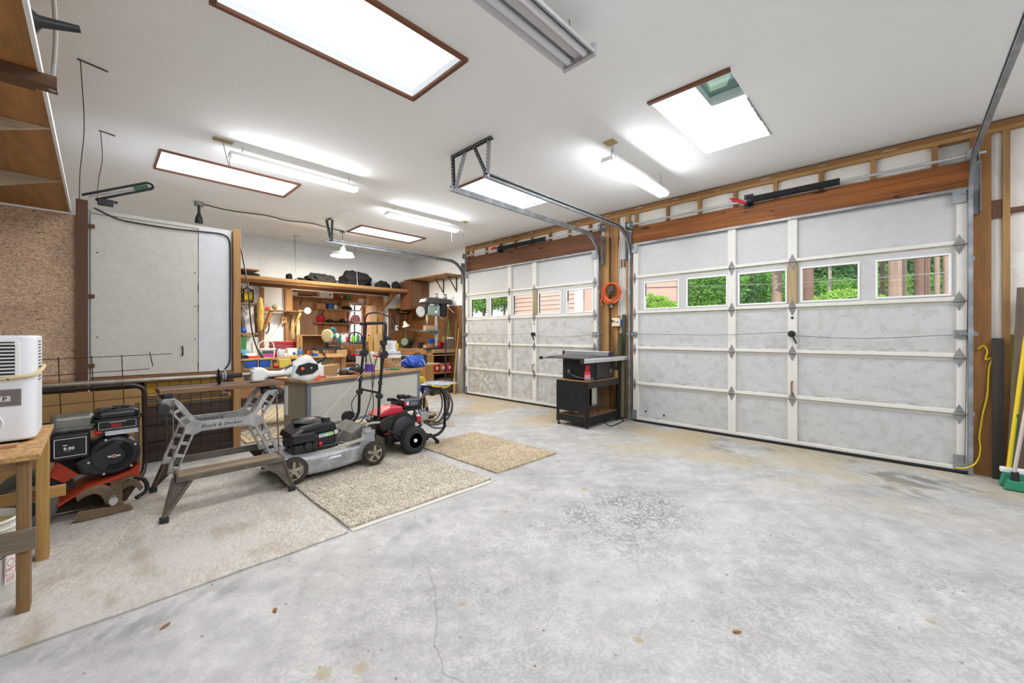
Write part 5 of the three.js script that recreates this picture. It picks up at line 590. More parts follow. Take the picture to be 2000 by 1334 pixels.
  mesh('control_cable', [tb([[0.47, 1.1, 0.19], [0.43, 0.9, 0.1], [0.4, 0.7, 0.12], [0.36, 0.5, 0.1], [0.32, 0.36, 0.05], [0.2, 0.3, 0.0]], 0.0045, 6, 40), tb([[0.46, 1.08, -0.17], [0.44, 0.9, 0.0], [0.41, 0.68, 0.08], [0.39, 0.5, 0.14], [0.33, 0.3, 0.16]], 0.0045, 6, 40), tb([[0.42, 0.6, -0.21], [0.36, 0.5, -0.24], [0.37, 0.4, -0.24], [0.42, 0.36, -0.22]], 0.004, 6, 20)], M.blackM, o);
  mesh('starter_rope', rod([0.44, 0.78, -0.18], [-0.0, 0.43, -0.02], 0.0025, 5), mat('pale starter cord', 0xc8c4b4, 0.8), o); mesh('brake_wire', [tb([[0.28, 0.4, 0.0], [0.16, 0.36, 0.1], [0.06, 0.28, 0.15]], 0.0025, 5, 16), tb([[0.3, 0.36, 0.1], [0.2, 0.22, 0.2], [0.06, 0.24, 0.17]], 0.003, 5, 16)], M.galv, o);
  mesh('height_lever', [tb([[0.27, 0.36, 0.23], [0.32, 0.37, 0.24], [0.4, 0.365, 0.24]], 0.01, 8, 12), bx(0.05, 0.03, 0.012, 0.29, 0.3, 0.235, 0.004)], mat('dusty grey lever', 0xa9a595, 0.7), o); mesh('belt_cover', cy(0.06, 0.06, 0.03, 0.32, 0.36, -0.24, 'z', 20), M.black, o);
}
// ---------- pressure washer ----------
{
  const o = thing('pressure_washer', 'black and red pressure washer with a coiled hose on its handle', 'pressure washer', [2.3, 0.014, -3.7]);
  for (const z of [0.24, -0.24]) { const w = mesh('wheel', [lt([[0.07, -0.045], [0.105, -0.048], [0.126, -0.034], [0.132, 0], [0.126, 0.034], [0.105, 0.048], [0.07, 0.045]], 44).rotateX(PI / 2), ...Array.from({ length: 56 }, (_, i) => { const a = i / 56 * 2 * PI; return bx(0.007, 0.006, 0.066, Math.cos(a) * 0.13, Math.sin(a) * 0.13, 0, 0, 0, 0, a + PI / 2); })], M.rubber, o); w.position.set(-0.13, 0.132, z); mesh('rim', [lt([[0, -0.03], [0.03, -0.03], [0.04, 0.0], [0.06, 0.012], [0.072, 0.04], [0.078, 0.04], [0.078, -0.04], [0.06, -0.03]], 28).rotateX(PI / 2).scale(1, 1, z > 0 ? -1 : -1).translate(0, 0, 0)], M.blackGloss, w); mesh('axle_cap', cy(0.018, 0.018, 0.012, 0, 0, z > 0 ? 0.035 : -0.035, 'z', 16), M.white, w); }
  const fr = M.frame = paint('black powder coat tube', 0x1a1a1c, 0.45, 0.2);
  for (const z of [0.2, -0.2]) mesh('frame_tube', pipe([[-0.38, 0.26, z * 0.9], [-0.26, 0.19, z], [-0.12, 0.13, z], [0.18, 0.115, z], [0.27, 0.17, z], [0.285, 0.45, z], [0.255, 0.56, z], [0.26, 0.585, z * 0.9]], 0.0155, 0.07, 10), fr, o);
  mesh('handle_bar', pipe([[0.26, 0.56, 0.18], [0.25, 0.595, 0.16], [0.25, 0.595, -0.16], [0.26, 0.56, -0.18]], 0.0155, 0.03, 10), fr, o); mesh('axle', cy(0.01, 0.01, 0.5, -0.13, 0.132, 0, 'z', 10), M.steel, o); mesh('foot', [rod([0.16, 0.11, 0.1], [0.25, 0.025, 0.1], 0.016, 10), cy(0.02, 0.022, 0.03, 0.25, 0.016, 0.1), rod([0.16, 0.11, -0.1], [0.25, 0.025, -0.1], 0.016, 10), cy(0.02, 0.022, 0.03, 0.25, 0.016, -0.1)], fr, o); mesh('base_plate', bx(0.42, 0.012, 0.36, -0.1, 0.13, 0, 0.003), fr, o);
  for (const z of [0.2, -0.2]) mesh('clamp_knob', cy(0.022, 0.022, 0.03, 0.285, 0.33, z + (z > 0 ? 0.02 : 0.02), 'z', 14), M.black, o);
  mesh('engine', [bx(0.3, 0.2, 0.28, -0.2, 0.24, 0, 0.03), cy(0.13, 0.13, 0.16, -0.18, 0.26, 0.06, 'z', 28), cy(0.1, 0.11, 0.12, -0.3, 0.19, 0.05, 'x', 24)], M.blackM, o); mesh('recoil_housing', lt([[0, -0.03], [0.1, -0.03], [0.12, -0.01], [0.12, 0.04], [0, 0.05]], 32).rotateX(PI / 2).translate(-0.2, 0.24, 0.15), M.black, o);
  mesh('shroud', ex([[-0.46, 0.34], [-0.2, 0.43], [-0.12, 0.4], [-0.1, 0.24], [-0.2, 0.2], [-0.4, 0.24]], 0.26, 0.02), mat('dusty black shroud', 0x2a2722, 0.5), o); mesh('filter_cover', ex([[-0.46, 0.37], [-0.31, 0.435], [-0.19, 0.425], [-0.17, 0.375], [-0.2, 0.36], [-0.42, 0.345]], 0.22, 0.02).translate(0, 0.03, 0.03), M.redE = paint('red enamel cover', 0xb81e30, 0.35), o);
  face('cover_sticker', 0.09, 0.045, canvasTex(180, 90, (g) => { g.fillStyle = '#b81e30'; g.fillRect(0, 0, 180, 90); g.fillStyle = '#111'; g.fillRect(20, 10, 140, 34); g.fillStyle = '#fff'; g.fillRect(50, 20, 80, 14); g.fillRect(20, 52, 130, 6); g.fillRect(20, 66, 100, 6); }), o, [-0.27, 0.466, 0.03], [-PI / 2, 0, 0]);
  const tk = mesh('fuel_tank', [bx(0.24, 0.1, 0.27, -0.05, 0.465, -0.02, 0.035), bx(0.25, 0.008, 0.28, -0.05, 0.44, -0.02, 0.003), bx(0.22, 0.05, 0.24, -0.05, 0.415, -0.02, 0.015)], M.blackGloss, o); mesh('tank_cap', [cy(0.042, 0.042, 0.03, -0.1, 0.53, -0.05, 'y', 20), bx(0.11, 0.018, 0.035, -0.06, 0.525, -0.03, 0.006), cy(0.035, 0.035, 0.03, -0.19, 0.5, -0.1, 'y', 18)], M.black, tk);
  face('tank_label', 0.11, 0.045, canvasTex(220, 90, (g) => { g.fillStyle = '#33373f'; g.fillRect(0, 0, 220, 90); g.fillStyle = '#8f98a8'; for (let y = 14; y < 84; y += 16) g.fillRect(10, y, 200 - y % 40, 6); }), tk, [-0.04, 0.47, 0.1165]); face('warning_sticker', 0.05, 0.035, canvasTex(100, 70, (g) => { g.fillStyle = '#eee'; g.fillRect(0, 0, 100, 70); g.fillStyle = '#d0202c'; g.fillRect(0, 0, 50, 70); g.fillStyle = '#222'; g.fillRect(58, 14, 34, 6); g.fillRect(58, 32, 34, 6); }), tk, [-0.13, 0.475, 0.1163]);
  mesh('pump', [cy(0.05, 0.05, 0.14, 0.08, 0.3, 0.03, 'x', 20), bx(0.1, 0.09, 0.1, 0.1, 0.31, 0.03, 0.01), cy(0.03, 0.03, 0.1, 0.18, 0.3, 0.03, 'x'), ...[-0.03, 0, 0.03].map((x) => cy(0.012, 0.012, 0.04, 0.1 + x, 0.37, 0.04)), cy(0.018, 0.018, 0.06, 0.05, 0.25, 0.09, 'z')], mat('cast pump alloy', 0xb6b7b8, 0.35, 0.8), o); mesh('unloader_valve', [cy(0.012, 0.016, 0.05, 0.17, 0.365, 0.03), bx(0.06, 0.03, 0.03, 0.21, 0.28, 0.05, 0.006)], M.black, o); mesh('brass_fitting', [cy(0.013, 0.013, 0.09, 0.22, 0.3, 0.06, 'x', 10), cy(0.017, 0.017, 0.02, 0.25, 0.3, 0.06, 'x', 6), cy(0.014, 0.014, 0.07, 0.2, 0.25, 0.08, 'x', 10)], M.brass, o);
  mesh('red_guard', [bx(0.05, 0.06, 0.02, 0.0, 0.3, 0.13, 0.006), ex([[-0.4, 0.2], [-0.3, 0.23], [-0.1, 0.22], [-0.12, 0.2], [-0.3, 0.2]], 0.02).translate(0, 0.02, 0.17)], M.redE, o); mesh('muffler_guard', ex([[-0.44, 0.08], [-0.3, 0.1], [-0.34, 0.16], [-0.46, 0.22]], 0.2, 0.01), M.mud, o);
  const hg = []; for (let i = 0; i < 7; i++) hg.push(to(0.185 + 0.008 * (i % 3), 0.0085, 0.275 + 0.004 * i, 0.38 + 0.006 * (i % 4), 0.05 - i * 0.02, 'z', 44, 8).rotateY(0)); mesh('hose', [...hg.map((g, i) => g.translate(-0.275, -0.38, 0).rotateY(-0.35 + 0.1 * i).translate(0.29, 0.37, 0)), tb([[0.43, 0.22, 0.05], [0.36, 0.16, 0.1], [0.22, 0.17, 0.1], [0.1, 0.24, 0.08]], 0.0085, 8, 24)], mat('grey green hose', 0x59564a, 0.6), o); mesh('hose_strap', bx(0.04, 0.06, 0.05, 0.2, 0.545, 0.08, 0.01), M.black, o);
  const tg = mesh('hang_tag', bx(0.055, 0.08, 0.002, 0.3, 0.22, 0.235), mat('tag card', 0xd9d2d0, 0.7), o); mesh('hang_tag', bx(0.06, 0.085, 0.002, 0.35, 0.215, 0.232, 0, 0, -0.2), mat('tag card tan', 0xc9bfae, 0.7), o);
  face('tag_print', 0.05, 0.075, canvasTex(100, 150, (g) => { g.fillStyle = '#d9d2d0'; g.fillRect(0, 0, 100, 150); g.fillStyle = '#8d7f80'; for (let y = 8; y < 140; y += 9) g.fillRect(8, y, 70 + y % 16, 4); }), tg, [0.3, 0.22, 0.2365]);
  const bg = thing('document_bag', 'clear bag of manuals and yellow strap lying on the pressure washer handle', 'document bag', [2.6, 0.628, -3.7]); mesh('papers', [bx(0.2, 0.012, 0.26, 0, 0.006, 0, 0.003, 0, 0.25), bx(0.18, 0.01, 0.24, 0.02, 0.016, 0.01, 0.003, 0, 0.1)], M.white, bg); mesh('bag', [lump(0.15, 0.012, 0.2, 0.3, 2.5, 2, 18).translate(0.03, 0.02, 0.03)], mat('clear poly bag', 0xe8edf4, 0.15, 0, { phys: 1, transmission: 0.6, thickness: 0, ior: 1.4 }), bg); mesh('yellow_strap', tb([[-0.12, 0.01, 0.1], [0.0, -0.012, 0.16], [0.1, 0.0, 0.12]], 0.012, 6, 14), M.yellow, bg);
  face('cover_print', 0.16, 0.2, canvasTex(160, 200, (g) => { g.fillStyle = '#e9eaee'; g.fillRect(0, 0, 160, 200); g.fillStyle = '#45556a'; g.fillRect(10, 150, 140, 20); g.fillStyle = '#99a'; for (let y = 20; y < 140; y += 16) g.fillRect(14, y, 120, 5); g.fillStyle = '#222'; g.fillRect(20, 180, 90, 12); }), bg, [0.02, 0.0225, 0.01], [-PI / 2, 0, 0.1]);
}
// ---------- table saw ----------
{
  const o = thing('table_saw', 'black contractor table saw on a steel stand in front of the wall post', 'table saw', [4.64, 0.004, -3.06]);
  const bk = mat('black sheet steel', 0x232427, 0.5, 0.3, { map: T.worn });
  for (const x of [-0.37, 0.36]) for (const z of [-0.22, 0.22]) { mesh('leg', [bx(0.045, 0.54, 0.004, x, 0.31, z + (z > 0 ? 0.02 : -0.02)), bx(0.004, 0.54, 0.045, x + (x > 0 ? 0.02 : -0.02), 0.31, z)], bk, o); mesh('foot', [cy(0.018, 0.022, 0.02, x, 0.012, z), cy(0.008, 0.008, 0.05, x, 0.035, z)], M.blackM, o); }
  mesh('side_panel', b2(-0.396, -0.388, 0.2, 0.585, -0.24, 0.24), bk, o); mesh('side_panel', b2(-0.39, 0.38, 0.2, 0.585, -0.246, -0.24), bk, o); mesh('top_rail', [b2(-0.39, 0.385, 0.5, 0.585, 0.238, 0.246), b2(0.38, 0.388, 0.5, 0.585, -0.24, 0.24)], mat('brown black steel', 0x3a3432, 0.5, 0.3), o);
  mesh('bottom_rail', [b2(-0.395, -0.385, 0.06, 0.14, -0.24, 0.24), b2(-0.39, 0.385, 0.06, 0.14, 0.236, 0.246), b2(-0.39, 0.385, 0.06, 0.14, -0.246, -0.236), b2(0.38, 0.39, 0.06, 0.14, -0.24, 0.24)], bk, o); mesh('wood_lining', [b2(-0.385, -0.34, 0.12, 0.14, -0.236, 0.236), b2(-0.34, 0.34, 0.12, 0.14, 0.19, 0.236), b2(-0.34, 0.34, 0.12, 0.14, -0.236, -0.19), b2(0.34, 0.38, 0.12, 0.14, -0.236, 0.236)], M.lgd = wood('old brown slat', 0x9a7450), o); mesh('shelf_board', b2(-0.385, 0.38, 0.57, 0.588, -0.236, 0.236), M.osb, o);
  const bd = mesh('cabinet', ex([[-0.3, 0.6], [0.36, 0.6], [0.36, 0.86], [-0.3, 0.86]], 0.4, 0.006).translate(0.0, 0, -0.01), bk, o);
  mesh('side_cover', b2(-0.12, 0.36, 0.6, 0.85, 0.19, 0.2, 0.003), mat('dark brown grey panel', 0x3d3835, 0.5, 0.2), bd); const arc = new THREE.Shape(); arc.absarc(0, 0, 0.13, -1.1, 0.15, false); arc.absarc(0, 0, 0.09, 0.15, -1.1, true); mesh('tilt_slot', ex(arc, 0.004, 0, [], 12).translate(0.16, 0.795, 0.203), M.slot, bd); mesh('tilt_lock', to(0.022, 0.007, 0.215, 0.69, 0.21, 'z', 20, 8), M.galv, bd); mesh('crank_wheel', [cy(0.012, 0.012, 0.05, -0.33, 0.7, -0.08, 'x', 10), bx(0.012, 0.05, 0.03, -0.345, 0.7, -0.08, 0.004)], M.galv, bd); mesh('front_wire', tb([[-0.32, 0.68, -0.1], [-0.34, 0.64, 0.02], [-0.32, 0.62, 0.16]], 0.004, 6, 14), M.galv, bd);
  mesh('table', [b2(-0.36, 0.4, 0.862, 0.895, -0.4, 0.27, 0.004), b2(-0.44, -0.36, 0.868, 0.888, -0.38, 0.25, 0.003)], mat('cast table top', 0x6c6a6a, 0.35, 0.7), o); mesh('mitre_slot', [b2(-0.2, -0.18, 0.894, 0.8965, -0.4, 0.27), b2(0.2, 0.22, 0.894, 0.8965, -0.4, 0.27)], M.slot, o);
  mesh('front_rail', [b2(-0.6, 0.48, 0.855, 0.885, 0.29, 0.33, 0.003), b2(-0.6, 0.48, 0.83, 0.856, 0.3, 0.32, 0.002)], M.railW = mat('pale aluminium rail', 0xd5d7da, 0.35, 0.5), o); mesh('rail_end', b2(-0.612, -0.6, 0.825, 0.89, 0.286, 0.334, 0.002), M.blackM, o); mesh('rear_rail', b2(-0.48, 0.48, 0.855, 0.885, -0.45, -0.41, 0.003), M.railW, o); mesh('rail_end', b2(-0.495, -0.48, 0.85, 0.89, -0.455, -0.405, 0.002), M.black, o);
  const fe = mesh('fence', [b2(0.02, 0.075, 0.9, 0.955, -0.42, 0.3, 0.004)], M.railW, o); mesh('fence_groove', [b2(0.014, 0.02, 0.915, 0.92, -0.42, 0.3), b2(0.014, 0.02, 0.937, 0.942, -0.42, 0.3)], M.dkSteel, fe); mesh('fence_head', [bx(0.08, 0.06, 0.05, 0.047, 0.925, 0.32, 0.01), bx(0.06, 0.055, 0.04, 0.047, 0.925, -0.44, 0.01)], M.black, fe);
  mesh('cord', tb([[-0.3, 0.62, 0.22], [-0.25, 0.6, 0.27], [-0.2, 0.45, 0.28], [-0.2, 0.25, 0.27], [-0.16, 0.1, 0.28], [-0.06, 0.01, 0.36], [0.15, 0.008, 0.36], [0.38, 0.008, 0.32], [0.4, 0.02, 0.26]], 0.006, 7, 60), M.blackM, o); mesh('plug', [cy(0.02, 0.02, 0.06, -0.33, 0.612, 0.2, 'z', 12), bx(0.09, 0.03, 0.03, -0.27, 0.615, 0.21, 0.008)], M.galv, o);
  for (const z of [0.24]) mesh('mobile_wheel', cy(0.045, 0.045, 0.025, 0.42, 0.05, 0.22, 'x', 20), M.rubber, o);
  const b = thing('spray_bottle', 'red spray bottle standing on the table saw stand', 'bottle', [4.34, 0.593, -2.88]); mesh('bottle', lt([[0, 0], [0.036, 0], [0.038, 0.02], [0.038, 0.1], [0.03, 0.125], [0, 0.128]], 24), mat('pinkish red plastic', 0xd8344e, 0.3), b); mesh('cap', lt([[0, 0.125], [0.031, 0.125], [0.031, 0.2], [0.027, 0.208], [0, 0.208]], 24), mat('dark red cap', 0xa5142a, 0.25), b); mesh('label', cy(0.0385, 0.0385, 0.05, 0, 0.055, 0, 'y', 24), mat('pale pink label', 0xe98a98, 0.5), b);
  const bx1 = thing('wood_offcut', 'tan wooden offcut behind the saw on the stand shelf', 'offcut', [4.99, 0.593, -2.86]); mesh('block', bx(0.05, 0.1, 0.06, 0, 0.05, 0, 0.003), M.pine2, bx1); mesh('knob', cy(0.02, 0.02, 0.04, 0, 0.12, 0), M.black, bx1);
  one('small_carton', 'small white carton inside the table saw stand', 'carton', bx(0.12, 0.1, 0.08, 0, 0.05, 0, 0.003), M.white, [4.5, 0.145, -3.16]); one('small_jug', 'small cream jug inside the table saw stand', 'jug', lt([[0, 0], [0.04, 0], [0.042, 0.07], [0.02, 0.1], [0.02, 0.12], [0, 0.12]], 18), mat('cream plastic', 0xdccfae, 0.5), [4.72, 0.145, -3.19]);
  for (const z of [-0.12, 0.01, 0.13]) mesh('slat', b2(-0.34, 0.34, 0.123, 0.137, z - 0.055, z + 0.055), M.lgd, o);
}
// ---------- grey steel cabinet with wooden top ----------
const DY = 0.722, DT = 16 * PI / 180, onDesk = (lx, lz) => [1.49 + Math.cos(DT) * lx + Math.sin(DT) * lz, DY, -4.36 - Math.sin(DT) * lx + Math.cos(DT) * lz];
{
  const o = thing('steel_cabinet', 'grey steel cabinet on casters with a thick wooden top behind the mower', 'cabinet', [1.49, 0, -4.36], DT), tan = mat('tan grey enamel', 0xa59d8a, 0.5, 0.1, { map: T.grime }), gry = mat('light grey panel', 0xcac6bb, 0.55, 0, { map: T.grime });
  mesh('body', b2(0.01, 1.69, 0.2, 0.68, -0.4, -0.012), tan, o); mesh('front_panel', b2(0.045, 1.66, 0.23, 0.655, -0.012, -0.004), gry, o);
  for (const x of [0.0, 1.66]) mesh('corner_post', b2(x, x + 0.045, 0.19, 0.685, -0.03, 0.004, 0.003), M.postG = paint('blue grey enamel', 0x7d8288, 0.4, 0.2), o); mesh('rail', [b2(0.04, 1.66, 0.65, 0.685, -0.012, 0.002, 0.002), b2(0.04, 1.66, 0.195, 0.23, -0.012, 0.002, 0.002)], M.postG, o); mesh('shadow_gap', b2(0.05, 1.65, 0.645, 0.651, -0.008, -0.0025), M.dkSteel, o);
  mesh('top', b2(-0.02, 1.73, 0.685, DY, -0.52, 0.03, 0.004), M.top = mat('worn pale plywood top', 0xd2a878, 0.6, 0, { map: T.ply }), o); mesh('side_label', b2(-0.002, 0.01, 0.33, 0.64, -0.37, -0.33), M.white, o);
  for (const [x, z] of [[0.04, -0.37], [0.04, -0.04], [1.64, -0.37], [1.64, -0.04]]) { const l = mesh('leg', rod([x, 0.05, z], [x, 0.2, z], 0.016, 10), M.dkSteel, o); mesh('caster', [cy(0.026, 0.026, 0.02, x, 0.027, z, 'z', 16), bx(0.02, 0.02, 0.03, x, 0.052, z, 0.003)], M.black, l); }
  one('loose_plank', 'pale plank lying on the grey cabinet and jutting past its right end', 'plank', bx(0.72, 0.02, 0.26, 0, 0.01, 0, 0.002), M.pine, onDesk(2.0, -0.3), null, DT + 0.02);
}
function can(name, label, pos, r, h, body, o = {}) { const c = thing(name, label, o.cat || 'can', pos, o.turn || 0, o.group); mesh('body', lt([[0, 0], [r, 0], [r, h * 0.97], [r * 0.97, h], [r * 0.9, h], [r * 0.88, h - 0.008], [0, h - 0.008]], 26), body, c); if (o.rim !== 0) for (const y of [h - 0.003, 0.004]) mesh('rim', to(r, 0.004, 0, y, 0, 'y', 26, 6), M.steel, c); if (o.label) { const t = mesh('label', lt([[r + 0.0012, 0], [r + 0.0012, h * (o.lh || 0.7)]], 26, 0, h * 0.12, 0), o.label, c, true); if (o.turnLabel) t.rotation.y = o.turnLabel; } if (o.cap) mesh('cap', cy(r * 0.5, r * 0.55, 0.03, 0, h + 0.01, 0), o.cap, c); if (o.bail) mesh('handle', tb([[r, h * 0.75, 0], [r * 0.7, h * 0.45, r * 0.8], [0, h * 0.3, r * 1.08], [-r * 0.7, h * 0.45, r * 0.8], [-r, h * 0.75, 0]], 0.003, 6, 24), M.steel, c); return c; }
function bottle(label, pos, r, h, body, cap, o = {}) { const c = thing(o.name || 'bottle', label, o.cat || 'bottle', pos, 0, o.group); mesh('body', lt([[0, 0], [r, 0], [r, h * 0.62], [r * 0.45, h * 0.8], [r * 0.38, h * 0.86], [0, h * 0.86]], 18), body, c); mesh('cap', cy(r * 0.42, r * 0.42, h * 0.16, 0, h * 0.93, 0, 'y', 14), cap, c); if (o.label) mesh('label', lt([[r + 0.001, h * 0.15], [r + 0.001, h * 0.52]], 18), o.label, c); return c; }
function carton(name, label, pos, w, h, d, m, o = {}) { const c = thing(name, label, o.cat || 'box', pos, o.turn || 0, o.group); mesh('carton', bx(w, h, d, 0, h / 2, 0, 0.003), m, c); mesh(o.lidName || 'flap', o.lid || [bx(w * 0.49, 0.003, d, -w * 0.25, h + 0.002, 0), bx(w * 0.49, 0.003, d, w * 0.25, h + 0.002, 0)], o.lidM || m, c); return c; }
const penofin = canvasTex(1024, 256, (g) => { g.fillStyle = '#b98a58'; g.fillRect(0, 0, 1024, 256); for (let i = 0; i < 1024; i += 512) { g.fillStyle = '#e9e4d6'; g.fillRect(i, 0, 512, 60); g.fillStyle = '#222428'; g.font = 'bold 84px sans-serif'; g.fillText('PENOFIN', i + 60, 130, 400); g.fillStyle = '#7a4a26'; g.fillRect(i + 60, 160, 390, 12); g.fillStyle = '#d7b486'; g.fillRect(i + 120, 190, 260, 26); } }); const penM = mat('wood stain label', 0xffffff, 0.45, 0, { map: penofin, ownUv: 1 });
carton('cardboard_box', 'open brown cardboard box on the grey cabinet beside the trimmer engine', onDesk(0.33, -0.2), 0.27, 0.11, 0.16, M.card, { turn: 0.4 });
one('glove_pair', 'dark brown leather gloves crumpled beside the cardboard box', 'gloves', [lump(0.06, 0.07, 0.05, 0.4, 2.5, 4, 14), lump(0.05, 0.045, 0.06, 0.4, 2.5, 9, 14).translate(0.07, 0, 0.02)], mat('dark brown leather', 0x4a3526, 0.7), onDesk(0.53, -0.1));
{ const c = thing('tool_pouch', 'black padded tool case on the grey cabinet', 'case', onDesk(0.72, -0.12), DT); mesh('case', bx(0.16, 0.075, 0.1, 0, 0.038, 0, 0.025), M.rubber, c); mesh('handle', tb([[-0.04, 0.07, 0], [-0.03, 0.1, 0], [0.03, 0.1, 0], [0.04, 0.07, 0]], 0.008, 8, 14), M.black, c); }
one('red_rag', 'small red rag on the front edge of the grey cabinet', 'rag', lump(0.04, 0.025, 0.03, 0.6, 3, 8, 12), M.red, onDesk(0.62, -0.01));
can('silver_can', 'tall silver tin behind the purple can', onDesk(0.96, -0.32), 0.055, 0.27, M.galv, { label: paint('plain tin label', 0xcfcfc8, 0.4) }); can('purple_can', 'small purple paint can on the grey cabinet', onDesk(0.9, -0.1), 0.052, 0.105, M.purple, { label: paint('violet label', 0x5b34a0, 0.5) });
{ const c = thing('solvent_tin', 'rectangular beige solvent tin with a blue panel on the grey cabinet', 'tin', onDesk(1.1, -0.22), DT); mesh('body', bx(0.18, 0.22, 0.11, 0, 0.11, 0, 0.012), paint('beige tin', 0xd8cdb2, 0.4), c); mesh('blue_panel', bx(0.05, 0.15, 0.002, 0.06, 0.1, 0.0555), paint('dark teal print', 0x1f5a6a, 0.5), c); mesh('spout', cy(0.02, 0.02, 0.025, -0.04, 0.232, 0), M.white, c); mesh('rim', bx(0.185, 0.008, 0.115, 0, 0.218, 0, 0.003), M.steel, c); face('tin_print', 0.1, 0.14, canvasTex(128, 180, (g) => { g.fillStyle = '#d8cdb2'; g.fillRect(0, 0, 128, 180); g.fillStyle = '#6a6a66'; for (let y = 14; y < 170; y += 13) g.fillRect(10, y, 60 + (y * 7) % 48, 5); }), c, [-0.035, 0.1, 0.0562]); }
can('stain_can', 'large wood stain can with a wire handle on the grey cabinet', onDesk(1.38, -0.2), 0.12, 0.225, M.steel, { label: penM, lh: 0.74, bail: 1, turnLabel: -0.9 });
can('white_can', 'white quart can standing on the wood stain can', [onDesk(1.39, -0.22)[0], DY + 0.23, onDesk(1.39, -0.22)[2]], 0.07, 0.15, M.white, { label: mat('white printed label', 0xffffff, 0.5, 0, { map: canvasTex(256, 128, (g) => { g.fillStyle = '#e6e6e2'; g.fillRect(0, 0, 256, 128); g.fillStyle = '#777'; for (let y = 10; y < 120; y += 14) for (let x = 8; x < 250; x += 64) g.fillRect(x, y, 30 + (x + y) % 22, 5); g.fillStyle = '#b03030'; g.fillRect(20, 50, 26, 18); g.fillRect(150, 50, 26, 18); }), ownUv: 1 }) });
{ const c = thing('price_card', 'grey folder with a yellow tag leaning behind the stain can', 'folder', onDesk(1.55, -0.38), DT + 0.3); mesh('folder', bx(0.16, 0.17, 0.02, 0, 0.112, 0, 0.003, -0.2, 0, 0.3), M.dkSteel, c); mesh('tag', bx(0.07, 0.04, 0.003, 0.0, 0.19, 0.0, 0, -0.2, 0, 0.5), M.yellow, c); }
{ const c = thing('blue_tarp_bag', 'crumpled blue tarp bag on the right end of the grey cabinet', 'bag', onDesk(1.7, -0.1)); mesh('bag', lump(0.17, 0.17, 0.11, 0.4, 2.6, 3, 34), mat('blue tarp', 0x1d4fae, 0.4), c); mesh('cord', [tb([[-0.1, 0.06, 0.1], [-0.02, 0.1, 0.1], [0.05, 0.04, 0.115]], 0.003, 5, 12), tb([[0.02, 0.12, 0.06], [0.09, 0.1, 0.09], [0.12, 0.03, 0.1]], 0.003, 5, 12)], M.white, c); }
{ const c = thing('black_tool_case', 'black plastic tool case at the far right of the grey cabinet', 'case', [onDesk(1.95, -0.34)[0], DY + 0.0205, onDesk(1.95, -0.34)[2]], DT); mesh('shell', [bx(0.42, 0.07, 0.2, 0, 0.0355, 0, 0.02), bx(0.42, 0.07, 0.2, 0, 0.107, 0, 0.02)], M.black, c); mesh('latch', [bx(0.04, 0.03, 0.008, -0.12, 0.07, 0.102, 0.003), bx(0.04, 0.03, 0.008, 0.12, 0.07, 0.102, 0.003)], M.dkSteel, c); mesh('handle', tb([[-0.06, 0.14, 0.06], [-0.05, 0.165, 0.08], [0.05, 0.165, 0.08], [0.06, 0.14, 0.06]], 0.008, 8, 14), M.black, c); }
[['yellow handled screwdriver', 1.2, -0.4, M.yellow], ['red handled screwdriver', 0.05, -0.3, M.red], ['green handled screwdriver', 1.28, -0.04, M.green], ['grey handled chisel', 1.22, -0.1, M.galv], ['black handled pliers', 1.05, -0.42, M.black], ['orange handled knife', 0.2, -0.05, M.orangeP]].forEach(([n, x, z, m], i) => { const p = onDesk(x, z), c = thing('hand_tool', n + ' lying on the grey cabinet top', 'hand tool', [p[0], p[1], p[2]], i * 1.1, 'hand tools on the grey cabinet'); mesh('handle', cy(0.013, 0.011, 0.09, 0, 0.013, 0, 'x', 10), m, c); mesh('blade', cy(0.004, 0.004, 0.1, 0.09, 0.013, 0, 'x', 8), M.steel, c); });
for (let i = 0; i < 9; i++) { const p = onDesk(0.5 + (i % 5) * 0.085, -0.27 - 0.1 * Math.floor(i / 5)); one('scrap', ['small white rag', 'grey cloth scrap', 'coil of grey wire', 'pale paper scrap', 'brown cord scrap', 'dull metal bracket', 'white glue tube', 'grey sponge', 'tan sandpaper'][i] + ' in the clutter on the grey cabinet', 'clutter', lump(0.03 + 0.012 * (i % 3), 0.025 + 0.008 * (i % 4), 0.03, 0.6, 3, i, 12), [M.white, M.galv, M.dkSteel, M.white, M.card, M.galv, M.white, M.galv, M.card][i], p, 'clutter on the grey cabinet'); }
// ledge things left of the trimmer engine
{ const c = thing('parts_bins', 'pair of blue plastic parts bins in a wooden frame beside the fir post', 'bins', [1.22, 0.808, -5.1]); mesh('frame', [bx(0.26, 0.012, 0.13, 0, 0.006, 0), bx(0.26, 0.012, 0.13, 0, 0.104, 0), bx(0.012, 0.1, 0.13, 0, 0.055, 0), bx(0.012, 0.1, 0.13, 0.124, 0.055, 0)], M.pine, c); for (const x of [-0.062, 0.062]) mesh('bin', bx(0.1, 0.075, 0.12, x, 0.05, 0.008, 0.006), M.blue, c); }
one('orange_cord_bundle', 'small bundle of orange string behind the trimmer', 'string', lump(0.026, 0.05, 0.04, 0.4, 3, 2, 14), M.orangeP, [1.4, 0.807, -5.07]); carton('yellow_carton', 'yellow and white carton behind the trimmer handle', [1.49, 0.808, -5.09], 0.12, 0.09, 0.1, paint('pale yellow carton', 0xe3cf5e, 0.6));
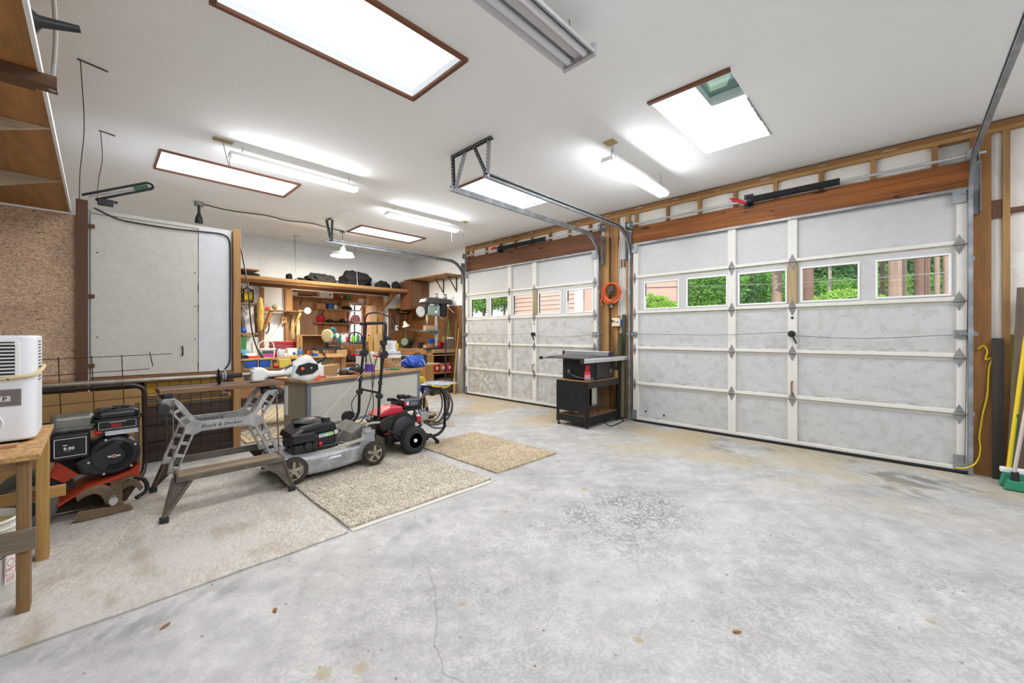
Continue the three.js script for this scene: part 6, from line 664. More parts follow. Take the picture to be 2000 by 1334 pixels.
{ const c = thing('low_crate', 'brown open crate on a dark bench behind the folding workbench', 'crate', [1.5, 0.431, -5.9]); mesh('bench', [b2(-0.5, 0.5, -0.12, -0.02, -0.25, 0.2, 0.004), b2(-0.48, -0.42, -0.42, -0.1, -0.2, 0.15), b2(0.42, 0.48, -0.42, -0.1, -0.2, 0.15)], M.dark, c); mesh('front_board', b2(-0.42, 0.45, -0.02, 0.16, 0.14, 0.16, 0.003), M.plyRed, c); mesh('side_board', [b2(-0.42, -0.4, -0.02, 0.16, -0.2, 0.14), b2(0.43, 0.45, -0.02, 0.16, -0.2, 0.14)], M.plyRed, c); mesh('contents', Array.from({ length: 8 }, (_, i) => lump(0.05, 0.06, 0.06, 0.5, 2, i, 10).translate(-0.34 + i * 0.1, 0.1, 0)), M.dkSteel, c); }

// ---------- back workbench ----------
const BY = 0.8;
{
  const o = thing('workbench', 'long plywood workbench along the back wall', 'workbench', [2.38, 0, -7.95]);
  mesh('top', b2(-0.85, 0.86, BY - 0.03, BY, -0.45, 0.5, 0.003), M.bt = mat('yellowish bench plywood', 0xdcb47a, 0.6, 0, { map: T.ply }), o); mesh('apron', b2(-0.83, 0.62, 0.58, BY - 0.03, 0.44, 0.46), M.apr = mat('olive brown board', 0x8a7244, 0.7, 0, { map: T.wood }), o);
  for (const x of [-0.8, -0.1, 0.6, 0.83]) for (const z of [0.42, -0.42]) mesh('leg', b2(x - 0.04, x + 0.04, 0, BY - 0.03, z - 0.02, z + 0.02), M.fir2, o); mesh('lower_shelf', b2(-0.83, 0.84, 0.28, 0.3, -0.42, 0.42), M.ply, o);
}
for (const [x0, x1] of [[1.72, 1.78], [2.065, 2.123], [2.471, 2.5]]) struct('trim_2', b2(x0, x1, 0.78, 2.04, BZ, BZ + 0.05), M.fir2, 'fir stud on the white back wall above the workbench');
// upper long shelf
{
  const o = thing('long_shelf', 'long wooden shelf hung below the ceiling along the back wall', 'shelf', [3.15, 2.04, -8.05]);
  mesh('board', b2(-1.6, 1.6, 0.06, 0.095, -0.37, 0.36, 0.003), M.honey, o); mesh('front_lip', b2(-1.6, 1.6, 0.045, 0.12, 0.3, 0.335, 0.003), wood('honey lip board', 0xb08048), o); mesh('under_rail', b2(-1.3, 1.35, 0.0, 0.06, -0.15, -0.1, 0.003), M.brown, o); mesh('brace', bar([1.22, -0.35, -0.33], [1.4, 0.05, 0.1], 0.06, 0.04), M.fir2, o);
  for (const [x, n] of [[-0.69, 'left'], [0.42, 'right']]) { const q = thing('hanger_rod', n + ' steel rod hanging the long shelf from the ceiling', 'rod', [3.15 + x, 2.1, -7.7], 0, 'rods of the long shelf'); mesh('rod', rod([0, 0, 0], [-0.01, CEIL - 2.105, -0.1], 0.006, 8), M.galv, q); mesh('ceiling_hook', rod([-0.01, CEIL - 2.105, -0.1], [0.09, CEIL - 2.105, -0.1], 0.004, 6), M.galv, q); }
}
const cloth = mat('black cloth', 0x0b0b0e, 0.9, 0, { bumpMap: T.weave, bumpScale: 0.001 });
[[2.38, -7.85, 0.05, 0.07, 0.06, 1, 'small rolled black cap on the long shelf'], [2.94, -7.95, 0.27, 0.1, 0.16, 2, 'heap of dark jackets in the middle of the long shelf'], [2.58, -7.84, 0.1, 0.04, 0.08, 3, 'flat dark scarf in front of the jackets on the long shelf'], [3.66, -7.95, 0.33, 0.17, 0.18, 4, 'large heap of black coats near the hanger rod of the long shelf'], [4.2, -7.88, 0.15, 0.09, 0.1, 5, 'folded dark jeans beside the black coats'], [4.5, -7.88, 0.09, 0.1, 0.1, 6, 'black bag at the right end of the long shelf'], [1.72, -7.9, 0.18, 0.055, 0.14, 7, 'black cloth heap at the left end of the long shelf']].forEach(([x, z, a, b, c, k, label]) => one('dark_clothes', label, 'clothes', lump(a, b * 1.9, c, 0.42, 2.8, k, 44), k === 2 ? mat('charcoal cloth', 0x1d1b19, 0.9) : cloth, [x, 2.135, z], 'dark clothes on the long shelf'));
one('loose_board', 'loose brown board lying on the left end of the long shelf', 'board', bx(0.42, 0.022, 0.3, 0, 0.011, 0, 0.002), M.hard, [1.7, 2.26, -7.95]);
one('carton_prop', 'dark carton under the loose board on the long shelf', 'carton', bx(0.16, 0.13, 0.12, 0, 0.065, 0, 0.003), M.dark, [1.58, 2.135, -8.2]);
// ---- wall above the bench, left of the nook
const wz = -8.2;
{ const s = thing('bracket_shelf', 'short wooden shelf holding the yellow cord reel', 'shelf', [1.77, 1.72, -8.25]); mesh('board', bx(0.4, 0.022, 0.24, 0, 0, 0, 0.002), M.honey, s); mesh('bracket', bar([0, -0.01, -0.12], [0.1, -0.18, -0.13], 0.03, 0.03), M.white, s); }
{ const s = thing('bracket_shelf', 'lower short wooden shelf with the blue jar', 'shelf', [1.77, 1.2, -8.25]); mesh('board', bx(0.4, 0.03, 0.26, 0, 0, 0, 0.002), M.fir2, s); mesh('bracket', bx(0.03, 0.12, 0.02, -0.1, -0.07, -0.12), M.fir2, s); }
{ const s = thing('bracket_shelf', 'middle wooden shelf with diagonal braces and a round lamp', 'shelf', [2.4, 1.62, -8.24]); mesh('board', bx(0.74, 0.025, 0.24, 0, 0, 0, 0.002), M.honey, s); for (const x of [-0.28, 0.2]) mesh('brace', bar([x, -0.32, -0.12], [x + 0.06, -0.02, 0.08], 0.05, 0.045), M.fir, s); }
{ const c = thing('cord_reel', 'yellow extension cord wound on a black reel', 'cord reel', [1.82, 1.732, -8.22]); mesh('winding', cy(0.085, 0.085, 0.13, 0, 0.12, 0, 'x', 26), M.yellow, c); mesh('winding_seam', Array.from({ length: 6 }, (_, i) => to(0.086, 0.004, -0.055 + i * 0.022, 0.12, 0, 'x', 22, 5)), paint('shade yellow cord', 0xbfa018, 0.6), c); for (const x of [-0.07, 0.07]) mesh('flange', [to(0.115, 0.012, x, 0.125, 0, 'x', 26, 8), cy(0.05, 0.05, 0.01, x, 0.12, 0, 'x', 18)], M.black, c); mesh('handle', tb([[-0.05, 0.22, 0], [0.0, 0.27, 0], [0.07, 0.22, 0]], 0.012, 8, 14), M.black, c); }
{ const c = thing('fluffy_duster', 'long golden lambswool duster hanging beside the cord reel', 'duster', [2.0, 1.22, -8.12]); const g = []; for (let i = 0; i < 150; i++) { const a = rr(0, 6.28), y = rr(0.05, 0.6), r = 0.05 * Math.sqrt(Math.max(0.15, 1 - ((y - 0.32) / 0.34) ** 2)) + 0.012; g.push(rod([Math.cos(a) * r * 0.3, y, Math.sin(a) * r * 0.3], [Math.cos(a) * r * 1.15, y + rr(-0.03, 0.02), Math.sin(a) * r * 1.15], 0.008, 5, 0.002)); } mesh('wool', [lt([[0.0, 0.02], [0.035, 0.05], [0.052, 0.2], [0.05, 0.45], [0.03, 0.6], [0, 0.63]], 18), ...g], mat('golden wool', 0xc7a256, 0.95), c); mesh('handle', rod([0, 0.62, 0], [0, 0.68, 0], 0.01), M.brown, c); }
one('leather_belt', 'dark brown leather belt hanging beside the duster', 'belt', [bx(0.05, 0.6, 0.015, 0, 0.3, 0, 0.006, 0, 0, 0.05), bx(0.07, 0.08, 0.02, 0.01, 0.04, 0, 0.01)], mat('dark brown leather', 0x4a3526, 0.7), [1.94, 1.14, -8.15]);
{ const c = thing('orange_dish', 'small orange pincushion on the middle shelf', 'pincushion', [2.13, 1.634, -8.18]); mesh('cushion', lump(0.05, 0.05, 0.045, 0.15, 2, 1, 16), M.orangeP, c); mesh('pin', rod([-0.01, 0.05, 0], [-0.02, 0.11, 0], 0.003, 5), M.dkSteel, c); } one('twine_ball', 'ball of tan twine on the middle shelf', 'twine', [sp(0.046, 0, 0.046, 0), ...Array.from({ length: 7 }, (_, i) => to(0.046, 0.004, 0, 0, 0, 'y', 20, 5).rotateX(i * 0.7).rotateY(i).translate(0, 0.046, 0))], mat('tan twine', 0x9c8f6c, 0.9), [2.24, 1.636, -8.16]);
{ const c = thing('clamp_lamp', 'round white lit lamp at the end of the middle shelf', 'lamp', [2.68, 1.634, -8.1]); mesh('clamp', [bx(0.12, 0.03, 0.03, -0.02, 0.0, 0, 0.004), bx(0.02, 0.08, 0.03, 0.04, 0.0, 0.0, 0.004)], M.brown, c); mesh('bulb', [sp(0.06, 0.08, 0.0, 0.05, 1, 1, 0.7)], tubeGlow, c); mesh('socket', cy(0.03, 0.03, 0.06, 0.07, 0, 0.01, 'z'), M.white, c); const p = new THREE.PointLight(0xfff0d8, 1.8); p.position.set(2.76, 1.634, -8.05); p.shadow.radius = 2.5; scene.add(p); }
{ const c = thing('rope_coil', 'coil of tan rope hanging by the nook', 'rope', [2.62, 1.06, -8.3]); mesh('coil', Array.from({ length: 7 }, (_, i) => to(0.05 + 0.005 * (i % 3), 0.007, 0, 0, 0, 'z', 24, 6).scale(1, 4.2, 1).translate(-0.015 + 0.006 * i, 0.24, 0.004 * i)), mat('tan rope', 0xcbb98c, 0.9), c); mesh('hook', rod([0, 0.47, 0], [0, 0.5, -0.05], 0.005), M.dkSteel, c); }
{ const c = thing('switch_box', 'wooden switch box on the fir post', 'switch box', [2.44, 1.4, -8.345]); mesh('box', bx(0.09, 0.12, 0.05, 0, 0.06, 0, 0.004), M.pine2, c); mesh('switch', cy(0.01, 0.01, 0.02, 0, 0.06, 0.03, 'z', 10), M.dkSteel, c); } one('white_stick', 'thin white rod leaning on the wall above the basket', 'rod', rod([0, 0, 0], [0.3, 0.44, -0.02], 0.006), M.white, [2.12, 0.98, -8.3]);
{ const c = thing('hacksaw', 'black hacksaw hanging on a stud', 'hacksaw', [2.14, 1.2, -8.33]); mesh('frame', tb([[0, 0, 0], [0.04, 0.06, 0], [0.05, 0.2, 0], [0.0, 0.22, 0]], 0.012, 8, 18), M.black, c); mesh('blade', bar([0, 0.02, 0], [0, 0.21, 0], 0.003, 0.012), M.steel, c); }
bottle('blue jar on the lower short shelf', [1.76, 1.215, -8.2], 0.05, 0.1, M.blue, M.blue, { name: 'jar', cat: 'jar' }); one('vacuum_hose', 'grey curved vacuum hose standing behind the blue jar', 'hose', tb([[0, 0, 0], [0.0, 0.15, 0], [-0.03, 0.28, 0], [-0.12, 0.34, 0]], 0.035, 10, 24), mat('grey hose', 0x54524e, 0.6), [1.78, 1.215, -8.32]); carton('green_box', 'green hardware box on the left end of the workbench', [1.68, BY, -8.2], 0.22, 0.34, 0.15, paint('green carton', 0x2f7a42, 0.6));
{ const c = thing('cloth_pile', 'pile of blue and white rags on the left end of the workbench', 'rags', [1.66, BY, -7.68]); mesh('blue_rag', lump(0.08, 0.13, 0.08, 0.45, 2.5, 2, 18), mat('pale blue rag', 0x5fa0bb, 0.9), c); mesh('white_rag', lump(0.12, 0.08, 0.08, 0.45, 2.5, 5, 18).translate(0.08, 0, 0.04), M.white, c); mesh('dark_rag', lump(0.06, 0.12, 0.06, 0.4, 2.5, 6, 14).translate(-0.09, 0, 0.05), M.dkSteel, c); } one('black_drop_cord', 'black cord hanging down past the fir post to the ledge', 'cord', tb([[1.03, 2.2, -5.06], [1.08, 2.12, -5.14], [1.12, 1.98, -5.2], [1.16, 1.7, -5.2], [1.19, 1.3, -5.2], [1.24, 1.05, -5.2], [1.32, 0.9, -5.2], [1.34, 0.84, -5.2]], 0.007, 6, 40), M.black);
{ const c = thing('white_basket', 'white plastic basket with handle and a pink label on the workbench', 'basket', [1.98, BY, -7.68]); mesh('tub', ex([[-0.1, 0], [0.1, 0], [0.115, 0.14], [-0.115, 0.14]], 0.18, 0.006), M.white, c); mesh('rim', bx(0.24, 0.025, 0.2, 0, 0.14, 0, 0.008), M.white, c); mesh('handle', tb([[-0.115, 0.14, 0], [-0.1, 0.24, 0], [0, 0.29, 0], [0.1, 0.24, 0], [0.115, 0.14, 0]], 0.008, 8, 30), M.white, c); mesh('pink_label', bx(0.17, 0.05, 0.003, 0, 0.035, 0.0915), mat('magenta label', 0xb83a8e, 0.5), c); mesh('dark_label', bx(0.17, 0.05, 0.003, 0, 0.09, 0.0915), mat('dark print', 0x4a4048, 0.5), c); }
{ const c = thing('tool_chest', 'dark red metal tool chest on the workbench', 'tool chest', [2.36, BY, -8.12]); mesh('body', bx(0.4, 0.2, 0.2, 0, 0.1, 0, 0.006), mat('maroon enamel', 0x8a2430, 0.35), c); for (const y of [0.06, 0.12, 0.17]) mesh('drawer', bx(0.38, 0.045, 0.008, 0, y, 0.102, 0.003), mat('maroon drawer', 0x9c2a38, 0.35), c); mesh('lid', bx(0.4, 0.06, 0.2, 0, 0.235, 0, 0.012), mat('crimson lid', 0xa8202e, 0.3), c); mesh('trim', [bx(0.4, 0.006, 0.006, 0, 0.145, 0.107), bx(0.4, 0.006, 0.006, 0, 0.09, 0.107)], M.chrome, c); }
carton('white_carton', 'white carton in front of the red tool chest', [2.42, BY, -7.86], 0.16, 0.14, 0.1, M.white); carton('grey_carton', 'pale grey carton beside the white carton on the workbench', [2.27, BY, -7.88], 0.12, 0.12, 0.1, paint('pale grey card', 0xc9ccce, 0.6));
[['clear bottle with blue cap in front of the red tool chest', 2.18, -7.7, 0.035, 0.17, paint('clear bluish plastic', 0xb9cfe0, 0.25), M.blue], ['blue spray bottle at the right of the cartons', 2.53, -7.75, 0.035, 0.15, paint('cyan blue plastic', 0x2f7fc4, 0.4), M.blue], ['white glue bottle beside the grey carton', 2.32, -7.68, 0.028, 0.12, M.white, M.white], ['white tub with red lid on the workbench', 2.25, -7.62, 0.03, 0.09, M.white, M.red], ['small blue bottle on the workbench edge', 2.4, -7.65, 0.022, 0.1, M.blue, M.white]].forEach(([l, x, z, r, h, m, c]) => bottle(l, [x, BY, z], r, h, m, c, { group: 'bottles on the workbench' }));
[[2.35, -7.56, M.yellow, 'yellow'], [2.56, -7.56, M.yellow, 'larger yellow'], [2.47, -7.54, M.pine, 'wooden']].forEach(([x, z, m, n], i) => one('tape_measure', n + ' tape measure on the workbench front edge', 'tape', bx(0.07, 0.03, 0.05, 0, 0.015, 0, 0.008), m, [x, BY, z]));
// mitre saw with its backing box
{
  const c = thing('saw_backing_box', 'wooden box open to the front behind the mitre saw', 'box', [2.84, BY, -8.05]); mesh('back', bx(0.5, 0.36, 0.015, 0, 0.18, -0.14), M.hard, c); mesh('side', [bx(0.03, 0.36, 0.3, -0.25, 0.18, 0, 0.002), bx(0.03, 0.3, 0.2, 0.25, 0.15, -0.04, 0.002)], M.pine, c); mesh('top', bx(0.52, 0.02, 0.3, 0, 0.37, 0, 0.002), M.pine, c); mesh('post', [bx(0.045, 0.38, 0.04, -0.29, 0.19, 0.12, 0.002), bx(0.035, 0.34, 0.03, -0.24, 0.17, 0.15, 0.002)], M.pine2, c);
  const s = thing('mitre_saw', 'teal mitre saw with tan blade guard on a wooden base', 'mitre saw', [2.98, BY, -7.68]); mesh('wood_base', [bx(0.6, 0.03, 0.2, 0.03, 0.015, 0, 0.002), bx(0.2, 0.07, 0.12, 0.25, 0.06, 0, 0.002), bx(0.1, 0.07, 0.1, -0.22, 0.06, 0, 0.002)], M.pine, s); mesh('table', [bx(0.5, 0.03, 0.12, 0.02, 0.115, 0, 0.004), bx(0.5, 0.04, 0.015, 0.02, 0.145, -0.05, 0.003)], M.dkSteel, s); mesh('blade_guard', lt([[0, -0.02], [0.1, -0.02], [0.125, -0.008], [0.125, 0.008], [0.1, 0.02], [0, 0.02]], 30).rotateZ(PI / 2).rotateY(0.5).translate(-0.0, 0.36, 0.0), mat('tan plastic guard', 0xc4b78a, 0.5), s); mesh('blade', cy(0.115, 0.115, 0.003, 0.02, 0.29, 0.0, 'x', 36).rotateY(0), M.steel, s); mesh('motor', [cy(0.05, 0.05, 0.17, 0.13, 0.36, 0.0, 'x', 22), cy(0.04, 0.046, 0.03, 0.225, 0.36, 0, 'x', 22)], M.teal, s); mesh('handle', tb([[0.05, 0.42, 0.0], [0.06, 0.5, 0.03], [0.12, 0.48, 0.05], [0.13, 0.41, 0.03]], 0.018, 8, 20), M.teal, s); mesh('motor_band', cy(0.0515, 0.0515, 0.05, 0.17, 0.36, 0, 'x', 22), M.white, s); mesh('pivot_arm', [bar([0.02, 0.13, -0.06], [0.03, 0.36, -0.04], 0.05, 0.06)], M.dkSteel, s); mesh('cord', tb([[0.1, 0.34, -0.03], [0.13, 0.22, 0.02], [0.18, 0.14, 0.03]], 0.005, 6, 14), M.black, s);
}
// nook shelves and what stands on them
const nz = -9.42;
[[3.55, 2.0, 1.36, 'top shelf of the plywood nook'], [3.88, 1.765, 1.0, 'middle shelf of the plywood nook'], [3.88, 1.455, 1.0, 'low white edged shelf of the plywood nook']].forEach(([x, y, w, label], i) => { const s = thing('nook_shelf', label, 'shelf', [x, y, nz], 0, 'shelves in the plywood nook'); mesh('board', bx(w, 0.022, 0.24, 0, -0.011, 0, 0.002), i ? M.pine : M.honey, s); for (const q of [-0.32, 0.3]) mesh('bracket', [bx(0.012, 0.16, 0.012, q * w, -0.1, -0.115), bar([q * w, -0.15, -0.11], [q * w, -0.025, 0.06], 0.008, 0.012)], M.dkSteel, s); });
carton('white_box', 'white carton with a blue round mark on the top nook shelf', [3.6, 2.0, nz], 0.3, 0.18, 0.18, M.white); mesh('blue_mark', cy(0.02, 0.02, 0.002, 0.08, 0.09, 0.0915, 'z', 20), M.blue, scene.children[scene.children.length - 1]);
one('paper_stack', 'stack of papers at the left of the top nook shelf', 'papers', [bx(0.3, 0.02, 0.18, 0, 0.01, 0), bx(0.1, 0.08, 0.1, -0.12, 0.06, 0)], M.white, [3.08, 2.0, nz]); one('flat_papers', 'flat papers and slats beside the white carton', 'papers', [bx(0.22, 0.02, 0.18, 0, 0.01, 0), bx(0.16, 0.02, 0.15, 0.03, 0.03, 0, 0, 0, 0.2)], mat('pale pinkish paper', 0xe6cfc4, 0.8), [3.34, 2.0, nz]);
carton('brown_box', 'brown cardboard box on the middle nook shelf', [3.49, 1.765, nz], 0.2, 0.12, 0.16, M.plyRed); can('blue_can', 'blue can with a pale mark on the middle nook shelf', [3.72, 1.765, nz], 0.06, 0.13, M.blue, { label: paint('pale blue mark', 0x3a6fc4, 0.5), lh: 0.4 }); one('dark_tool', 'dark power tool on the right of the middle nook shelf', 'tool', [lump(0.12, 0.09, 0.07, 0.35, 2.5, 4, 18)], M.black, [4.12, 1.765, nz]); one('tan_scraps', 'tan wood scraps on the middle nook shelf', 'scraps', [bx(0.1, 0.03, 0.08, 0, 0.015, 0), bx(0.06, 0.06, 0.05, -0.02, 0.06, 0)], M.pine2, [3.94, 1.765, nz]);
{ const c = thing('red_pot', 'red plastic pot on the low nook shelf', 'pot', [3.5, 1.455, nz]); mesh('pot', lt([[0, 0], [0.07, 0], [0.088, 0.14], [0.08, 0.15], [0, 0.15]], 22), mat('crimson plastic', 0xd01f46, 0.4), c); mesh('handle', tb([[0.06, 0.14, 0], [0.07, 0.18, 0], [0.02, 0.19, 0]], 0.008, 6, 10), M.dkSteel, c); }
[['black iron', 3.7, 0.085, 0.08, 0.09, 1, M.black], ['dark pan lid', 3.86, 0.055, 0.05, 0.08, 2, M.blackM], ['black bag', 4.0, 0.07, 0.1, 0.08, 3, M.black], ['grey cloth', 4.13, 0.06, 0.06, 0.08, 4, M.galv]].forEach(([n, x, a, b, c, k, m]) => one('shelf_item', n + ' on the low nook shelf', 'shelf item', lump(a, b, c, 0.35, 2.6, k, 16), m, [x, 1.455, nz + 0.02], 'things on the low nook shelf'));
{ const c = thing('striped_cloth', 'red and white striped cloth on the low nook shelf', 'cloth', [4.3, 1.455, nz + 0.02]); mesh('cloth', lump(0.11, 0.2, 0.09, 0.3, 2.4, 9, 24), mat('red white stripes', 0xffffff, 0.9, 0, { map: tex(64, 64, (u, v) => (u * 6) % 1 < 0.5 ? [206, 60, 76] : [236, 230, 228], 0.2, 0.2) }), c); mesh('hem', tb([[-0.1, 0.03, 0.08], [0, 0.02, 0.1], [0.1, 0.03, 0.08]], 0.006, 5, 12), M.white, c); }
{ const c = thing('dark_bench', 'dark grey topped bench inside the nook', 'bench', [4.02, 0, -8.85]); mesh('top', b2(-0.42, 0.4, 0.96, 1.02, -0.3, 0.3, 0.004), mat('grey bench top', 0x6a655f, 0.6), c); mesh('leg', b2(-0.42, -0.36, 0, 0.96, 0.22, 0.28), M.fir2, c); mesh('leg', b2(0.34, 0.4, 0, 0.96, 0.22, 0.28), M.fir2, c); mesh('shelf', b2(-0.42, 0.4, 0.55, 0.58, -0.3, 0.28), M.hard, c); mesh('clutter', Array.from({ length: 9 }, (_, i) => lump(0.05, 0.1 + 0.03 * (i % 3), 0.06, 0.5, 2, i, 10).translate(-0.32 + i * 0.08, 0.58, 0.1)), M.dkSteel, c); mesh('red_lid', cy(0.05, 0.05, 0.03, -0.1, 0.76, 0.12), M.red, c); }
[['green spray bottle with red cap', 4.05, 0.035, 0.2, M.green, M.red], ['red squat bottle', 3.84, 0.045, 0.14, M.red, M.white], ['bright lime bottle', 3.945, 0.04, 0.18, paint('lime plastic', 0x7cc440, 0.4), M.green], ['white jug', 3.76, 0.06, 0.2, M.white, M.red], ['purple bottle', 4.14, 0.03, 0.17, M.purple, M.white], ['teal bottle', 3.66, 0.035, 0.14, M.teal, M.black], ['yellow bottle', 4.3, 0.035, 0.16, M.yellow, M.black]].forEach(([n, x, r, h, m, c], i) => bottle(n + ' on the dark nook bench', [x, 1.02, -8.72 - 0.08 * (i % 2)], r, h, m, c, { group: 'bottles on the nook bench' }));
one('plastic_bag', 'white plastic bag with red print on the dark nook bench', 'bag', lump(0.13, 0.2, 0.1, 0.35, 2.4, 5, 24), M.white, [3.86, 1.02, -8.98]);
{ const w = structGroup('window_8', 'small white framed window at the back of the nook'); mesh('window_frame', [b2(4.2, 4.24, 1.0, 1.94, AZ, AZ + 0.03), b2(4.5, 4.54, 1.0, 1.94, AZ, AZ + 0.03), b2(4.24, 4.5, 1.9, 1.94, AZ, AZ + 0.03), b2(4.24, 4.5, 1.0, 1.04, AZ, AZ + 0.03)], M.white, w); mesh('window_light_pane', b2(4.24, 4.5, 1.04, 1.9, AZ + 0.002, AZ + 0.006), mat('daylit frosted window pane', 0xe4ecf4, 0.4, 0, { emissive: 0xd4e2ee, emissiveIntensity: 0.8 }), w); mesh('mullion', b2(4.33, 4.35, 1.04, 1.9, AZ + 0.006, AZ + 0.03), M.dkSteel, w); const a = new THREE.RectAreaLight(0xf0f3f6, 5, 0.26, 0.86); a.position.set(4.37, 1.47, AZ + 0.035); a.lookAt(4.37, 1.47, 0); scene.add(a); }
{ const s = thing('corner_shelf', 'small shelf with a white mug at the right of the nook', 'shelf', [4.42, 1.9, -9.3]); mesh('board', bx(0.4, 0.02, 0.22, 0, -0.01, 0, 0.002), M.pine, s); mesh('bracket', bar([0, -0.12, -0.1], [0, -0.02, 0.05], 0.02, 0.02), M.dkSteel, s); const c = thing('white_mug', 'white mug on the small corner shelf of the nook', 'mug', [4.4, 1.9, -9.3]); mesh('cup', lt([[0, 0], [0.07, 0], [0.085, 0.14], [0.078, 0.14], [0.06, 0.01], [0, 0.01]], 22), M.white, c); mesh('handle', to(0.04, 0.01, 0.1, 0.07, 0, 'z', 16, 6), M.white, c); }
{ const l = thing('lumber_stack', 'pale boards leaning against the post at the nook', 'boards', [4.22, 0, -8.2]); [[-0.08, 1.62, 0.13, M.pine], [0.06, 1.45, 0.1, M.plyPale], [0.0, 1.2, 0.16, M.pine], [-0.16, 1.1, 0.09, M.pine2]].forEach(([x, h, w, m], i) => mesh('board', bx(w, h, 0.02, x, h / 2 + 0.004, i * 0.035, 0.002, -0.03, 0, 0.03 * (i - 1.5)), m, l)); }
struct('trim_3', b2(4.33, 4.45, 0, 2.04, -8.42, -8.33, 0.003), M.fir2, 'brown post at the right of the nook');

// more of the clutter
[['squat brown bottle with white cap', 2.86, -7.52, 0.025, 0.1, M.brown, M.white], ['small green bottle with yellow cap', 1.86, -7.52, 0.022, 0.11, M.green, M.yellow], ['red bottle with black cap', 2.08, -7.52, 0.02, 0.1, M.red, M.black], ['amber bottle', 2.62, -7.6, 0.024, 0.12, mat('amber plastic', 0xa8642a, 0.35), M.black]].forEach(([n, x, z, r, h, m, c]) => bottle(n + ' on the front of the long workbench', [x, BY, z], r, h, m, c, { group: 'bottles on the workbench' }));
[['tall white tube', 1.9, -8.15, 0.03, 0.24, M.white], ['tan cardboard tube', 2.6, -8.25, 0.035, 0.3, M.card], ['grey spray tin', 2.66, -8.1, 0.03, 0.18, M.galv]].forEach(([n, x, z, r, h, m]) => can('tin', n + ' standing at the back of the workbench', [x, BY, z], r, h, m, { rim: 0 }));
[['orange parts tray', 1.75, -7.42, 0.16, 0.04, M.orangeP], ['black parts tray', 1.62, -7.55, 0.1, 0.05, M.black], ['blue sandpaper box', 2.7, -7.52, 0.08, 0.05, M.blue]].forEach(([n, x, z, w, h, m]) => carton('parts_tray', n + ' at the front edge of the workbench', [x, BY, z + (z > -7.5 ? -0.06 : 0)], w, h, 0.09, m, { cat: 'tray' }));
[['white rag heap', 0.06, -0.14, 0.06, 0.05, M.white], ['pale glove', 0.14, -0.3, 0.05, 0.035, mat('pale leather', 0xd8c49a, 0.8)], ['grey cable bundle', 1.32, -0.44, 0.06, 0.05, M.dkSteel], ['blue shop towel', 0.86, -0.4, 0.06, 0.05, mat('pale blue rag', 0x5fa0bb, 0.9)]].forEach(([n, x, z, r, h, m], i) => one('loose_item', n + ' on the grey cabinet top', 'clutter', lump(r, h, r * 0.8, 0.5, 3, i + 11, 16), m, onDesk(x, z), 'clutter on the grey cabinet'));
[['white paper carton', 0.42, -0.47, 0.12, 0.13, M.white], ['tan parts carton', 0.66, -0.45, 0.14, 0.1, M.card], ['yellow screw box', 0.24, -0.46, 0.1, 0.07, M.yellow]].forEach(([n, x, z, w, h, m], i) => carton('small_box', n + ' at the back of the grey cabinet top', onDesk(x, z), w, h, 0.09, m, { turn: DT + 0.2 * i }));
[['round red lid tin', 3.3, 1.765, 0.04, 0.08, M.red], ['white paint pot', 3.833, 1.765, 0.045, 0.1, M.white], ['brass tin', 3.98, 2.0, 0.04, 0.09, M.brass], ['green pot', 4.12, 2.0, 0.05, 0.1, M.green]].filter((a) => a[1] > 3.45).forEach(([n, x, y, r, h, m]) => can('nook_tin', n + ' on a nook shelf', [x, y, nz + 0.02], r, h, m));
// ---------- corner bench, drill press and the wall above ----------
{
  const o = thing('corner_bench', 'thick topped corner bench under the drill press', 'workbench', [4.88, 0, -7.45]);
  mesh('top', [b2(-0.28, 0.28, 0.82, 0.89, -0.93, 0.87, 0.004), b2(-0.5, -0.28, 0.82, 0.89, -0.93, -0.3, 0.004)], mat('reddish bench top', 0xc79a72, 0.6, 0, { map: T.wood }), o); mesh('end_panel', b2(-0.48, -0.27, 0, 0.78, 0.8, 0.825), M.pineP = mat('yellow plywood panel', 0xc99a58, 0.6, 0, { map: T.ply }), o); mesh('top_edge', b2(-0.28, 0.28, 0.77, 0.785, 0.8, 0.86), M.plyPale, o);
  mesh('shelf', b2(-0.28, 0.28, 0.405, 0.425, -0.9, 0.82), M.honey, o); mesh('side_panel', b2(-0.3, -0.28, 0, 0.82, -0.9, 0.82), M.fir2, o); mesh('back_panel', b2(0.26, 0.28, 0, 0.82, -0.9, 0.82), M.hard, o); mesh('base_panel', b2(-0.28, 0.28, 0.0, 0.03, -0.9, 0.82), M.dark, o);
}
struct('trim_4', [b2(AX1 + 0.02, 5.18, 0.9, 1.78, BZ, BZ + 0.015), b2(WX - 0.015, WX, 0.9, 1.78, -8.4, -6.37)], M.peg = mat('brown tool board', 0x8f6236, 0.65, 0, { map: T.ply }), 'brown plywood tool board behind the drill press');
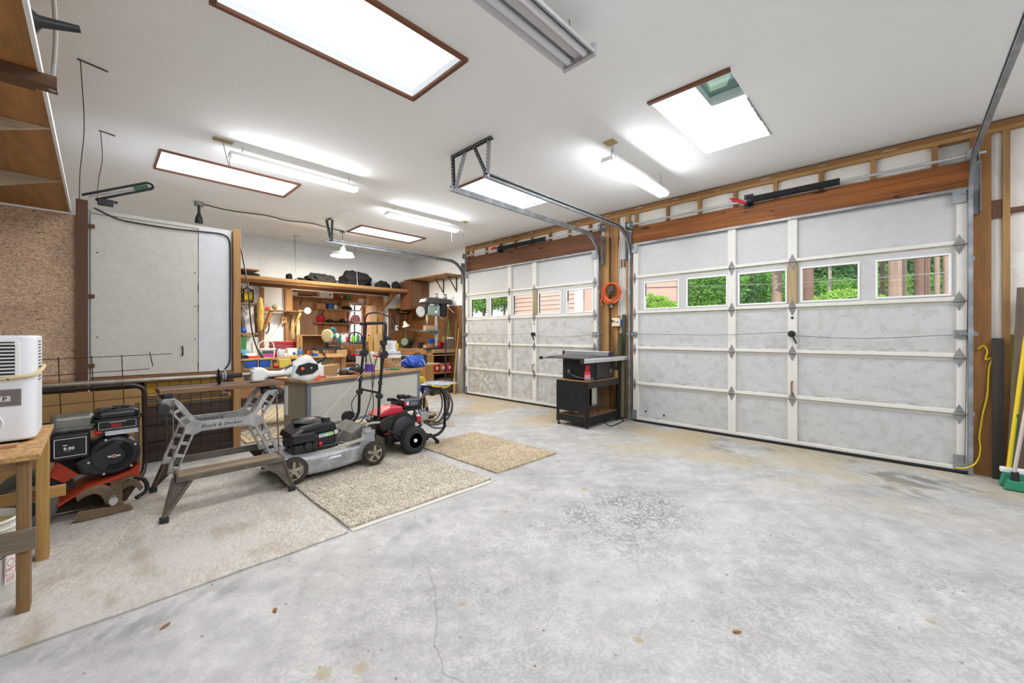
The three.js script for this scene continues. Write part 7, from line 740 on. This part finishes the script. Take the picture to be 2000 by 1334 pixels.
{
  const o = thing('drill_press', 'grey green bench drill press on the corner bench', 'drill press', [4.78, 0.89, -6.78]); const g = mat('grey green machine enamel', 0x8fa69a, 0.4, 0.1);
  mesh('base', [bx(0.34, 0.03, 0.2, -0.08, 0.015, 0, 0.01), cy(0.05, 0.06, 0.04, 0, 0.05, 0)], M.dkSteel, o); mesh('column', cy(0.032, 0.032, 0.9, 0, 0.48, 0), M.steel, o);
  const t = mesh('table', [bx(0.34, 0.025, 0.22, -0.14, 0.37, 0, 0.004), bx(0.16, 0.05, 0.1, -0.04, 0.335, 0, 0.01), cy(0.05, 0.05, 0.09, 0, 0.34, 0)], mat('blue grey casting', 0x6d8390, 0.45, 0.3), o); mesh('table_crank', [rod([0.0, 0.33, 0.06], [-0.04, 0.2, 0.1], 0.006), rod([-0.02, 0.33, 0.06], [-0.08, 0.2, 0.1], 0.006)], M.steel, t);
  mesh('head', [bx(0.3, 0.2, 0.16, -0.1, 0.78, 0, 0.03), cy(0.05, 0.05, 0.2, 0, 0.82, 0)], g, o); mesh('nose', [cy(0.075, 0.06, 0.2, -0.24, 0.79, 0, 'y', 22)], M.blackM, o); mesh('quill', [cy(0.024, 0.024, 0.12, -0.22, 0.64, 0), cy(0.02, 0.012, 0.06, -0.22, 0.56, 0), cy(0.005, 0.005, 0.08, -0.22, 0.49, 0)], M.steel, o);
  mesh('belt_cover', ex([[-0.34, 0.93], [-0.3, 1.0], [-0.22, 1.03], [0.28, 1.02], [0.33, 0.99], [0.33, 0.92], [-0.32, 0.91]], 0.24, 0.02), mat('dark grey cover', 0x4b4b49, 0.4), o); mesh('cover_face', ex([[-0.345, 0.935], [-0.305, 1.0], [-0.28, 1.0], [-0.3, 0.92]], 0.2, 0.002).translate(-0.004, 0, 0), mat('pale grey cover', 0xa9a9a2, 0.4), o); mesh('motor', [cy(0.085, 0.085, 0.22, 0.16, 0.8, 0, 'y', 26), cy(0.07, 0.085, 0.03, 0.16, 0.675, 0, 'y', 26)], M.blackM, o);
  mesh('feed_handle', [cy(0.022, 0.022, 0.05, -0.08, 0.72, 0.1, 'z'), rod([-0.08, 0.72, 0.12], [0.06, 0.6, 0.15], 0.007), rod([-0.08, 0.72, 0.12], [-0.2, 0.66, 0.14], 0.007), rod([-0.08, 0.72, 0.12], [-0.03, 0.88, 0.14], 0.007)], M.steel, o); mesh('handle_knob', sp(0.022, -0.1, 0.74, 0.13), M.white, o); mesh('speed_lever', rod([0.2, 0.86, 0.12], [0.32, 0.74, 0.16], 0.012), mat('pink handle tip', 0xd0a294, 0.5), o); mesh('yellow_tag', bx(0.03, 0.05, 0.004, -0.27, 0.67, 0.08), M.yellow, o);
  const gg = thing('round_gauge', 'round white dial in front of the drill press', 'dial', [4.37, 1.63, -6.72], 0.2); mesh('case', cy(0.105, 0.105, 0.025, 0, 0, 0, 'z', 34), M.steel, gg); mesh('dial', cy(0.095, 0.095, 0.004, 0, 0, 0.0135, 'z', 34), M.white, gg); mesh('needle', [bar([0, 0, 0.017], [0.03, 0.06, 0.017], 0.002, 0.008), ...Array.from({ length: 12 }, (_, i) => bx(0.004, 0.014, 0.002, Math.sin(i / 6 * PI) * 0.08, Math.cos(i / 6 * PI) * 0.08, 0.0165, 0, 0, 0, -i / 6 * PI))], M.black, gg); mesh('mount_arm', bar([0.09, 0.02, -0.02], [0.2, 0.04, -0.05], 0.02, 0.02), M.dkSteel, gg);
  one('wood_block', 'pale wooden block lying on the drill press table', 'block', bx(0.24, 0.09, 0.1, 0, 0.045, 0, 0.003), mat('pale pink pine', 0xe0bd9c, 0.7, 0, { map: T.wood }), [4.62, 1.274, -6.78]);
  for (const [x, k, n] of [[4.78, 0, 'nearer'], [5.0, 1, 'farther']]) { const j = thing('glass_jar', n + ' glass jar of screws on the drill press cover', 'jar', [x, 1.922, -6.78], 0, 'jars on the drill press'); mesh('jar', lt([[0, 0], [0.04, 0], [0.042, 0.06], [0.03, 0.075], [0, 0.075]], 20), mat('jar glass', 0xdfe6e6, 0.1, 0, { phys: 1, transmission: 0.7, thickness: 0 }), j); mesh('lid', cy(0.033, 0.033, 0.02, 0, 0.085, 0), k ? M.dkSteel : M.red, j); mesh('screws', cy(0.036, 0.036, 0.03, 0, 0.017, 0), M.galv, j); }
  for (const [z, y, w, lab] of [[-6.62, 1.0, 0.5, 'dark rod and hose leaning at the bench end']]) one('iron_rod', 'thin dark iron rod standing in front of the corner bench', 'rod', rod([0, 0, 0], [-0.01, 1.42, 0], 0.012, 8), M.blackM, [4.4, 0.001, -5.95]);
}
{ const g = thing('bench_grinder', 'bench grinder with green wheel guard on the corner bench', 'grinder', [4.72, 0.89, -7.75], 0.5); mesh('base', bx(0.14, 0.05, 0.12, 0, 0.025, 0, 0.01), M.dkSteel, g); mesh('motor', cy(0.06, 0.06, 0.18, 0, 0.13, 0, 'x', 22), M.dkSteel, g); for (const s of [-1, 1]) { mesh('wheel_guard', cy(0.085, 0.085, 0.045, s * 0.12, 0.14, 0, 'x', 26), s < 0 ? M.green : M.blackM, g); mesh('grinding_wheel', cy(0.07, 0.07, 0.03, s * 0.14, 0.14, 0.012, 'x', 26), M.galv, g); } }
{ const l = thing('desk_lamp', 'white enamel desk lamp over the corner bench', 'desk lamp', [4.78, 0.89, -7.98]); mesh('arm', [rod([0.02, 0.02, 0], [0.03, 0.42, 0], 0.007), rod([0.03, 0.42, 0], [0.32, 0.36, 0.1], 0.006), rod([0.03, 0.45, 0], [0.32, 0.39, 0.1], 0.006)], M.galv, l); mesh('lamp_shade', lt([[0.02, 0.12], [0.035, 0.1], [0.045, 0.05], [0.09, 0.0], [0.086, 0.0], [0.035, 0.05]], 24).rotateZ(0.35).translate(0.02, 0.48, 0.02), mat('cream enamel', 0xe8dec4, 0.35), l); mesh('base', cy(0.06, 0.065, 0.02, 0.02, 0.01, 0), M.dkSteel, l); }
{ const s = thing('manager_sign', 'small black sign with yellow lettering on the tool board', 'sign', [5.0, 1.66, BZ + 0.02]); mesh('board', bx(0.3, 0.11, 0.012, 0, 0.055, 0, 0.003), M.black, s); face('lettering', 0.28, 0.09, canvasTex(280, 90, (g) => { g.fillStyle = '#17181a'; g.fillRect(0, 0, 280, 90); g.fillStyle = '#e8d44a'; g.font = 'italic bold 58px serif'; g.fillText('Manager', 14, 64, 250); }), s, [0, 0.055, 0.0068]); one('yellow_case', 'yellow case on a ledge above the Manager sign'.replace('Manager ', 'black '), 'case', [bx(0.28, 0.085, 0.12, 0, 0.043, 0, 0.006), bx(0.06, 0.02, 0.02, 0, 0.09, 0, 0.004)], M.yellow, [4.95, 1.795, -8.3]); mesh('ledge', bx(0.4, 0.015, 0.2, 0, 0.127, 0.1), M.fir2, s); }
{ const s = thing('speaker_cabinet', 'wooden loudspeaker cabinet with lattice front under the wall shelf', 'loudspeaker', [4.93, 1.73, -7.8]); mesh('cabinet', b2(-0.24, 0.23, 0, 0.62, -0.22, 0.18, 0.004), wood('speaker walnut', 0x7a4a2c, 0.5), s); mesh('grille_cloth', b2(-0.2, 0.05, 0.05, 0.57, 0.18, 0.184), mat('brown grille cloth', 0x4a3a2c, 0.9), s); const lg = []; for (let i = -4; i < 9; i++) { for (const sgn of [-1, 1]) { const pts = []; for (let y = 0.05; y <= 0.5701; y += 0.02) { const x = -0.2 + i * 0.05 + (sgn > 0 ? y - 0.05 : 0.57 - y) * 0.5; if (x >= -0.2 && x <= 0.05) pts.push([x, y]); } if (pts.length > 1) lg.push(bar([pts[0][0], pts[0][1], 0.188], [pts[pts.length - 1][0], pts[pts.length - 1][1], 0.188], 0.005, 0.006)); } } mesh('lattice', lg, mat('tan lattice', 0x8e6e4a, 0.6), s); mesh('frame', [b2(-0.22, 0.07, 0.57, 0.6, 0.18, 0.195), b2(-0.22, 0.07, 0.02, 0.05, 0.18, 0.195), b2(-0.22, -0.2, 0.05, 0.57, 0.18, 0.195), b2(0.05, 0.07, 0.05, 0.57, 0.18, 0.195)], wood('speaker walnut', 0x7a4a2c, 0.5), s); }
{ const s = thing('wall_shelf', 'brown wall shelf above the drill press', 'shelf', [4.95, 2.39, -7.18]); mesh('board', b2(-0.23, 0.235, -0.02, 0.0, -0.77, 0.78, 0.002), M.ply, s); for (const z of [0.1, 0.55]) mesh('bracket', [bx(0.016, 0.3, 0.016, 0.225, -0.17, z), bar([0.22, -0.3, z], [0.02, -0.03, z], 0.012, 0.018), bx(0.24, 0.012, 0.016, 0.11, -0.026, z)], M.dkSteel, s); }
{ const s = thing('wall_outlet', 'white power outlet on the tool board', 'outlet', [4.82, 1.28, BZ + 0.016]); mesh('plate', bx(0.075, 0.12, 0.008, 0, 0.06, 0.004, 0.003), M.white, s); mesh('cord', tb([[0.01, 0.07, 0.02], [0.1, 0.06, 0.1], [0.12, -0.1, 0.2], [0.02, -0.3, 0.3]], 0.006, 6, 24), M.black, s); mesh('plug', cy(0.014, 0.016, 0.03, 0.01, 0.07, 0.02, 'z', 10), M.black, s); }
[['long dark file', 4.7, 0.34], ['brown handled saw', 4.76, 0.3], ['dark pry bar', 4.9, 0.36], ['black wrench', 4.98, 0.25], ['red handled clamp', 5.08, 0.3]].forEach(([n, x, h], i) => { const t = thing('hanging_tool', n + ' hanging on the tool board', 'hand tool', [x, 1.66 - h, BZ + 0.03], 0, 'tools on the tool board'); mesh('blade', bx(0.02 + 0.01 * (i % 2), h * 0.65, 0.008, 0, h * 0.33, 0, 0.003, 0, 0, 0.03 * (i - 2)), M.dkSteel, t); mesh('handle', bx(0.026, h * 0.35, 0.018, 0, h * 0.82, 0, 0.006), i === 4 ? M.red : M.dark, t); });
[['yellow glue box', 4.56, -8.0, 0.12, 0.1, M.yellow], ['pale parts box', 4.68, -8.25, 0.14, 0.06, M.pine], ['grey vise block', 4.86, -7.45, 0.12, 0.12, M.dkSteel], ['wooden drill box', 4.95, -7.2, 0.14, 0.1, M.pine2], ['pink wooden block pair', 4.78, -7.08, 0.16, 0.08, M.plyPink], ['blue metal box', 5.08, -7.4, 0.12, 0.2, M.blue], ['red toolbox', 5.06, -7.0, 0.14, 0.13, M.red]].forEach(([n, x, z, w, h, m]) => carton('bench_box', n + ' on the corner bench', [x, 0.89, z], w, h, w * 0.7, m, { group: 'boxes on the corner bench' }));
{ const c = thing('wooden_bucket', 'square wooden tub at the right end of the corner bench', 'tub', [5.05, 0.89, -6.7]); mesh('tub', ex([[-0.09, 0], [0.09, 0], [0.1, 0.2], [-0.1, 0.2]], 0.16, 0.004), M.grey, c); mesh('white_roll', cy(0.02, 0.02, 0.16, 0, 0.22, 0.02, 'x'), M.white, c); mesh('green_handle', rod([-0.05, 0.15, 0], [0.02, 0.6, -0.05], 0.014), M.green, c); mesh('tan_paddle', lump(0.09, 0.15, 0.02, 0.1, 2, 2, 16).translate(-0.1, 0.12, 0), M.pine2, c); }
[[4.72, 0.425, 'red fuel can at the left of the bench shelf', M.red], [4.87, 0.425, 'rusty orange coffee can on the bench shelf', mat('rusty orange tin', 0xa85a2c, 0.5)], [5.03, 0.425, 'red coffee can with white print on the bench shelf', M.red], [4.7, 0.03, 'red tin with a yellow mark under the bench shelf', M.red], [4.95, 0.425, 'brown tin behind the coffee can', M.brown]].forEach(([x, y, l, m], i) => { const c = can('red_can', l, [x, y, i === 4 ? -6.95 : -6.74], 0.065, i === 3 ? 0.16 : 0.18, m, { group: 'cans under the corner bench' }); if (i !== 4) mesh('print', bx(0.04, 0.06, 0.003, 0.01, 0.09, 0.0655), i === 3 ? M.yellow : M.white, c); });
carton('grey_crate', 'grey crate at floor level under the corner bench', [4.95, 0.03, -6.85], 0.34, 0.26, 0.3, M.grey);
{ const b = thing('corn_broom', 'corn broom leaning beside the near garage door', 'broom', [5.02, 0.004, -6.5]); mesh('bristles', ex([[-0.11, 0], [0.12, 0], [0.1, 0.16], [0.035, 0.3], [-0.035, 0.3], [-0.09, 0.16]], 0.05, 0.012).rotateY(0.9), M.straw = mat('straw', 0xcfa75a, 0.9, 0, { map: T.wood }), b); mesh('stitching', [0.15, 0.19, 0.23].map((y) => bx(0.17 - (y - 0.15) * 0.6, 0.006, 0.052, 0, y, 0, 0.002, 0, 0.9)), M.brown, b); mesh('handle', rod([0, 0.28, 0], [0.1, 1.3, 0.02], 0.014), M.pine2, b); one('broom_stick', 'bare broom stick leaning in the corner by the near garage door', 'stick', rod([0, 0, 0], [0.03, 0.9, 0.02], 0.016), M.pine, [5.1, 0.001, -6.44]); one('rake_handle', 'long worn rake handle behind the corn broom', 'handle', rod([0, 0, 0], [0.06, 1.45, 0], 0.015), M.fir2, [5.09, 0.001, -6.6]); }
// yellow jug in the gap right of the grey cabinet
{ const j = thing('blue_topped_jug', 'white jug with blue top behind the right end of the grey cabinet', 'jug', [3.5, 0.02, -5.35]); mesh('jug', lt([[0, 0], [0.08, 0], [0.085, 0.22], [0.05, 0.3], [0, 0.3]], 22), M.white, j); mesh('blue_top', lump(0.09, 0.1, 0.08, 0.3, 2, 2, 16).translate(0, 0.29, 0), M.blue, j); mesh('yellow_cap', sp(0.06, 0, 0.46, 0), M.yellow, j); one('cardboard_offcut', 'tan cardboard offcut leaning at the right end of the grey cabinet', 'cardboard', ex([[0, 0], [0.16, 0], [0.1, 0.25], [0.02, 0.4]], 0.01).rotateY(0.3), M.card, [3.1, 0.002, -4.72]); }
// ---------- between the doors ----------
{
  const c = thing('extension_cord', 'coiled orange extension cord hanging between the garage doors', 'extension cord', [5.135, 1.795, -3.0], -PI / 2); const orr = mat('orange flex', 0xe4622a, 0.5); mesh('coil', Array.from({ length: 9 }, (_, i) => to(0.115 + 0.04 * ((i * 37 % 11) / 11), 0.0075, 0.012 * Math.sin(i * 2), -0.01 * (i % 3), 0.004 * i - 0.02, 'z', 40, 7)), orr, c); mesh('tail', tb([[-0.13, -0.05, 0.02], [-0.165, -0.12, 0.02], [-0.15, -0.2, 0.02]], 0.0075, 7, 14), orr, c); mesh('hook_block', [bx(0.1, 0.13, 0.03, -0.01, 0.02, 0.0, 0.01), bx(0.04, 0.03, 0.05, 0, 0.0, 0.02, 0.006)], mat('dark hook block', 0x4a3a32, 0.7), c); mesh('plug', [cy(0.018, 0.022, 0.05, 0.02, -0.2, 0.02, 'x', 12), bx(0.09, 0.025, 0.03, -0.01, -0.175, 0.01, 0.006)], mat('dark plug', 0x3a3432, 0.6), c); mesh('yellow_connector', bx(0.04, 0.02, 0.03, 0.02, -0.215, 0.03, 0.005), M.pine, c);
  const b = thing('outlet_box', 'cream outlet box with plugs between the garage doors', 'outlet box', [5.165, 1.3, -2.94], -PI / 2); mesh('box', bx(0.13, 0.12, 0.045, 0, 0.06, 0, 0.008), mat('cream plastic', 0xdccfae, 0.5), b); mesh('socket', [cy(0.012, 0.012, 0.004, -0.02, 0.07, 0.024, 'z', 12), cy(0.012, 0.012, 0.004, 0.03, 0.06, 0.024, 'z', 12)], M.brown, b); mesh('side_plug', bx(0.025, 0.08, 0.04, 0.075, 0.055, -0.01, 0.006), M.blue, b); mesh('left_plug', sp(0.02, -0.06, 0.08, 0.03), M.black, b); mesh('cord', tb([[-0.06, 0.075, 0.03], [-0.085, 0.03, 0.03], [-0.07, -0.08, 0.01], [-0.05, -0.3, 0.005], [-0.03, -0.6, 0.0], [-0.04, -0.78, 0]], 0.007, 6, 40), M.brown, b);
  [[-2.91, 0, 'left'], [-2.885, 1, 'middle'], [-2.84, 2, 'right']].forEach(([z, i, n]) => one('wall_cable', n + ' of three pale cables running down the insulation between the doors', 'cable', tb([[5.19, 2.84, -2.86 - 0.01 * i], [5.185, 2.5, z + 0.01], [5.178, 2.2, z], [5.182, 1.8, z + 0.005], [5.182, 1.45, -2.92 + 0.02 * i]], 0.005, 6, 40), M.white, [0, 0, 0], 'cables between the doors')); one('fluff_cord', 'thin rust coloured hanging chain beside the outlet box', 'chain', [tb([[0, 0, 0], [0.004, -0.1, 0.008], [0, -0.2, 0], [0, -0.3, 0]], 0.004, 6, 20), sp(0.012, 0, -0.12, 0), sp(0.012, 0, -0.22, 0)], M.rust, [5.17, 1.29, -2.84]);
  [['dark green board', -2.815, 1.42, 0.05, M.grnw = wood('mossy green board', 0x4f5236)], ['grey weathered board', -2.87, 1.02, 0.07, M.grey], ['mossy weathered board', -2.84, 1.16, 0.05, M.grnw], ['pale weathered stake', -2.78, 0.8, 0.04, M.grey]].forEach(([n, z, h, w, m], i) => one('leaning_board', n + ' leaning between the table saw and the big door', 'board', bx(0.022, h, w, 0, h / 2, 0, 0.002, 0, 0, -0.012), m, [5.145 - 0.03 * i, 0.045, z], 'boards leaning between the doors'));
}
// ---------- right edge: brooms, rope ----------
{
  one('yellow_rope', 'yellow rope trailing down beside the big door to its bottom corner', 'rope', tb([[5.17, 1.06, 0.45], [5.165, 1.09, 0.48], [5.165, 1.04, 0.5], [5.165, 0.97, 0.49], [5.17, 0.99, 0.53], [5.165, 0.9, 0.51], [5.165, 0.68, 0.5], [5.16, 0.52, 0.475], [5.16, 0.42, 0.465], [5.15, 0.32, 0.455], [5.14, 0.24, 0.46], [5.12, 0.16, 0.45], [5.08, 0.1, 0.42], [5.08, 0.06, 0.37], [5.09, 0.05, 0.32]], 0.006, 7, 90), M.yellow);
  one('dark_board', 'dark weathered board standing beside the plywood jamb', 'board', bx(0.02, 1.15, 0.065, 0, 0.575, 0, 0.002, 0, 0, -0.02), wood('blackened board', 0x4c443c), [5.14, 0.003, 0.555]); one('yellow_board', 'short yellow board behind the broom handles', 'board', bx(0.02, 1.18, 0.05, 0, 0.59, 0, 0.002, 0, 0, -0.02), wood('yellow painted board', 0xa08c24), [5.15, 0.003, 0.645]); one('black_pole', 'black pole behind the broom handles', 'pole', rod([0, 0, 0], [0.05, 1.2, 0.03], 0.014), M.black, [5.08, 0.003, 0.65]);
  const h = (name, label, p, q, r, m, hm, head, hpos) => { const o = thing(name, label, 'broom', p); mesh('handle', rod([0, 0.12, 0], [q[0] - p[0], q[1] - p[1], q[2] - p[2]], r), m, o); mesh('bristles', head, hm, o); return o; };
  const o1 = h('push_broom', 'yellow and green handled broom with a white block at the right edge', [4.93, 0.012, 0.585], [5.11, 1.5, 0.72], 0.014, M.yellow, mat('green bristles', 0x2f8a66, 0.8), ex([[-0.05, 0], [0.1, 0], [0.075, 0.1], [-0.03, 0.1]], 0.05, 0.006).rotateY(-PI / 2), 0); mesh('block', bx(0.05, 0.04, 0.13, 0.0, 0.12, 0.02, 0.01), M.white, o1); mesh('green_sleeve', rod([0.012, 0.14, 0.012], [0.06, 0.55, 0.045], 0.0165), mat('dark green sleeve', 0x1f6a34, 0.5), o1);
  const o2 = h('scrub_brush', 'silver handled scrub brush with green bristles at the right edge', [4.84, 0.006, 0.6], [5.06, 1.25, 0.76], 0.012, mat('pinkish aluminium', 0xc9b9b4, 0.35, 0.4), mat('green bristles', 0x2f8a66, 0.8), ex([[-0.05, 0], [0.07, 0], [0.05, 0.07], [-0.03, 0.07]], 0.06, 0.006).rotateY(-PI / 2), 0); mesh('collar', cy(0.02, 0.024, 0.07, 0.006, 0.1, 0.006), M.black, o2);
  one('grey_plank', 'grey weathered plank leaning behind the broom handles at the right edge', 'plank', bx(0.02, 1.55, 0.09, 0, 0.775, 0, 0.002, 0.04, 0, -0.03), M.grey, [5.06, 0.004, 0.66]); one('blue_mop', 'blue mop head on the floor at the right edge', 'mop', lump(0.08, 0.1, 0.09, 0.4, 3, 4, 20), M.blue, [4.85, 0.004, 0.8]);
}
scene.traverse((o) => { if (o.isMesh) { o.castShadow = true; o.receiveShadow = true; } if (o.isPointLight || o.isSpotLight) o.castShadow = true; });
renderer.render(scene, camera);
